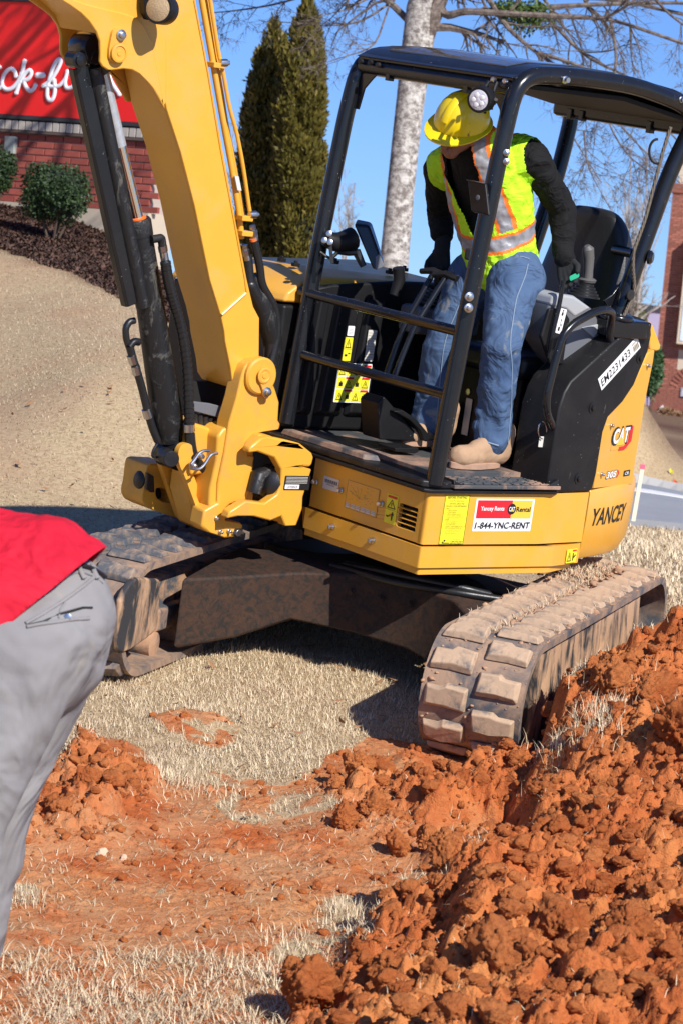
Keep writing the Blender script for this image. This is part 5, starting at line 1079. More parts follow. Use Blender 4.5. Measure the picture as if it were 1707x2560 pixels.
shirt=blob('shirt',rs,M['red'],MN,MANB,.011,5,.022,.12,keep=keep_r);bm=bmesh.new();bm.from_mesh(shirt.data);g_=bmesh.ops.bisect_plane(bm,geom=bm.verts[:]+bm.edges[:]+bm.faces[:],plane_co=Vector(hemA-MANB),plane_no=Vector(hn),clear_inner=True);bm.to_mesh(shirt.data);bm.free();s2=shirt.modifiers.new('t','SOLIDIFY');s2.thickness=.006
# belt, loops, back pocket
def surf(x,y,dd=-.22): return K(x,y,dm+dd)
def ontr(x,y,lift=.004):
    """drop a picture ray on the trousers"""
    u,v=px('D',x,y);d=RG.T@np.array([(u-CX)/F,(v-CY)/F,1]);d/=np.linalg.norm(d)
    ok,loc,nor,_=pants.ray_cast(Vector(CAMLOC-MANB),Vector(d));
    return (np.array(loc)+MANB+np.array(nor)*lift) if ok else None
def strip(pts,r,mat,name,lift=.004,sq=None):
    P=[ontr(*p,lift) for p in pts];P=[p for p in P if p is not None]
    if len(P)<2: return
    m=MB();m.tube(P,r,8,squash=sq);m.build(name,mat,pants,off=MANB)
bpy.context.view_layer.update()
strip([(60+12*i,1432-6.2*i-.15*i*i) for i in range(14)],.0045,M['chino'],'pocket_welt',.002)
strip([(62+11*i,1440-2.2*i+.05*i*i) for i in range(14)],.0045,M['chino'],'pocket_welt',.002)
strip([(66,1436),(100,1428),(140,1410),(190,1396),(212,1396)],.003,M['hair'],'pocket_slit',.001)
q=ontr(154,1419,.004)
if q is not None:
    m=MB();m.lathe(q,-(RG.T@[0,0,1.]),[(.009,-.002),(.009,.003),(.006,.004)],14);m.build('pocket_button',M['steel'],pants,off=MANB)
for x in(178,208):
    strip([(x,1300),(x+5,1316),(x+13,1332)],.006,M['chino'],'belt_loop',.008,.5)
strip([(150,1312),(170,1300),(190,1300),(215,1309),(238,1326)],.013,M['leather'],'belt',.003,.45);strip([(150,1326),(172,1315),(192,1314),(214,1322),(236,1338)],.004,M['chino'],'waistband_seam',.002)
strip([(150,1385),(140,1400),(135,1420)],.003,M['chino'],'dart_seam',.001)
# ================================================================= TERRAIN
_tab=rng.random((8,256,256))
def vno(x,y,s=0):
    xi=np.floor(x).astype(int);yi=np.floor(y).astype(int);fx=x-xi;fy=y-yi;fx=fx*fx*(3-2*fx);fy=fy*fy*(3-2*fy);T_=_tab[s%8]
    a=T_[xi&255,yi&255];b=T_[(xi+1)&255,yi&255];c=T_[xi&255,(yi+1)&255];d=T_[(xi+1)&255,(yi+1)&255]
    return (a*(1-fx)+b*fx)*(1-fy)+(c*(1-fx)+d*fx)*fy
def fbm(x,y,sc,o=5,s=0,g=.5):
    r=0;a=1;t=0
    for k in range(o): r=r+a*(vno(x*sc*2**k+17.3*k,y*sc*2**k+5.1*k,s+k)-.5);t+=a;a*=g
    return r/t*2
def planez(x,y): return (NW@PW-NW[0]*x-NW[1]*y)/NW[2]
# far relief: control points read from the photograph at believable distances
CTL=[Wd('D',*p) for p in((0,900,17.5),(200,880,17),(0,700,21.5),(150,740,20),(0,575,24),(130,620,23),(270,690,21.5),(-300,560,24),(0,478,27),(150,520,26.6),(240,510,27.5),(340,590,27),(-300,440,28),(450,760,23),
  (600,840,21),(480,730,27),(560,780,25),(600,790,28),(640,800,31),(700,810,36),(800,790,31),(1000,740,35),(1250,800,36),(1420,900,34),(1400,1290,17.5),(1480,1262,19),(1568,1290,18),*[(x,1215+.095*(x-1520),26) for x in(1200,1400,1520,1620,1800)],*[(x,1152+.095*(x-1520),31.5) for x in(1200,1400,1520,1620,1800)],*[(x,1126+.095*(x-1520),33.5) for x in(1200,1400,1520,1620,1800)],(1480,1095,37),(1568,1115,36),(1480,1010,50),(1568,1045,48),(1480,940,76),(1568,952,76),(1800,1000,76))]
for x,y in((0,1130),(300,1140),(-300,1150),(600,1190),(900,1260),(1300,1420),(1568,1420),(1900,1450),(0,1400),(800,1500),(1568,1700),(0,2000),(800,2300),(1800,2300),(-500,1800)): CTL.append(Gp('D',x,y))
CTL=[np.array(p) for p in CTL]+[np.array(p,float) for p in((-150,300,5),(0,300,-4),(150,300,-4),(-60,120,3.),(10,120,-2.2),(60,120,-2.2),(-12,60,2.2),(0,60,-.4))]
CTL=np.array(CTL)
def q2(x,y): y=np.maximum(y,3.);return np.stack([x/y*2.2,np.log(y)*1.1],-1)
Q_=q2(CTL[:,0],CTL[:,1])
def ker(r2): return .5*r2*np.log(r2+1e-9)
n_=len(Q_);A_=np.zeros((n_+3,n_+3));r2=((Q_[:,None]-Q_[None])**2).sum(-1);A_[:n_,:n_]=ker(r2)+np.eye(n_)*1e-5
A_[:n_,n_]=1;A_[:n_,n_+1:]=Q_;A_[n_,:n_]=1;A_[n_+1:,:n_]=Q_.T
w_=np.linalg.solve(A_,np.concatenate([CTL[:,2]-planez(CTL[:,0],CTL[:,1])*np.exp(-np.maximum(CTL[:,1]-12,0)/8),[0,0,0]]))
def farz(x,y):
    q=q2(x,y);r=((q[...,None,:]-Q_)**2).sum(-1);return ker(r)@w_[:n_]+w_[n_]+q@w_[n_+1:]+planez(x,y)*np.exp(-np.maximum(y-12,0)/8)
def sst(a,b,x): t=np.clip((x-a)/(b-a),0,1);return t*t*(3-2*t)
def basez(x,y):
    k=sst(12.6,16,y);return planez(x,y)*(1-k)+farz(x,y)*k
def inpoly(px_,py_,P):
    P=np.array(P);r=np.zeros(px_.shape,bool);n=len(P)
    for i in range(n):
        x0,y0=P[i];x1,y1=P[(i+1)%n]
        c=((y0>py_)!=(y1>py_))&(px_<(x1-x0)*(py_-y0)/(y1-y0+1e-12)+x0);r^=c
    return r
# heap heights above the local plane (picture position on the raised surface)
HC=[(620,2352,0),(700,2230,0),(760,2100,0),(840,1990,.02),(735,1905,.03),(745,1790,.03),(850,1715,.03),(950,1725,.06),(1060,1705,.11),(1180,1665,.20),(1300,1585,.32),(1380,1520,.42),(1470,1470,.54),(1568,1405,.66),(1700,1380,.7),
 (850,1800,.08),(900,1880,.05),(1000,1800,.15),(1200,1740,.24),(1330,1690,.38),(1440,1650,.50),(1550,1640,.56),(1700,1650,.6),(1000,1925,.12),(1080,1985,-.04),(960,2010,0),(1030,2035,-.05),(1080,2085,0),(1190,1930,.36),(1175,2030,.34),(1300,1850,.30),(1450,1850,.40),(1568,1880,.42),(1700,1900,.45),
 (1250,2060,.30),(1400,2050,.35),(1568,2050,.36),(920,2160,.12),(850,2250,.14),(720,2330,.06),(1000,2250,.22),(1150,2200,.26),(1300,2220,.32),(1450,2250,.36),(1568,2250,.38),(1100,2340,.28),(1400,2340,.36),(900,2345,.2),(1700,2300,.4),
 (1100,1605,0),(1250,1520,0),(1400,1420,.02),(1568,1320,.05),(960,1650,0),(700,1650,0),(1300,1400,0),
 (400,2100,0),(300,1990,0),(600,2000,0),(50,2050,0),(100,1990,0),(600,1850,.0),(500,1780,.0),(400,1770,.01),(300,2352,0),(0,2300,0),(500,2400,0),
 (140,1735,.04),(190,1725,.07),(270,1735,.09),(300,1780,.07),(230,1810,.08),(110,1840,.06),(60,1900,.05),(200,1900,.05),(310,1870,.02),(100,1770,.05),(220,1665,0),(300,1680,0),(370,1720,0),(380,1780,0),(400,1850,0),(380,1930,0),(430,1950,0),(100,1680,0),(20,1960,0),(-200,1700,.05),(150,1990,0),(560,1950,0),(650,1900,0),(-200,2000,0),
 (400,1640,.035),(470,1655,.03),(520,1690,.0),(350,1640,0),(450,1610,0)]
HP=np.array([[*Gp('D',x,y,h)[:2],h] for x,y,h in HC])
_tz=[(T(t,n,0)@MR.T+MT) for t in np.arange(-1.35,1.5,.16) for n in(-.70,-.45,-.2)]
HP=np.concatenate([HP,np.array([[p[0],p[1],-.0] for p in _tz])])
HP=np.array([p for p in HP if not(p[2]>0 and min(math.hypot(p[0]-q[0],p[1]-q[1]) for q in _tz)<.12)])
_cr=np.array([(900,1730),(950,1705),(1150,1662),(1300,1562),(1450,1470),(1568,1402),(1800,1300)],float);_ex=[]
for t in np.arange(-1.15,1.4,.13):
    for n_off,dr in((-.90,0.),):
        q=(T(t,n_off,0)@MR.T+MT);best=None
        for h in np.arange(.0,.7,.01):
            P_=np.array([q[0],q[1],planez(q[0],q[1])+h]);u_1,v_1=projW(P_);u_1*=.91855;v_1*=.91855
            e=abs(v_1-np.interp(u_1,_cr[:,0],_cr[:,1]))
            if best is None or e<best[0]: best=(e,h)
        if best[0]<12: _ex.append([q[0],q[1],best[1]])
print('crest',np.round(_ex,2).tolist())
HP=np.concatenate([HP,np.array(_ex)])
def heap(x,y):
    sh=x.shape;x=x.ravel();y=y.ravel();out=np.zeros(x.shape)
    for i in range(0,len(x),40000):
        a=x[i:i+40000,None]-HP[:,0];b=(y[i:i+40000,None]-HP[:,1])*.75;w=1/((a*a+b*b)+.004)**2.2;out[i:i+40000]=(w@HP[:,2])/w.sum(1)
    return np.maximum(out,-.05).reshape(sh)
C1=[(-80,2000),(-60,1800),(60,1840),(110,1745),(190,1695),(300,1710),(345,1760),(420,1790),(500,1775),(600,1800),(720,1790),(760,1740),(850,1690),(950,1705),(1080,1680),(1180,1640),(1300,1560),(1400,1480),(1480,1450),(1568,1385),(1900,1300),(1900,2600),(560,2600),(-80,2600)]
C2=[(360,1650),(420,1628),(500,1650),(580,1700),(500,1720),(400,1700)]
ISL=[(600,1855,105,38),(700,1840,80,22),(560,1790,120,22),(30,2050,50,22),(800,2080,75,28),(770,2140,90,30),(960,2010,60,20),(1060,1920,50,22),(690,2190,70,25),(330,2050,60,10)]
MUL=[(-400,380),(0,455),(220,480),(420,640),(420,760),(290,690),(200,645),(100,605),(0,572),(-400,470)]
MUL2=[(1380,900),(1480,900),(1568,900),(1800,900),(1800,1130),(1568,1062),(1490,1020),(1440,985),(1380,960)]
ORA=[(120,690),(210,780),(300,900),(330,960),(290,880),(200,760)]
def masks(x,y,z):
    P=np.stack([x,y,z],-1);u,v=projW(P);u=u*.91855;v=v*.91855
    n1=fbm(x,y,3,4,1)*34;n2=fbm(x,y,3,4,3)*34;uu=u+n1;vv=v+n2*.6
    clay=(inpoly(uu,vv,C1)|inpoly(uu,vv,C2)).astype(float)
    isl=np.zeros(x.shape)
    for a,b,c,d in ISL: isl=np.maximum(isl,(((uu-a)/c)**2+((vv-b)/d)**2<1).astype(float))
    c2=inpoly(uu,vv,C2)&(fbm(x,y,14,3,6)<.12);clay=np.where(inpoly(uu,vv,C2)&~c2,.3,clay);clay=clay*(1-isl*np.clip(.55+fbm(x,y,10,3,2)*1.2,0,1))
    return u,v,clay,np.where(y>17,inpoly(u+n1*.3,v+n2*.2,MUL)|((y>34)&inpoly(u,v,MUL2)),0).astype(float),np.where(y>14,inpoly(uu,vv,ORA),0)
def axis(segs):
    out=[segs[0][0]]
    for a,b,st0,st1 in segs:
        x=a;n=max(2,int(abs(b-a)/((st0+st1)/2)));t=np.linspace(0,1,n+1)[1:]
        q=(st0*t+(st1-st0)*t*t/2);q/=q[-1];out+=list(a+(b-a)*q)
    return np.array(out)
gx_=axis([(-400,-40,60,8),(-40,-5,6,.5),(-5,-1.25,.35,.02),(-1.25,1.75,.006,.006),(1.75,5,.02,.35),(5,40,.5,6),(40,400,8,60)])
gy_=axis([(1,6.2,.4,.02),(6.2,10.7,.0066,.0072),(10.7,14,.012,.05),(14,32,.05,.3),(32,90,.4,4),(90,600,5,60)])
X,Y=np.meshgrid(gx_,gy_,indexing='ij')
Zb=basez(X,Y);near=(Y<14)&(np.abs(X)<4)
Hh=np.zeros(X.shape);Hh[near]=heap(X[near],Y[near])
Z=Zb+Hh
u_p,v_p,clay,mulch,ora=masks(X,Y,Z)
clay[~((Y<14)&(np.abs(X)<6))]=0
hm=sst(.012,.10,Hh)
# clods: many spherical bumps pushed up out of the loose soil
bump=np.zeros(X.shape)
ix0,ix1=np.searchsorted(gx_,[-1.25,1.75]);iy0,iy1=np.searchsorted(gy_,[6.2,10.7]);dx_=.006;dy_=.0069
rs_=np.random.default_rng(5)
Xc,Yc=X,Y
for k in range(6500):
    i=rs_.integers(ix0,ix1);j=rs_.integers(iy0,iy1)
    h=hm[i,j]
    if clay[i,j]<.5 or (h<.15 and rs_.random()>.10): continue
    r=min(.05,.010+.012*rs_.pareto(1.9)) if h>.3 else min(.022,.006+.005*rs_.pareto(2.2))
    ri=int(r/dx_)+1;rj=int(r/dy_)+1;a0,a1,b0,b1=max(i-ri,0),i+ri+1,max(j-rj,0),j+rj+1
    e=rs_.uniform(.7,1.4);an=rs_.uniform(0,3.14);dx=X[a0:a1,b0:b1]-X[i,j];dy=Y[a0:a1,b0:b1]-Y[i,j]
    p=(dx*math.cos(an)+dy*math.sin(an))*e;q=(-dx*math.sin(an)+dy*math.cos(an))/e;d=p*p+q*q
    m_=d<r*r;lx,ly=X[a0:a1,b0:b1],Y[a0:a1,b0:b1];hh_=np.sqrt(np.maximum(r*r-d,0))*rs_.uniform(.7,1.15)*(1+.55*fbm(lx,ly,.9/r,2,k%5))
    s_=bump[a0:a1,b0:b1];base_=bump[i,j]*.5;s_[m_]=np.maximum(s_[m_],(hh_+base_)[m_])
def ridge(x,y,sc,o,s): return 1-np.abs(fbm(x,y,sc,o,s))*2
fine=(ridge(X,Y,9,5,2)-.6)*.030+(ridge(X,Y,24,4,4)-.6)*.022+fbm(X,Y,45,3,4,.8)*.016
flat=fbm(X,Y,4,5,5)*.014+np.maximum(fbm(X,Y,18,4,2,.7),.0)*.020
k_=sst(10.9,11.8,Y)
rough=clay*(hm*(bump*.9+fine+fbm(X,Y,2.4,3,1)*.06)+(1-hm)*(flat+bump*.6+np.where(bump>.012,fine*.7,0)))+(1-clay)*(fbm(X,Y,2,4,2)*.012+fbm(X,Y,14,3,5)*.006)
# furrows carved by the bucket teeth in the heap
Z=Z+rough*(1-k_)+k_*fbm(X,Y,.6,4,2)*.03*sst(11,20,Y)+sst(14,18,Y)*mulch*fbm(X,Y,6,3,3)*.04
nx,ny=X.shape;me=bpy.data.meshes.new('ground');nv=nx*ny
me.vertices.add(nv);me.vertices.foreach_set('co',np.stack([X,Y,Z],-1).reshape(-1))
I,Jj=np.meshgrid(np.arange(nx-1),np.arange(ny-1),indexing='ij');a=(I*ny+Jj).ravel();qd=np.stack([a,a+ny,a+ny+1,a+1],-1).astype(np.int32)
me.loops.add(qd.size);me.loops.foreach_set('vertex_index',qd.ravel());me.polygons.add(len(qd));me.polygons.foreach_set('loop_start',np.arange(0,qd.size,4,dtype=np.int32));me.polygons.foreach_set('loop_total',np.full(len(qd),4,np.int32))
me.update(calc_edges=True);me.shade_smooth()
def attr(me,name,v): at=me.attributes.new(name,'FLOAT','POINT');at.data.foreach_set('value',v.ravel().astype(np.float32))
def blur(a):
    b=a.copy();b[1:-1,1:-1]=(a[1:-1,1:-1]*2+a[:-2,1:-1]+a[2:,1:-1]+a[1:-1,:-2]+a[1:-1,2:])/6;return b
cl2=blur(blur(clay));attr(me,'clay',cl2);attr(me,'mulch',blur(mulch));attr(me,'loose',hm);attr(me,'orange',blur(blur(blur(ora.astype(float)))))
m=NT('ground_soil_grass')
def at(n): x=m.n('Attribute');x.attribute_name=n;return x.outputs['Fac']
pos=m.n('NewGeometry').outputs['Position']
n1=m.noise(4,7,.6,.3,pos);n2=m.noise(38,6,.65,.5,pos);n3=m.noise(1.1,5,.6,0,pos);n4=m.noise(160,3,.6,0,pos)
grass=m.mix(n3,(.48,.35,.20),(.60,.47,.29));grass=m.mix(m.ramp(n2,.30,.55),(.30,.21,.12),grass);grass=m.mix(m.mul(m.ramp(n3,.48,.62),.45),grass,(.42,.26,.16));grass=m.mix(m.mul(m.ramp(n1,.58,.72),.4),grass,(.34,.21,.13))
vo=m.n('TexVoronoi',Scale=26.);m.l(pos,vo.inputs['Vector']);leaf=m.ramp(vo.outputs['Distance'],.22,.12);grass=m.mix(m.mul(m.mul(leaf,m.ramp(n1,.5,.6)),.55),grass,(.20,.10,.05))
cl=m.mix(m.ramp(n1,.35,.65),(.45,.115,.032),(.59,.195,.060));cl=m.mix(m.mul(m.ramp(n2,.5,.75),.5),cl,(.26,.062,.022))
cl=m.mix(m.mul(m.ramp(n3,.50,.62),.45),cl,(.60,.27,.09))
tan_=m.mix(n2,(.42,.20,.095),(.56,.32,.16));lo=at('loose')
inv=m.n('Math',_operation='SUBTRACT');inv.inputs[0].default_value=1;m.l(lo,inv.inputs[1])
cl=m.mix(m.mul(m.mul(inv.outputs[0],m.ramp(n1,.36,.60)),.8),cl,tan_)
cl=m.mix(m.mul(m.ramp(n4,.62,.72),.25),cl,(.62,.36,.24))
mu=m.mix(m.ramp(n2,.4,.6),(.06,.028,.018),(.17,.085,.055))
x=m.mix(m.ramp(at('clay'),.3,.7),grass,cl);x=m.mix(at('mulch'),x,mu);x=m.mix(m.mul(at('orange'),m.ramp(n2,.25,.45)),x,(.55,.27,.13))
m.col(x).set(Roughness=.95);m.b.inputs['Specular IOR Level'].default_value=.15
ad=m.n('Math',_operation='ADD');m.l(n2,ad.inputs[0]);m.l(m.mul(n4,.5),ad.inputs[1]);m.bump(ad.outputs[0],.9,.014)
me.materials.append(m.m);go=bpy.data.objects.new('ground',me);COL.objects.link(go);tag(go,kind='structure')
# height lookup
def lookup(x,y):
    i=np.clip(np.searchsorted(gx_,x)-1,0,nx-2);j=np.clip(np.searchsorted(gy_,y)-1,0,ny-2);fx=(x-gx_[i])/(gx_[i+1]-gx_[i]);fy=(y-gy_[j])/(gy_[j+1]-gy_[j])
    return (Z[i,j]*(1-fx)+Z[i+1,j]*fx)*(1-fy)+(Z[i,j+1]*(1-fx)+Z[i+1,j+1]*fx)*fy
# ---- grass blades
def blades(name,x,y,z,h,wd,lean,mat,flat=0.,az=None,seed=0,lmin=.2):
    r=np.random.default_rng(seed);n=len(x);an=r.uniform(0,6.283,n) if az is None else az;le=lean*r.uniform(lmin,1.3,n);h=h*r.uniform(.55,1.35,n);w=wd*r.uniform(.7,1.3,n)
    fx,fy=np.cos(an),np.sin(an);sx,sy=-fy*w,fx*w
    b=np.stack([x,y,z-.004],-1);t1=le;mid=b+np.stack([fx*h*.5*np.sin(t1*.6),fy*h*.5*np.sin(t1*.6),h*.5*np.cos(t1*.6)],-1);cur=(r.uniform(.6,1.9,n) if lmin<.5 else r.uniform(.9,1.15,n))*t1+r.uniform(-.3,.3,n)
    tip=mid+np.stack([fx*h*.5*np.sin(cur),fy*h*.5*np.sin(cur),h*.5*np.cos(cur)],-1);s=np.stack([sx,sy,0*sx],-1)
    V=np.stack([b-s,b+s,mid+s*.75,mid-s*.75,tip],1).reshape(-1,3);k=np.arange(n)*5
    F_=np.stack([k,k+1,k+2,k+3],-1);T3=np.stack([k+3,k+2,k+4],-1)
    me=bpy.data.meshes.new(name);me.vertices.add(len(V));me.vertices.foreach_set('co',V.ravel())
    li=np.concatenate([F_.ravel(),T3.ravel()]).astype(np.int32);me.loops.add(len(li));me.loops.foreach_set('vertex_index',li);me.polygons.add(2*n)
    me.polygons.foreach_set('loop_start',np.concatenate([np.arange(n)*4,4*n+np.arange(n)*3]).astype(np.int32));me.polygons.foreach_set('loop_total',np.concatenate([np.full(n,4),np.full(n,3)]).astype(np.int32));me.update(calc_edges=True)
    attr(me,'tint',np.repeat(r.random(n),5));me.materials.append(mat);o=bpy.data.objects.new(name,me);COL.objects.link(o);return o
m=NT('dry_grass_blades');x_=m.n('Attribute');x_.attribute_name='tint';pos=m.n('NewGeometry').outputs['Position'];lg=m.noise(1.3,4,.6,0,pos)
c_=m.mix(x_.outputs['Fac'],(.50,.38,.235),(.80,.675,.47));c_=m.mix(m.mul(m.ramp(x_.outputs['Fac'],.0,.12),.0),c_,(.2,.12,.06));c_=m.mix(m.mul(m.ramp(lg,.5,.7),.35),c_,(.42,.27,.17))
m.col(c_).set(Roughness=.8);m.b.inputs['Specular IOR Level'].default_value=.2;M['blade']=m.m
m=NT('bank_grass_blades');x_=m.n('Attribute');x_.attribute_name='tint';pos=m.n('NewGeometry').outputs['Position'];l1=m.noise(.55,6,.65,.4,pos);l2=m.noise(2.6,5,.7,.3,pos);c_=m.mix(x_.outputs['Fac'],(.44,.345,.225),(.60,.495,.345));c_=m.mix(m.mul(m.ramp(l1,.50,.60),.6),c_,(.50,.27,.14));c_=m.mix(m.mul(m.ramp(l2,.52,.64),.45),c_,(.27,.17,.10));m.col(c_).set(Roughness=.85);M['blade2']=m.m
r_g=np.random.default_rng(3)
def scatter(n,x0,x1,y0,y1):
    return r_g.uniform(x0,x1,n),r_g.uniform(y0,y1,n)
gx,gy=scatter(430000,-1.6,2.3,6.3,14.2);gz=lookup(gx,gy);u,v,c_,mu_,_=masks(gx,gy,gz)
keep_=(u>-60)&(u<1640)&(v<2420)&(v>1050)
den=np.where(c_>.5,.006,np.where(c_>.05,.30,.88*np.clip(.42+1.25*vno(gx*3.3,gy*3.3,5),.25,1)));den=np.where((v>2190+fbm(gx,gy,3,4,3)*30)&(u<660+fbm(gx,gy,4,3,1)*40)&(heap(gx,gy)<.05),.62*np.clip(-.15+1.7*vno(gx*5,gy*5,2),0,1),den);sel=keep_&(r_g.random(len(gx))<den)
band=sel&(v>2185)&(u<680);sel=sel&~band;bx,by,bz=gx[band],gy[band],gz[band]
tag(blades('matted_straw',bx,by,bz+.003,.058,.0015,1.35,M['blade'],seed=14,lmin=.62),'matted dead grass thatch along the bottom edge of the photo','dry grass',kind='stuff')
gx,gy,gz=gx[sel],gy[sel],gz[sel]
tag(blades('grass',gx,gy,gz,.036,.0014,1.35,M['blade'],seed=4,lmin=.45),'short dry straw coloured grass under and around the machine','grass',kind='stuff')
gx,gy=scatter(300000,-7,3,14.2,27);gz=lookup(gx,gy);u,v,c_,mu_,_=masks(gx,gy,gz);sel=(u>-80)&(u<1600)&(mu_<.5)&(r_g.random(len(gx))<.75*(14.2/gy)*np.where(_>0.5,.25,1)*np.clip(.55+1.1*vno(gx*1.3,gy*1.3,4),0,1))
tag(blades('grass',gx[sel],gy[sel],gz[sel],.024,.0024,1.35,M['blade2'],seed=5,lmin=.4),'dry winter grass on the bank behind the machine','grass',kind='stuff')
gx,gy=scatter(60000,1.5,7,14.2,26);gz=lookup(gx,gy);u,v,c_,mu_,_=masks(gx,gy,gz);sel=(u>1380)&(u<1650)&(v>1205)
tag(blades('grass',gx[sel],gy[sel],gz[sel],.05,.005,1.2,M['blade'],seed=6),'dry grass between the machine and the road','grass',kind='stuff')
# mulch chips
m=NT('mulch_chips');x_=m.n('Attribute');x_.attribute_name='tint';m.col(m.mix(x_.outputs['Fac'],(.025,.012,.008),(.15,.08,.055))).set(Roughness=.9);M['chips']=m.m
gx,gy=scatter(120000,-6,0,19,29);gz=lookup(gx,gy);u,v,c_,mu_,_=masks(gx,gy,gz);sel=(mu_>.5)&(u>-60)&(u<460)
tag(blades('mulch',gx[sel],gy[sel],gz[sel]+.004,.055,.010,1.38,M['chips'],seed=7,lmin=.88),'dark brown mulch bed below the shrubs','mulch',kind='stuff')
# loose straw strands lying on the clay, root tufts
def strands(name,cx,cy,n,spread,L,seed,label,up=.4,z0=0,w=.0014,mat=None):
    r=np.random.default_rng(seed);x=r.normal(cx,spread,n);y=r.normal(cy,spread*1.2,n);z=lookup(x,y)+z0
    o=blades(name,x,y,z,L,w,1.9-up,mat or M['blade'],seed=seed);return tag(o,label,'dry grass',kind='stuff')
for k,(x,y,n,sp,L,lab) in enumerate(((1450,1655,2600,.13,.075,'large tuft of roots and straw on top of the dirt heap'),(1340,1700,600,.06,.08,'root hairs hanging down the side of the dirt heap'),(1060,1925,260,.030,.055,'small bright tuft of straw in the shaded hollow'),(795,2085,420,.04,.05,'curly tuft of dead grass left of the dirt heap'),(1170,1850,300,.06,.08,'thin roots sticking out of the heap'),(60,2050,140,.03,.05,'bright wisps of straw beside the trouser leg'),(400,1775,900,.07,.05,'dark matted turf torn up near the small mound'),(700,2170,300,.08,.05,'straw scattered at the foot of the heap'))):
    g=Gp('D',x,y,.40 if x>1300 else (.2 if x>1100 else .03));strands('straw_tuft',g[0],g[1],n,sp,L,40+k,lab,up=.9)
gx,gy=scatter(11000,-1.3,1.7,6.4,9.8);gz=lookup(gx,gy);u,v,c_,_,_=masks(gx,gy,gz);sel=(c_>.5)&(r_g.random(len(gx))<np.where(heap(gx,gy)>.06,.30,.75))
tag(blades('loose_straw',gx[sel],gy[sel],gz[sel]+.003,.042,.0012,1.42,M['blade'],seed=9,lmin=.93),'loose straw strands strewn over the red clay','straw',kind='stuff')
# ---- clods standing proud of the heap
m=NT('clay_clod');pos=m.n('NewGeometry').outputs['Position'];n1=m.noise(38,6,.65,.5,pos);n2=m.noise(4,6,.6,.3,pos);c=m.mix(m.ramp(n2,.35,.65),(.49,.13,.036),(.63,.215,.068));c=m.mix(m.mul(m.ramp(n1,.5,.75),.5),c,(.27,.066,.024));m.col(c).set(Roughness=.95);m.b.inputs['Specular IOR Level'].default_value=.15;m.bump(m.noise(70,6,.75,0,pos),1.0,.02);M['clod']=m.m
def clodmesh(seed,sub=4,am=.34):
    bm=bmesh.new();bmesh.ops.create_icosphere(bm,subdivisions=sub,radius=1);r=np.random.default_rng(seed)
    co=np.array([v.co for v in bm.verts]);dis=np.zeros(len(co))
    rad_=np.full(len(co),1.35)
    for k in range(17):
        d=r.normal(size=3);d/=np.linalg.norm(d);rad_=np.minimum(rad_,r.uniform(.72,1.02)/np.maximum(co@d,.05))
    dis+=(rad_-1)*1.6
    o_=r.uniform(0,50);dis+=am*.5*(fbm(co[:,0]+o_,co[:,1]+co[:,2]*.7,2.2,4,seed)+fbm(co[:,1]+o_,co[:,2]-co[:,0]*.6,3,4,seed+1))+.10*fbm(co[:,0]*1.3+co[:,2],co[:,1]+o_,9,3,seed,.6)
    from mathutils import noise as MN_
    for v,q in zip(bm.verts,dis):
        p=v.co.copy();tq=MN_.fractal(p*1.6+Vector((seed*7.,0,0)),.9,2.1,4)*.16+(MN_.turbulence(p*3.2+Vector((0,seed*3.,0)),4,True)-.5)*.26+(MN_.turbulence(p*8.+Vector((0,0,seed*3.)),3,True)-.5)*.16
        v.co=p*max(.4,1+float(q)*.6+tq)
    me=bpy.data.meshes.new('clod');bm.to_mesh(me);bm.free();me.materials.append(M['clod']);
    if sub>4: me.shade_smooth()
    return me
CM=[clodmesh(s,5) for s in range(5)];CS=[clodmesh(s,4) for s in range(8,14)]+[clodmesh(s,2) for s in range(14,20)]+[clodmesh(s,3) for s in range(20,26)]
def clod(x,y,h,r,lab,k,sq=(1,1,.85)):
    g=Gp('D',x,y,h);z=float(lookup(np.array([g[0]]),np.array([g[1]]))[0]);o=bpy.data.objects.new('dirt_clod',CM[k%5]);COL.objects.link(o)
    o.location=(g[0],g[1],z+r*.45);o.scale=(r*sq[0],r*sq[1],r*sq[2]);o.rotation_euler=(k*1.3,k*.7,k*2.1);tag(o,lab,'dirt clod')
for k,a in enumerate(((865,1765,.08,.062,'big squarish red clod at the upper left corner of the heap'),(812,1810,.05,.052,'round rust clod left of the big squarish one'),(850,1870,.05,.050,'orange clod at the left foot of the heap above the bare strip'),(790,1905,.03,.050,'flat orange clod lowest on the left edge of the heap'),
  (915,1940,.06,.048,'dark red clod beside the shaded hollow'),(985,1925,.10,.045,'bright orange clod above the shaded hollow'),(940,1800,.10,.055,'pinkish clod with hair roots near the top left'),(1010,2100,.10,.060,'knobbly clod at the lower left of the shaded hollow'),(675,2265,.02,.045,'orange clod standing alone on dry grass at the bottom'),(700,2330,.05,.080,'large smooth clod at the bottom edge of the photo'),
  (905,2270,.15,.075,'flat topped clod slab low in the heap'),(1400,1590,.42,.09,'tallest rust lump on the crest beside the track'),(1490,1610,.52,.08,'broad lump right of the crest lump'),(1300,2130,.32,.085,'upright red lump in the lower right of the heap'),(1200,1900,.28,.07,'crumbly lump in the middle of the heap'),(1540,1750,.45,.08,'lump at the right edge below the root tuft'),(1150,2250,.27,.085,'broad pale topped lump near the bottom centre'),(1450,2150,.36,.08,'rough lump at the lower right edge'),(200,1815,.08,.045,'crumbly red lump on the small mound by the trousers'),(285,1750,.09,.042,'red lump crowning the small mound'))): clod(*a[:4],a[4],k)
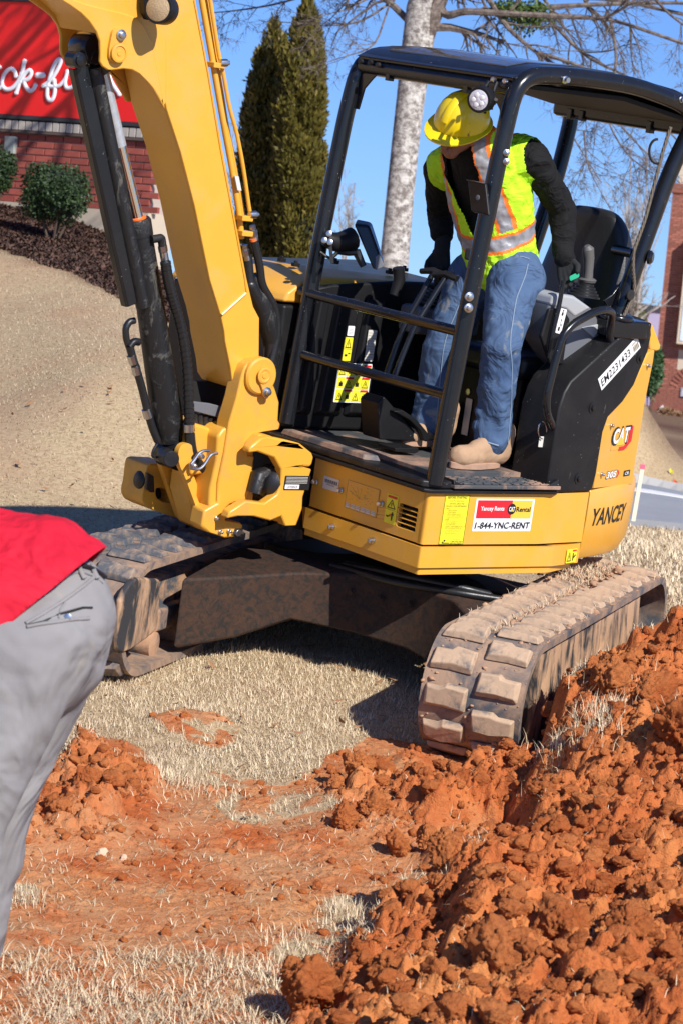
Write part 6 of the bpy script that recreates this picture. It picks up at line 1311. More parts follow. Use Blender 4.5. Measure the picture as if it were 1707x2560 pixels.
# crumbs: loose fragments, joined
mbv=[];mbf=[];r=np.random.default_rng(77);cnt=0;kb=0
CSd=[]
for me_ in CS:
    n=len(me_.vertices);c=np.empty(n*3);me_.vertices.foreach_get('co',c);t=np.empty(len(me_.polygons)*3,np.int32);me_.loops.foreach_get('vertex_index',t);CSd.append((c.reshape(-1,3),t.reshape(-1,3)))
Vs=[];Ts=[]
xx=r.uniform(-1.25,1.75,19000);yy=r.uniform(6.3,10.7,19000);zz=lookup(xx,yy);u,v,c_,_,_=masks(xx,yy,zz);hh=heap(xx,yy)
for i in range(len(xx)):
    if c_[i]<.5 or v[i]>2420 or u[i]<-50 or u[i]>1640: continue
    if hh[i]<.03 and r.random()>.22: continue
    rad=min(.036,.0042+.0046*r.pareto(1.9));rad=rad if hh[i]>.05 else min(rad*.6,.016);c,t=CSd[i%6+(6 if rad<.012 else (12 if rad<.024 else 0))];a=r.uniform(0,6.28);ca,sa=math.cos(a),math.sin(a)
    q=c*np.array([1,r.uniform(.7,1.2),r.uniform(.6,1)])*rad;q=q@np.array([[ca,sa,0],[-sa,ca,0],[0,0,1]]);Vs.append(q+np.array([xx[i],yy[i],zz[i]+rad*.35]));Ts.append(t+kb);kb+=len(c)
V=np.concatenate(Vs);T_=np.concatenate(Ts).astype(np.int32);me=bpy.data.meshes.new('dirt_crumbs');me.vertices.add(len(V));me.vertices.foreach_set('co',V.ravel());me.loops.add(T_.size);me.loops.foreach_set('vertex_index',T_.ravel());me.polygons.add(len(T_));me.polygons.foreach_set('loop_start',np.arange(0,T_.size,3,dtype=np.int32));me.polygons.foreach_set('loop_total',np.full(len(T_),3,np.int32));me.update(calc_edges=True)
me.materials.append(M['clod']);o=bpy.data.objects.new('dirt_crumbs',me);COL.objects.link(o);tag(o,'loose red clay crumbs covering the heap and the trampled ground','dirt',kind='stuff')
# two pale pebbles
for x,y,r_,lab in((234,1972,.017,'larger pale pebble below the small mound'),(284,1978,.011,'smaller pale pebble right of the larger one')):
    g=Gp('D',x,y);o=bpy.data.objects.new('pebble',clodmesh(30+x%7,3,.2));COL.objects.link(o);o.data.materials.clear();o.data.materials.append(plain('pebble_pale',(.62,.42,.28),.9));o.scale=(r_,r_,r_);o.location=(g[0],g[1],float(lookup(np.array([g[0]]),np.array([g[1]]))[0])+r_*.5);tag(o,lab,'pebble')
def hit(z,x,y,d0=12.,d1=120.):
    u,v=px(z,x,y);d=RG.T@np.array([(u-CX)/F,(v-CY)/F,1]);t=np.linspace(d0,d1,3000);P=CAMLOC+t[:,None]*d;g=P[:,2]<lookup(P[:,0],P[:,1])
    return P[np.argmax(g)] if g.any() else P[-1]
# ---- road and kerb on the right
def strip_obj(name,near_,far_,mat,lift,h=0):
    mb=MB();A=[];B=[]
    for (x,y,d),(x2,y2,d2) in zip(near_,far_):
        p=Wd('D',x,y,d);q=Wd('D',x2,y2,d2);A.append(p);B.append(q)
    rows=[]
    for p,q in zip(A,B): rows.append([p,q])
    return rows
def ribbon(name,y0,y1,d0,d1,mat,lift,h=0,x0=1000,x1=2300,n=14):
    """strip along the road; y0/y1 picture rows at x=1520, d0/d1 their distances"""
    mb=MB();R=[];n=40
    for k in range(n+1):
        x=x0+(x1-x0)*k/n;top=[];m_=7
        for q in range(m_+1):
            f=q/m_;p0_=Wd('D',x,y0+.095*(x-1520),d0);p1_=Wd('D',x,y1+.095*(x-1520),d1);p=p0_*(1-f)+p1_*f
            top.append(np.array([p[0],p[1],float(lookup(np.array([p[0]]),np.array([p[1]]))[0])+lift+h]))
        R.append(top+[t_-V3(0,0,.3+h) for t_ in reversed(top)])
    mb.loft(R);o=mb.build(name,mat,None,smooth=False);tag(o,kind='structure');return o
asph=plain('asphalt_pale',(.27,.28,.30),.9,0,.12,3,.3,80);conc=plain('concrete_kerb',(.36,.35,.33),.85,0,.1,2,.2,60)
ribbon('road',1212,1158,26,30.8,asph,.07);ribbon('gutter',1158,1150,30.85,31.4,conc,.08);ribbon('kerb',1150,1147,31.45,31.6,conc,.13);ribbon('pavement',1146,1127,31.65,33.4,conc,.12);ribbon('road_line',1180,1176,28.6,28.95,plain('road_paint',(.7,.7,.7),.7),.076)
# ================================================================= BACKGROUND
def Wp(z,x,y,P,n):
    u,v=px(z,x,y);d=RG.T@np.array([(u-CX)/F,(v-CY)/F,1]);t=(n@(P-CAMLOC))/(n@d);return CAMLOC+t*d
def gz1(x,y): return float(lookup(np.array([x]),np.array([y]))[0])
# ---- brick sign wall
Pw=Wd('ZY',800,1340,27.);wd_=np.array([-.87,.50,0]);wd_/=np.linalg.norm(wd_);nw=np.array([-wd_[1],wd_[0],0]);nw=nw if nw@(CAMLOC-Pw)>0 else -nw
wr=-wd_                                    # to the right in the picture
def Lw(z,x,y,off=0): p=Wp(z,x,y,Pw+nw*off,nw);return (p-Pw)@wr,p[2]
def Qw(u,zz,off): return Pw*[1,1,0]+wr*u+V3(0,0,zz)+nw*off
uL=Lw('ZY',-900,1400)[0];uR=Lw('ZY',1500,1500)[0]
zt=Lw('ZY',500,1325)[1];zs0=Lw('ZY',500,1295)[1];zs1=Lw('ZY',500,1205)[1];zf0=zs1+.012;zr0=Lw('ZY',500,1148)[1];zr1=Lw('ZY',100,20)[1]
SW=empty('brick_sign_wall',loc=Vector(Qw((uL+uR)/2,zt-1.0,0)));SWo=np.array(SW.location)
tag(SW,'low red brick sign wall on top of the bank behind the shrubs','sign wall')
def wbox(name,u0,u1,z0,z1,o0,o1,mat,par,off,bev=0):
    mb=MB();c=Qw((u0+u1)/2,(z0+z1)/2,(o0+o1)/2);mb.obox(c,wr*(u1-u0)/2,V3(0,0,(z1-z0)/2),nw*(o1-o0)/2);return mb.build(name,mat,par,off=off,bevel=bev)
mort=plain('mortar',(.42,.34,.29),.95,0,.1,20);m=NT('red_brick');oi=m.n('ObjectInfo');n_1=m.noise(40,5);cb=m.mix(oi.outputs['Random'],(.24,.05,.036),(.42,.10,.07));cb=m.mix(m.mul(m.ramp(n_1,.5,.7),.4),cb,(.16,.04,.03));m.col(cb).set(Roughness=.85).bump(n_1,.3,.003);M['brick']=m.m
m=NT('brown_brick');oi=m.n('ObjectInfo');n_1=m.noise(9,5);cb=m.mix(oi.outputs['Random'],(.25,.085,.055),(.40,.15,.10));cb=m.mix(m.mul(m.ramp(n_1,.45,.65),.5),cb,(.20,.07,.05));m.col(cb).set(Roughness=.85);M['brick2']=m.m
wbox('wall_core',uL,uR,zt-.9,zt,-.3,-.008,mort,SW,SWo);wbox('stone_base',uL,uR+.05,zt-1.6,zt-.675,-.35,.06,plain('stone_base',(.50,.42,.32),.9,0,.12,3,.3,30),SW,SWo)
bl=.203;bh=.057;bp=MB().box((-bl/2,-.03,-bh/2),(bl/2,.012,bh/2)).build('brick',M['brick'],None,bevel=.004,seg=1)
bp_used=False
def brick(par,c,ux,nn,off,proto,scl=(1,1,1)):
    global bp_used
    o=proto if not proto.parent else proto.copy()
    if o is not proto: COL.objects.link(o)
    o.parent=par;X_=ux;Y_=-nn;o.matrix_basis=Matrix([[-X_[i]*scl[0],-Y_[i],(0,0,1)[i]*scl[2],c[i]-off[i]] for i in range(3)]+[[0,0,0,1]]);return o
row=0;z_=zt-bh/2-.006
while z_>zt-.66:
    u=uL+(.106 if row%2 else 0)
    while u<uR:
        brick(SW,Qw(u+bl/2,z_,random.uniform(-.003,.003)),wr,nw,SWo,bp);u+=bl+.0105
    z_-=bh+.0105;row+=1
sm_=plain('soldier_brick_tan',(.42,.38,.33),.9,0,.15,30);so_=MB().box((-.035,-.05,-(zs1-zs0)/2),(.035,.03,(zs1-zs0)/2)).build('soldier_brick',sm_,None,bevel=.004,seg=1)
wbox('soldier_core',uL,uR+.03,zs0,zs1,-.3,.015,mort,SW,SWo)
u=uL
while u<uR+.03: brick(SW,Qw(u+.035,(zs0+zs1)/2,.02),wr,nw,SWo,so_);u+=.082
wbox('ledge',uL,uR+.03,zt+.002,zs0-.003,-.3,.05,plain('ledge_dark',(.10,.07,.06),.9),SW,SWo)
RS=empty('shop_sign',loc=Vector(Qw((uL+uR)/2,zr0,0)));RSo=np.array(RS.location);tag(RS,'big red shop sign with white script lettering above the brick wall','sign')
dk=plain('sign_frame_dark',(.03,.032,.038),.5);rf=NT('sign_red_face');rf.col((.80,.014,.018)).set(Roughness=.35);rf.b.inputs['Emission Strength'].default_value=0
wbox('sign_frame',uL,uR-.02,zf0,zr0-.003,-.28,.06,dk,RS,RSo,.004);wbox('sign_frame',uL,uR-.02,zr1+.003,zr1+.08,-.28,.06,dk,RS,RSo,.004);wbox('sign_face',uL,uR-.05,zr0,zr1,-.26,.04,rf.m,RS,RSo)
wm=plain('sign_white_letter',(.80,.82,.86),.4)
def stroke(P,w=14,closed=False):
    q=[np.array(p,float) for p in P]
    for _ in range(2):
        o=[q[0]]
        for a,b in zip(q[:-1],q[1:]): o+=[.75*a+.25*b,.25*a+.75*b]
        o.append(q[-1]);q=o
    pts=[Qw(*Lw('ZY',*p,.05),.052) for p in q];mb=MB()
    # flat ribbon-like stroke: an ellipse section pressed against the face
    T_=[];R_=[]
    for i in range(len(pts)):
        t=pts[min(i+1,len(pts)-1)]-pts[max(i-1,0)];t/=np.linalg.norm(t);s=np.cross(t,nw);rr=1.3*w/3.921/7000*27.
        R_.append([pts[i]+s*rr*math.cos(a)+nw*.012*math.sin(a) for a in np.arange(10)*math.pi/5])
    mb.loft(R_);e=1.3*w/3.921/7000*27.
    for p in(pts[0],pts[-1]): mb.lathe(p-nw*.0,nw,[(e,-.008),(e,.004),(e*.6,.012)],14)
    return mb
for P,w in(([(160,745),(150,690),(105,668),(55,710),(22,790),(28,850),(70,882),(125,868),(185,800),(215,720)],17),([(245,600),(222,720),(190,830),(165,908)],18),([(205,800),(250,715),(300,682),(318,720),(285,775),(235,790),(255,850),(300,900),(340,870),(352,835)],17),
  ([(372,738),(425,738)],22),([(430,842),(490,800),(550,720),(600,620),(600,580),(565,585),(515,680),(482,800),(462,920),(478,980),(515,985),(540,930),(545,850),(535,790)],17),([(430,842),(500,848),(580,850),(625,800),(650,760)],15),([(665,700),(640,800),(650,865),(700,865),(740,820)],16),([(1075,750),(1110,830),(1175,925)],16),([(1000,880),(1060,790),(1075,750)],14),([(-60,700),(-40,820),(0,870),(20,850)],16),([(-20,640),(5,660)],14)):
    stroke(P,w).build('letter',wm,RS,off=RSo,ang=40)
ps=Lw('ZY',130,1400);UB=wbox('utility_box',ps[0]-.06,ps[0]+.06,ps[1]-.11,ps[1]+.06,.0,.06,plain('box_grey',(.3,.33,.3),.6),None,np.zeros(3),.006);tag(UB,'small grey utility box on the brick wall above the left shrub','utility box')
# ---- foliage helper
def leafy(name,centers,r,n,size,cols,par,off,seed=0,flat=.5,up=None,inner=.55):
    """leaves spread through ellipsoids: centers = [(c, (rx,ry,rz))]"""
    g=np.random.default_rng(seed);V=[];Ti=[];tot=sum(c[1][0]*c[1][1]*c[1][2] for c in centers)**1.0;k0=0
    P=[];N_=[]
    for c,rr in centers:
        m_=max(20,int(n*(rr[0]*rr[1]*rr[2])**.667/sum((q[1][0]*q[1][1]*q[1][2])**.667 for q in centers)));d=g.normal(size=(m_,3));d/=np.linalg.norm(d,axis=1)[:,None]
        rad=inner+(1-inner)*g.random(m_)**.5;lump=1+.12*fbm(d[:,0]*2+seed,d[:,1]*2+d[:,2],2.5,3,seed)
        P.append(np.array(c)+d*np.array(rr)*(rad*lump)[:,None]);N_.append(d)
    P=np.concatenate(P);D=np.concatenate(N_);n_=len(P)
    nr=D+g.normal(size=(n_,3))*.7
    if up is not None: ax=np.tile(np.array(up,float),(n_,1))+g.normal(size=(n_,3))*.35+D*.5
    else: ax=g.normal(size=(n_,3))
    ax/=np.linalg.norm(ax,axis=1)[:,None];sd=np.cross(ax,nr);sd/=np.maximum(np.linalg.norm(sd,axis=1),1e-6)[:,None]
    s=size*g.uniform(.6,1.4,n_)[:,None]
    q=np.stack([P,P+ax*s*.5+sd*s*flat*.5,P+ax*s,P+ax*s*.5-sd*s*flat*.5],1).reshape(-1,3)-np.array(off)
    me=bpy.data.meshes.new(name);me.vertices.add(len(q));me.vertices.foreach_set('co',q.ravel());li=np.arange(4*n_,dtype=np.int32);me.loops.add(4*n_);me.loops.foreach_set('vertex_index',li);me.polygons.add(n_);me.polygons.foreach_set('loop_start',np.arange(0,4*n_,4,dtype=np.int32));me.polygons.foreach_set('loop_total',np.full(n_,4,np.int32));me.update(calc_edges=True)
    attr(me,'tint',np.repeat(np.clip(g.normal(.5,.25,n_),0,1),4))
    m=NT(name+'_mat');x=m.n('Attribute');x.attribute_name='tint';pn=m.noise(cols[3] if len(cols)>3 else 4,4,.6);c_=m.mix(x.outputs['Fac'],cols[0],cols[1]);c_=m.mix(m.ramp(pn,.42,.62),c_,cols[2]);m.col(c_).set(Roughness=.55);m.b.inputs['Specular IOR Level'].default_value=.35
    me.materials.append(m.m);o=bpy.data.objects.new(name,me);COL.objects.link(o);o.parent=par;return o
def shrub(x,y,wpx,hpx,dep,lab,cols,n,size,seed,flat=.6,cat='shrub',name='round_shrub',stems=True):
    c=Wd('D',x,y,dep);k=dep/(F*.91855);rx,rz=wpx/2*k,hpx/2*k;b=np.array([c[0],c[1],min(gz1(c[0],c[1]),c[2]-rz*.6)]);E_=empty(name,loc=Vector(b));tag(E_,lab,cat)
    g=np.random.default_rng(seed);cs=[(c,(rx*.86,rx*.86,rz*.86))]
    for k_ in range(9):
        a=g.uniform(0,6.28);f=g.uniform(-.6,.8);cs.append((c+V3(rx*.55*math.cos(a)*math.cos(f),rx*.55*math.sin(a)*math.cos(f),rz*.6*math.sin(f)),(rx*.45,rx*.45,rz*.42)))
    leafy('foliage',cs,1,n,size,cols,E_,b,seed,flat)
    mb=MB();mb.loft([[c-b+np.array([rx*.7*math.cos(t)*math.cos(f),rx*.7*math.sin(t)*math.cos(f),rz*.7*math.sin(f)]) for t in np.arange(12)*math.pi/6] for f in np.radians([-80,-40,0,40,80])]);mb.build('shade_core',plain('shrub_core_shade',(.012,.018,.008),.9),E_)  # dark hull added inside the leaves, its colour standing in for inner shade
    mb=MB()
    for k_ in range(5): a=k_*1.256;mb.tube([V3(.03*math.cos(a),.03*math.sin(a),-.05),c-b+V3(rx*.5*math.cos(a),rx*.5*math.sin(a),-rz*.2)],.012,6)
    mb.build('stem',plain('stem_brown',(.09,.06,.04),.9),E_);return E_
GH=((.012,.028,.009),(.05,.085,.024),(.02,.045,.013),5)
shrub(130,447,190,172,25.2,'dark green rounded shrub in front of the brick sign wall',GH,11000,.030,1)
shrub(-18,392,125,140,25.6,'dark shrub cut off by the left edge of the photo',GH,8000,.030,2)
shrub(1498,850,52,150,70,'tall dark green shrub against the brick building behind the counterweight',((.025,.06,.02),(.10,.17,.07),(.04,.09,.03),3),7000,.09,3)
shrub(1448,735,70,70,62,'olive shrub behind the rear canopy post',((.07,.08,.02),(.20,.20,.06),(.10,.11,.03),3),5000,.09,4)
# ---- two columnar conifers
def conifer(outline,dep,lab,seed,n):
    """outline: rows (y, xleft, xright) in the reduced picture"""
    k=dep/(F*.91855);rows=[]
    for y,xl,xr in outline: rows.append((Wd('D',(xl+xr)/2,y,dep),(xr-xl)/2*k))
    bt=rows[-1][0];b=np.array([bt[0],bt[1],gz1(bt[0],bt[1])]);E_=empty('conifer',loc=Vector(b));tag(E_,lab,'conifer')
    g=np.random.default_rng(seed);zz=np.array([r[0][2] for r in rows]);xs=np.array([r[0][0] for r in rows]);rr=np.array([r[1] for r in rows]);o_=np.argsort(zz)
    cs=[];N=230
    for i in range(N):
        f=g.random()**.9;z=zz.min()-.9*0+(zz.max()-zz.min())*f;r=np.interp(z,zz[o_],rr[o_]);xc=np.interp(z,zz[o_],xs[o_]);a=g.uniform(0,6.28);q=r*.72
        s=.30*r+.05;cs.append((V3(xc+q*math.cos(a),bt[1]+q*math.sin(a),z),(s*.55,s*.55,s*1.1)))
    for i in range(26):
        f=i/25;z=zz.min()+(zz.max()-zz.min())*f;r=np.interp(z,zz[o_],rr[o_]);xc=np.interp(z,zz[o_],xs[o_]);cs.append((V3(xc,bt[1],z),(r*.8+.01,r*.8+.01,.16)))
    cs.append((V3(np.interp(zz.max(),zz[o_],xs[o_]),bt[1],zz.max()),(.03,.03,.18)))
    leafy('crown',cs,1,n,.075,((.05,.05,.008),(.20,.15,.022),(.10,.085,.014),2.2),E_,b,seed,.42,up=(0,0,1),inner=.35)
    mb=MB();rg=[]
    for i in range(14):
        z=zz.min()-.6+(zz.max()-zz.min()+.4)*i/13;r=max(.01,np.interp(z,zz[o_],rr[o_])*.66);xc=np.interp(z,zz[o_],xs[o_]);rg.append([V3(xc+r*math.cos(t),bt[1]+r*math.sin(t),z)-b for t in np.arange(14)*math.pi/7])
    mb.loft(rg);mb.build('shade_core',plain('conifer_core_shade',(.010,.013,.005),.95),E_)  # dark solid hull added inside the crown to block light, not real foliage
    mb=MB();mb.tube([V3(0,0,-.1),V3(0,0,max(.3,zz.min()-b[2]+.4))],.06,8);mb.build('trunk',plain('conifer_bark',(.12,.08,.05),.9),E_)
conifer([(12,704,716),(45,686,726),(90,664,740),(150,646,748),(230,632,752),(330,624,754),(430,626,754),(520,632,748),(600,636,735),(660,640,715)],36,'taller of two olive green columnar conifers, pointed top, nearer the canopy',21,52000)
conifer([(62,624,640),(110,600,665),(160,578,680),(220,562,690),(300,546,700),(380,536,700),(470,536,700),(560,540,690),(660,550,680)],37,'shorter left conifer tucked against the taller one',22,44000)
# ---- bare trees
def bark(name,a,b,c): m=NT(name);n1=m.noise(13,8,.75,.15,stretch=(1,1,1.3));n2=m.noise(5,4);m.col(m.mix(m.ramp(n1,.42,.60),m.mix(n2,a,b),c)).set(Roughness=.9).bump(n1,.7,.02);return m.m
Bpale=bark('pale_mottled_bark',(.10,.08,.07),(.24,.205,.18),(.58,.545,.50));Btw=bark('twig_bark',(.06,.042,.034),(.12,.085,.07),(.22,.18,.15));Bgr=bark('grey_twig_bark',(.2,.17,.15),(.32,.28,.25),(.42,.38,.34))
def grow(mb,p,d,L,r,depth,g,sag=-.12,n=5,spread=.8,minr=.002,tw=6):
    """a wandering limb with side shoots"""
    pts=[p];dd=d/np.linalg.norm(d);m=max(3,int(L/.12))
    for i in range(m):
        dd=dd+g.normal(size=3)*.17+np.array([0,0,sag*.12]);dd/=np.linalg.norm(dd);pts.append(pts[-1]+dd*L/m)
    rad=[r*(1-.75*i/m) for i in range(m+1)];mb.tube(pts,rad,tw if r>.012 else (4 if r>.005 else 3),caps=False)
    if depth<=0: return
    k=n if depth>1 else n+1
    for j in range(k):
        t=g.uniform(.25,.98);i=int(t*m);ax=pts[min(i+1,m)]-pts[i];ax/=np.linalg.norm(ax);s=g.normal(size=3);s-=ax*(s@ax);s/=np.linalg.norm(s)
        grow(mb,pts[i],ax*.8+s*spread,L*g.uniform(.35,.6)*(1.1-.4*t),max(minr,rad[i]*.62),depth-1,g,sag,n,spread,minr,tw)
g=np.random.default_rng(31)
dt=30.
tb=[(905,720),(900,640),(908,560),(918,450),(930,330),(943,220),(957,110),(970,20),(985,-60)];TP=[Wd('D',x,y,dt) for x,y in tb]
b=np.array([TP[0][0],TP[0][1],gz1(TP[0][0],TP[0][1])]);BT=empty('bare_tree',loc=Vector(b));tag(BT,'bare tree with a pale blotchy trunk and leafless limbs over the canopy','tree')
mb=MB();mb.tube([V3(0,0,-.3)+b*[1,1,1]]+[p for p in TP],[.19,.175,.165,.155,.15,.15,.155,.17,.18,.13],18);tk=mb.build('trunk',Bpale,BT,off=b)
mb=MB()
def limb(P,r0,r1,subs=7,dd=0,L=.8,depth=2,par=None):
    pts=[Wd('D',x,y,dt+dz) for x,y,dz in P];pts=fillet(pts,.3,4);rad=np.linspace(r0,r1,len(pts));mb.tube(pts,list(rad),7,caps=False)
    for k in range(subs):
        i=int(g.uniform(.15,.98)*(len(pts)-1));ax=pts[min(i+1,len(pts)-1)]-pts[i-1 if i else 0];ax/=np.linalg.norm(ax);s=g.normal(size=3);s-=ax*(s@ax);s/=np.linalg.norm(s);s[2]-=.25
        grow(mb,pts[i],ax*.7+s,L*g.uniform(.6,1.2),max(.005,rad[i]*.5),depth,g,-.3,6,.85,.0026)
limb([(955,130,0),(985,50,-.05),(1020,-30,-.1),(1080,-160,-.1)],.125,.07,4);limb([(985,-40,0),(1020,40,-.1),(1060,25,-.2),(1150,30,-.3),(1300,38,-.4),(1400,42,-.4),(1568,100,-.5)],.05,.018,12)
limb([(1060,28,-.1),(1200,20,.2),(1360,10,.3),(1568,5,.4),(1700,20,.4)],.035,.014,9)
limb([(1000,-60,0),(1100,-40,.3),(1250,-10,.5),(1400,-5,.5),(1600,40,.5)],.05,.02,9)
limb([(1110,-20,0),(1160,60,-.3),(1215,110,-.4),(1275,150,-.4)],.030,.016,7);limb([(1230,120,-.4),(1300,140,-.5),(1400,180,-.5),(1500,260,-.6),(1560,330,-.6)],.022,.009,8)
limb([(1275,60,.2),(1340,130,.1),(1450,180,.1),(1568,250,0)],.022,.010,8);limb([(1275,150,-.4),(1272,210,-.4),(1300,290,-.4),(1330,340,-.4),(1380,420,-.4)],.018,.006,7)
limb([(1400,40,-.4),(1420,150,-.5),(1380,260,-.5),(1440,360,-.5),(1500,400,-.5)],.018,.006,7);limb([(1340,300,-.3),(1345,380,-.3),(1400,480,-.3)],.011,.004,5);limb([(1390,180,0),(1400,260,0),(1460,330,0),(1560,420,0)],.016,.006,7)
limb([(950,60,0),(880,-10,.2),(800,-30,.3),(700,-40,.3)],.04,.015,8);limb([(905,0,.2),(830,50,.1),(770,60,.1),(640,50,0)],.014,.005,7,L=.7);limb([(900,-10,0),(860,110,-.3),(790,130,-.4),(700,160,-.4)],.012,.004,6,L=.5)
limb([(760,-30,.2),(640,10,.1),(540,25,.1),(480,30,0)],.014,.006,7,L=.6);limb([(1480,-30,.3),(1530,30,.2),(1600,80,.2)],.02,.01,5)
# limbs of the same crown above the picture: their shade falls on the sign wall and the bank
gg=np.random.default_rng(8)
for k in range(9):
    e_=np.array([-1.6+gg.uniform(-1.6,2.2),20.5+gg.uniform(-1.5,3.0),6.6+gg.uniform(-.8,2.)]);p0_=TP[-1];mdl=(p0_+e_)/2+V3(0,0,1.2)
    pts=fillet([p0_,p0_+V3(0,-.3,1.2),mdl,e_],1.5,6);rad=np.linspace(.11,.03,len(pts));mb.tube(pts,list(rad),8,caps=False)
    for j in range(9):
        i=int(gg.uniform(.4,.99)*(len(pts)-1));grow(mb,pts[i],(e_-mdl)/np.linalg.norm(e_-mdl)+gg.normal(size=3)*.6,1.9*gg.uniform(.6,1.2),.032,2,gg,.0,5,.8,.008)
mb.build('branches',Btw,BT,off=b)
ml=empty('mistletoe_clump',loc=Vector(Wd('D',1195,40,dt)));mo_=np.array(ml.location);tag(ml,'green mistletoe clump growing in the bare branches at the top','mistletoe')
leafy('foliage',[(mo_,(.28,.28,.2)),(mo_+V3(.15,0,.05),(.2,.2,.15)),(mo_+V3(-.18,0,.08),(.18,.18,.12))],1,1500,.05,((.04,.08,.012),(.12,.18,.03),(.07,.11,.02),5),ml,mo_,5,.5,inner=.1)
# small multi-stem bare trees on the right and faint ones behind
def bare(xb,yb,dep,stems,lab,seed,r=.04,grp=None):
    g2=np.random.default_rng(seed);p=Wd('D',xb,yb,dep);b=np.array([p[0],p[1],min(gz1(p[0],p[1]),p[2])]);E_=empty('bare_tree',loc=Vector(b));tag(E_,lab,'tree',grp);mb=MB()
    for xt,yt in stems:
        q=Wd('D',xt,yt,dep+g2.uniform(-1,1));m1=p+(q-p)*.5+V3(g2.normal()*.1,g2.normal()*.1,0);pts=fillet([b,p,m1,q],.6,4);rad=np.linspace(r,r*.15,len(pts));mb.tube(pts,list(rad),6,caps=False)
        for k in range(9):
            i=int(g2.uniform(.35,.97)*(len(pts)-1));grow(mb,pts[i],(q-p)/np.linalg.norm(q-p)+g2.normal(size=3)*.35,np.linalg.norm(q-p)*.28,max(.006,rad[i]*.6),2,g2,.1,4,.45,.004)
    mb.build('branches',Bgr,E_,off=b)
bare(1450,790,55,[(1430,400),(1470,380),(1500,430),(1400,480),(1520,520),(1450,300),(1485,330)],'pale multi stemmed bare tree behind the rear canopy post',61,.07)
bare(555,520,60,[(540,250),(560,200),(530,330),(575,300)],'thin bare tree seen between the boom and the conifers',62,.04)
bare(790,620,60,[(770,380),(790,300),(815,420)],'faint bare tree between the conifers and the pale trunk',63,.03)
# ---- brick building on the right
Pb=Wd('ZX',400,1000,80.);nb_=(CAMLOC-Pb)*[1,1,0];nb_/=np.linalg.norm(nb_);nb_=RG.T@np.array([0,0,-1.])*[1,1,0];a_=math.radians(-12);nb_=np.array([nb_[0]*math.cos(a_)-nb_[1]*math.sin(a_),nb_[0]*math.sin(a_)+nb_[1]*math.cos(a_),0]);nb_/=np.linalg.norm(nb_)
rb=np.cross(V3(0,0,1),nb_);rb=rb if rb[0]>0 else -rb
def Lb(x,y,off=0): p=Wp('ZX',x,y,Pb+nb_*off,nb_);return (p-Pb)@rb,p[2]
def Qb(u,z,off): return Pb*[1,1,0]+rb*u+V3(0,0,z)+nb_*off
z0=Lb(300,2130)[1];z1=Lb(420,275)[1];ul=Lb(325,1040)[0]
BB=empty('brick_building',loc=Vector(Qb(ul+2,z0,0)));Bo=np.array(BB.location);tag(BB,'red brick and beige stucco shop building at the right edge','building')
def bbox(name,u0,u1,za,zb,o0,o1,mat,bev=0,par=None):
    mb=MB();mb.obox(Qb((u0+u1)/2,(za+zb)/2,(o0+o1)/2),rb*(u1-u0)/2,V3(0,0,(zb-za)/2),nb_*(o1-o0)/2);return mb.build(name,mat,par or BB,off=Bo,bevel=bev)
stu=plain('beige_stucco',(.55,.46,.36),.9,0,.05,2,.2,40)
bbox('wall',ul,ul+9,z0-.6,z1,-6,-.01,mort);bbox('upper_wall',ul+.12,ul+9,z1+.28,z1+3.2,-6,-.05,stu);bbox('brick_cornice',ul-.06,ul+9,z1,z1+.10,-6,.06,M['brick2'],.01);bbox('brick_cornice',ul-.02,ul+9,z1+.104,z1+.276,-6,.02,M['brick2'],.01)
bq=MB().box((-.1015,-.03,-.0285),(.1015,.012,.0285)).build('brick',M['brick2'],None,smooth=False)
rest=MB();cnt=0;row=0;z_=z1-.034
while z_>z0-.2:
    u=ul+(.106 if row%2 else 0)
    if row%2: rest.obox(Qb(ul+.05,z_,0),rb*.048,V3(0,0,.0285),nb_*.012)
    while u<ul+2.2:
        if cnt<292 and u<ul+.72: brick(BB,Qb(u+.1015,z_,random.uniform(-.002,.002)),rb,nb_,Bo,bq);cnt+=1
        else: rest.obox(Qb(u+.1015,z_,random.uniform(-.002,.002)),rb*.1015,V3(0,0,.0285),nb_*.012)
        u+=.2135
    z_-=.0675;row+=1
o=rest.build('brickwork',M['brick2'],BB,off=Bo,smooth=False);o['kind']='stuff'
# protruding sign box, stucco panel, arch, small letter sign
s0=Lb(440,880,.45);s1=Lb(432,1545,.45);fm=plain('beige_frame',(.60,.50,.38),.7)
bbox('window_frame',s1[0],s1[0]+2.2,s1[1],Lb(470,640,.45)[1],.02,.45,fm,.02);bbox('sign_panel',s1[0]+.09,s1[0]+2.1,s1[1]+.1,Lb(470,660,.45)[1]-.1,.44,.47,plain('pale_blue_panel',(.62,.70,.74),.4))
text('MARKET',Qb(s1[0]+.22,s1[1]+.45,.475),rb,V3(0,0,1),0,0,1.5,.22,plain('red_letters',(.6,.03,.04),.5),BB,'lettering',off=Bo)
p0=Lb(425,1760);p1=Lb(432,1590);bbox('stucco_panel',p0[0]+.05,p0[0]+2,p0[1],p1[1],.0,.025,stu)
for k in range(12):
    a=math.radians(160-7*k);c=Qb(p0[0]+.9,p0[1]-.75,.02);q=c+rb*.95*math.cos(a)+V3(0,0,.95*math.sin(a));mb=MB();mb.obox(q,rb*.11*math.cos(a)+V3(0,0,.11*math.sin(a)),(-rb*math.sin(a)+V3(0,0,math.cos(a)))*.035,nb_*.02);mb.build('arch_brick',M['brick2'],BB,off=Bo)
p2=Lb(468,1985,.05);bbox('small_sign',p2[0],p2[0]+.8,p2[1],p2[1]+.25,.02,.06,plain('sign_slate',(.35,.36,.42),.6));text('NAILS',Qb(p2[0]+.06,p2[1]+.05,.064),rb,V3(0,0,1),0,0,.65,.15,M['white'],BB,'lettering',off=Bo)
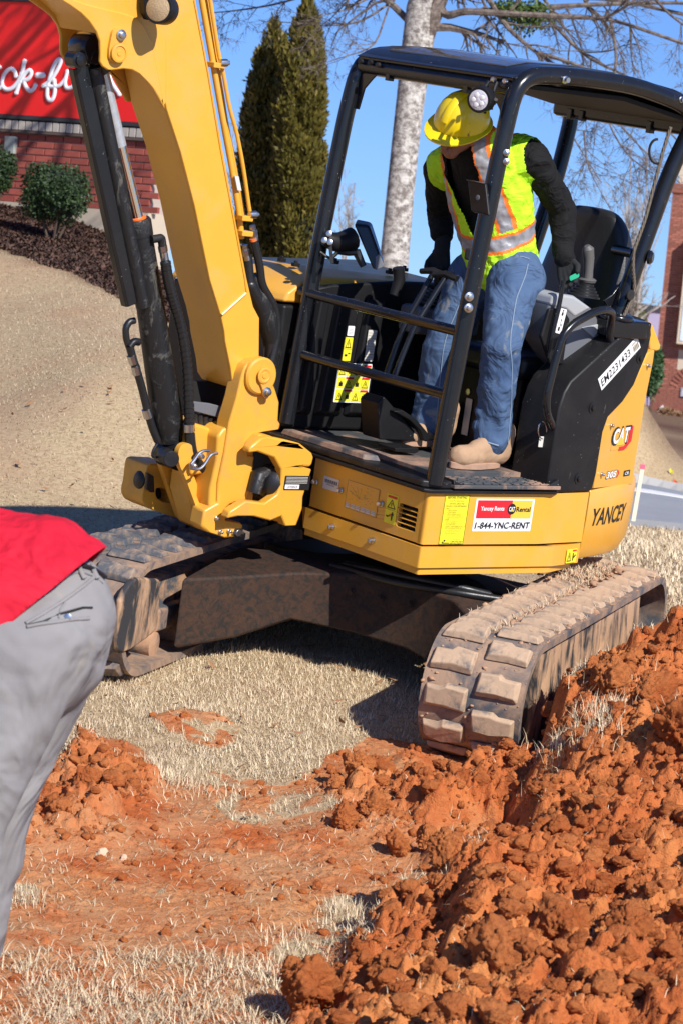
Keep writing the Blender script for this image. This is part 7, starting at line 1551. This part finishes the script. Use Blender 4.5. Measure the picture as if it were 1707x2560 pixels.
mb=MB();q=Qb(*Lb(315,2075),0);mb.tube([q,q+nb_*.25-V3(0,0,.05)],.05,10);mb.build('drain_pipe',M['white'],BB,off=Bo)
# far purple-grey building
q=Wd('D',1490,715,150);FB=empty('far_building',loc=Vector((q[0],q[1],gz1(q[0],q[1]))));fo=np.array(FB.location);tag(FB,'distant pale purple building with a dark roof edge behind the bare tree','building')
k=150/(F*.91855);mb=MB();mb.box((q[0]-2-fo[0],q[1]-fo[1],-1),(q[0]+1.4-fo[0],q[1]+6-fo[1],q[2]-fo[2]));mb.build('wall',plain('mauve_wall',(.35,.30,.42),.8),FB);mb=MB();mb.box((q[0]-2.1-fo[0],q[1]-.1-fo[1],q[2]-fo[2]+.002),(q[0]+1.5-fo[0],q[1]+6.1-fo[1],q[2]-fo[2]+.35));mb.build('roof',plain('dark_roof',(.03,.03,.04),.7),FB)
# ---- survey stake, marker flags
st=Wd('ZS',1215,430,16.);st2=Wd('ZS',1283,35,16.);SK=empty('survey_stake',loc=Vector((st[0],st[1],gz1(st[0],st[1]))));so2=np.array(SK.location);tag(SK,'wooden survey stake with a pink top behind the counterweight','stake')
mb=MB();mb.obox((st+st2)/2-so2,(st2-st)/2,V3(.012,0,0),V3(0,.006,0));mb.build('stake_post',plain('pale_wood',(.72,.62,.48),.8),SK);mb=MB();mb.obox(st2-so2-(st2-st)*.03,(st2-st)*.04,V3(.014,0,0),V3(0,.008,0));mb.build('pink_tip',plain('pink_paint',(.85,.12,.2),.6),SK)
for x,y,c,lab,cat in((1467,70,(.85,.75,.05),'yellow marker flag on the grass slope across the road','flag'),(1493,142,(.85,.10,.02),'orange red marker flag below the yellow one','flag'),(1550,208,(.85,.10,.02),'small orange marker flag leaning at the right edge by the pavement','flag')):
    p=hit('ZS',x,y+28);E_=empty('marker_flag',loc=Vector((p[0],p[1],gz1(p[0],p[1]))));eo=np.array(E_.location);tag(E_,lab,cat)
    sc_=p[1]/38.;h_=40/2.815/F*p[1];mb=MB();mb.tube([V3(0,0,-.05),V3(0,0,h_)],.004,5);mb.build('wire',M['steel'],E_)
    mb=MB();mb.loft([[V3(0,0,h_),V3(.02,.01,h_-.02)*1,V3(.055,-.01,h_-.035)],[V3(0,.004,h_-.055),V3(.02,.014,h_-.06),V3(.05,-.006,h_-.07)]],False,False);mb.build('flag_cloth',plain('flag_col',c,.7),E_)
# low scrub at the building base
for k,(x,y) in enumerate(((1530,950),(1565,958))):
    shrub(x,y,34,24,74,('reddish dry grass clump at the base of the brick building','reddish dry grass clump nearest the right edge below the building')[k],((.22,.12,.06),(.42,.24,.13),(.3,.17,.09),3),1500,.12,50+k,.2,'grass clump','dry_grass_clump')
# ================================================================= MUD AND LITTER ON THE NEAR TRACK
r=np.random.default_rng(91);Vs=[];Ts=[];kb=0
def putclump(P,rad):
    global kb
    c,t=CSd[6+r.integers(6)];a=r.uniform(0,6.28);ca,sa=math.cos(a),math.sin(a);q=c*np.array([1,r.uniform(.6,1.1),r.uniform(.35,.7)])*rad;q=q@np.array([[ca,sa,0],[-sa,ca,0],[0,0,1]]);Vs.append(q+P);Ts.append(t+kb);kb+=len(c)
Lf=TL-2*rT
for k in range(620):
    t=r.uniform(-Lf/2,Lf/2+.1);n=-.684+(r.normal(.2,.02) if k%2 else r.uniform(.0,.4));s_=t+Lf/2;(tt,z),nn=stad(s_,rT-.026);putclump(T(tt,n,z),min(.022,.004+.003*r.pareto(1.8)))
for k in range(160):
    s_=PER-r.uniform(0,math.pi*rT);(tt,z),nn=stad(s_,rT-.026);n=-.684+r.uniform(.0,.4);putclump(T(tt,n,z),min(.014,.003+.003*r.pareto(2)))
for k in range(260):   # pile of debris under the counterweight edge on the track
    t=r.normal(.55,.16);n=-.684+r.uniform(.12,.42);(tt,z),nn=stad(t+Lf/2,rT-.02);putclump(T(tt,n,z+r.uniform(0,.035)),min(.03,.006+.006*r.pareto(2)))
V=np.concatenate(Vs);T_=np.concatenate(Ts).astype(np.int32);me=bpy.data.meshes.new('track_mud');me.vertices.add(len(V));me.vertices.foreach_set('co',V.ravel());me.loops.add(T_.size);me.loops.foreach_set('vertex_index',T_.ravel());me.polygons.add(len(T_));me.polygons.foreach_set('loop_start',np.arange(0,T_.size,3,dtype=np.int32));me.polygons.foreach_set('loop_total',np.full(len(T_),3,np.int32));me.update(calc_edges=True)
me.materials.append(plain('dried_mud',(.40,.235,.14),.95,0,.35,30,.8,60));o=bpy.data.objects.new('track_mud',me);COL.objects.link(o);o.parent=trA;o['kind']='stuff'
xs=[];ys=[];zs=[]
for k in range(700):
    t=r.uniform(-Lf/2-.1,Lf/2);n=-.684+(r.normal(.21,.03) if k%3 else r.uniform(0,.4));(tt,z),nn=stad(max(0,t+Lf/2),rT-.02);p=T(tt,n,z+.003);xs.append(p[0]);ys.append(p[1]);zs.append(p[2])
for k in range(900):
    t=r.normal(.5,.16);n=-.684+r.uniform(.15,.42);p=T(t,n,TH+r.uniform(0,.03));xs.append(p[0]);ys.append(p[1]);zs.append(p[2])
o=blades('track_straw',np.array(xs),np.array(ys),np.array(zs),.035,.0011,1.3,M['blade'],seed=17,lmin=.7);o.parent=trA;o['kind']='stuff'
# fallen oak leaves on the turf
m=NT('dead_leaf');m.col(m.mix(m.noise(8,3),(.20,.09,.04),(.38,.20,.09))).set(Roughness=.8);gx,gy=scatter(500,-3.5,1.7,8.8,17);gz=lookup(gx,gy);u,v,c_,mu_,_=masks(gx,gy,gz);sel=(c_<.5)&(u<1600)
mb=MB()
for x,y,z in zip(gx[sel],gy[sel],gz[sel]):
    a=r.uniform(0,6.28);s=r.uniform(.012,.028);d=np.array([math.cos(a),math.sin(a),r.uniform(-.2,.5)])*s;e=np.array([-math.sin(a),math.cos(a),r.uniform(-.3,.5)])*s*.5;P=np.array([x,y,z+.022]);mb.add([P-d,P+e,P+d+V3(0,0,s*.4),P-e],[(0,1,2),(0,2,3)])
tag(mb.build('dead_leaves',m.m,None,smooth=False),'scattered brown dead leaves on the dry grass','leaves',kind='stuff')
# ================================================================= GROUPS OF REPEATS
GR={'conifer':'columnar conifers beyond the machine','round_shrub':'rounded evergreen shrubs','dirt_clod':'large clods standing on the dirt heap and mound','marker_flag':'small marker flags across the road','pebble':'pale pebbles on the clay','dry_grass_clump':'dry grass clumps below the brick building','person':'men at work on the site'}
for o in bpy.data.objects:
    k=o.name.split('.')[0]
    if o.parent is None and k in GR: o['group']=GR[k]
    if o.parent is None and k=='bare_tree': o['group']='leafless trees behind the machine'
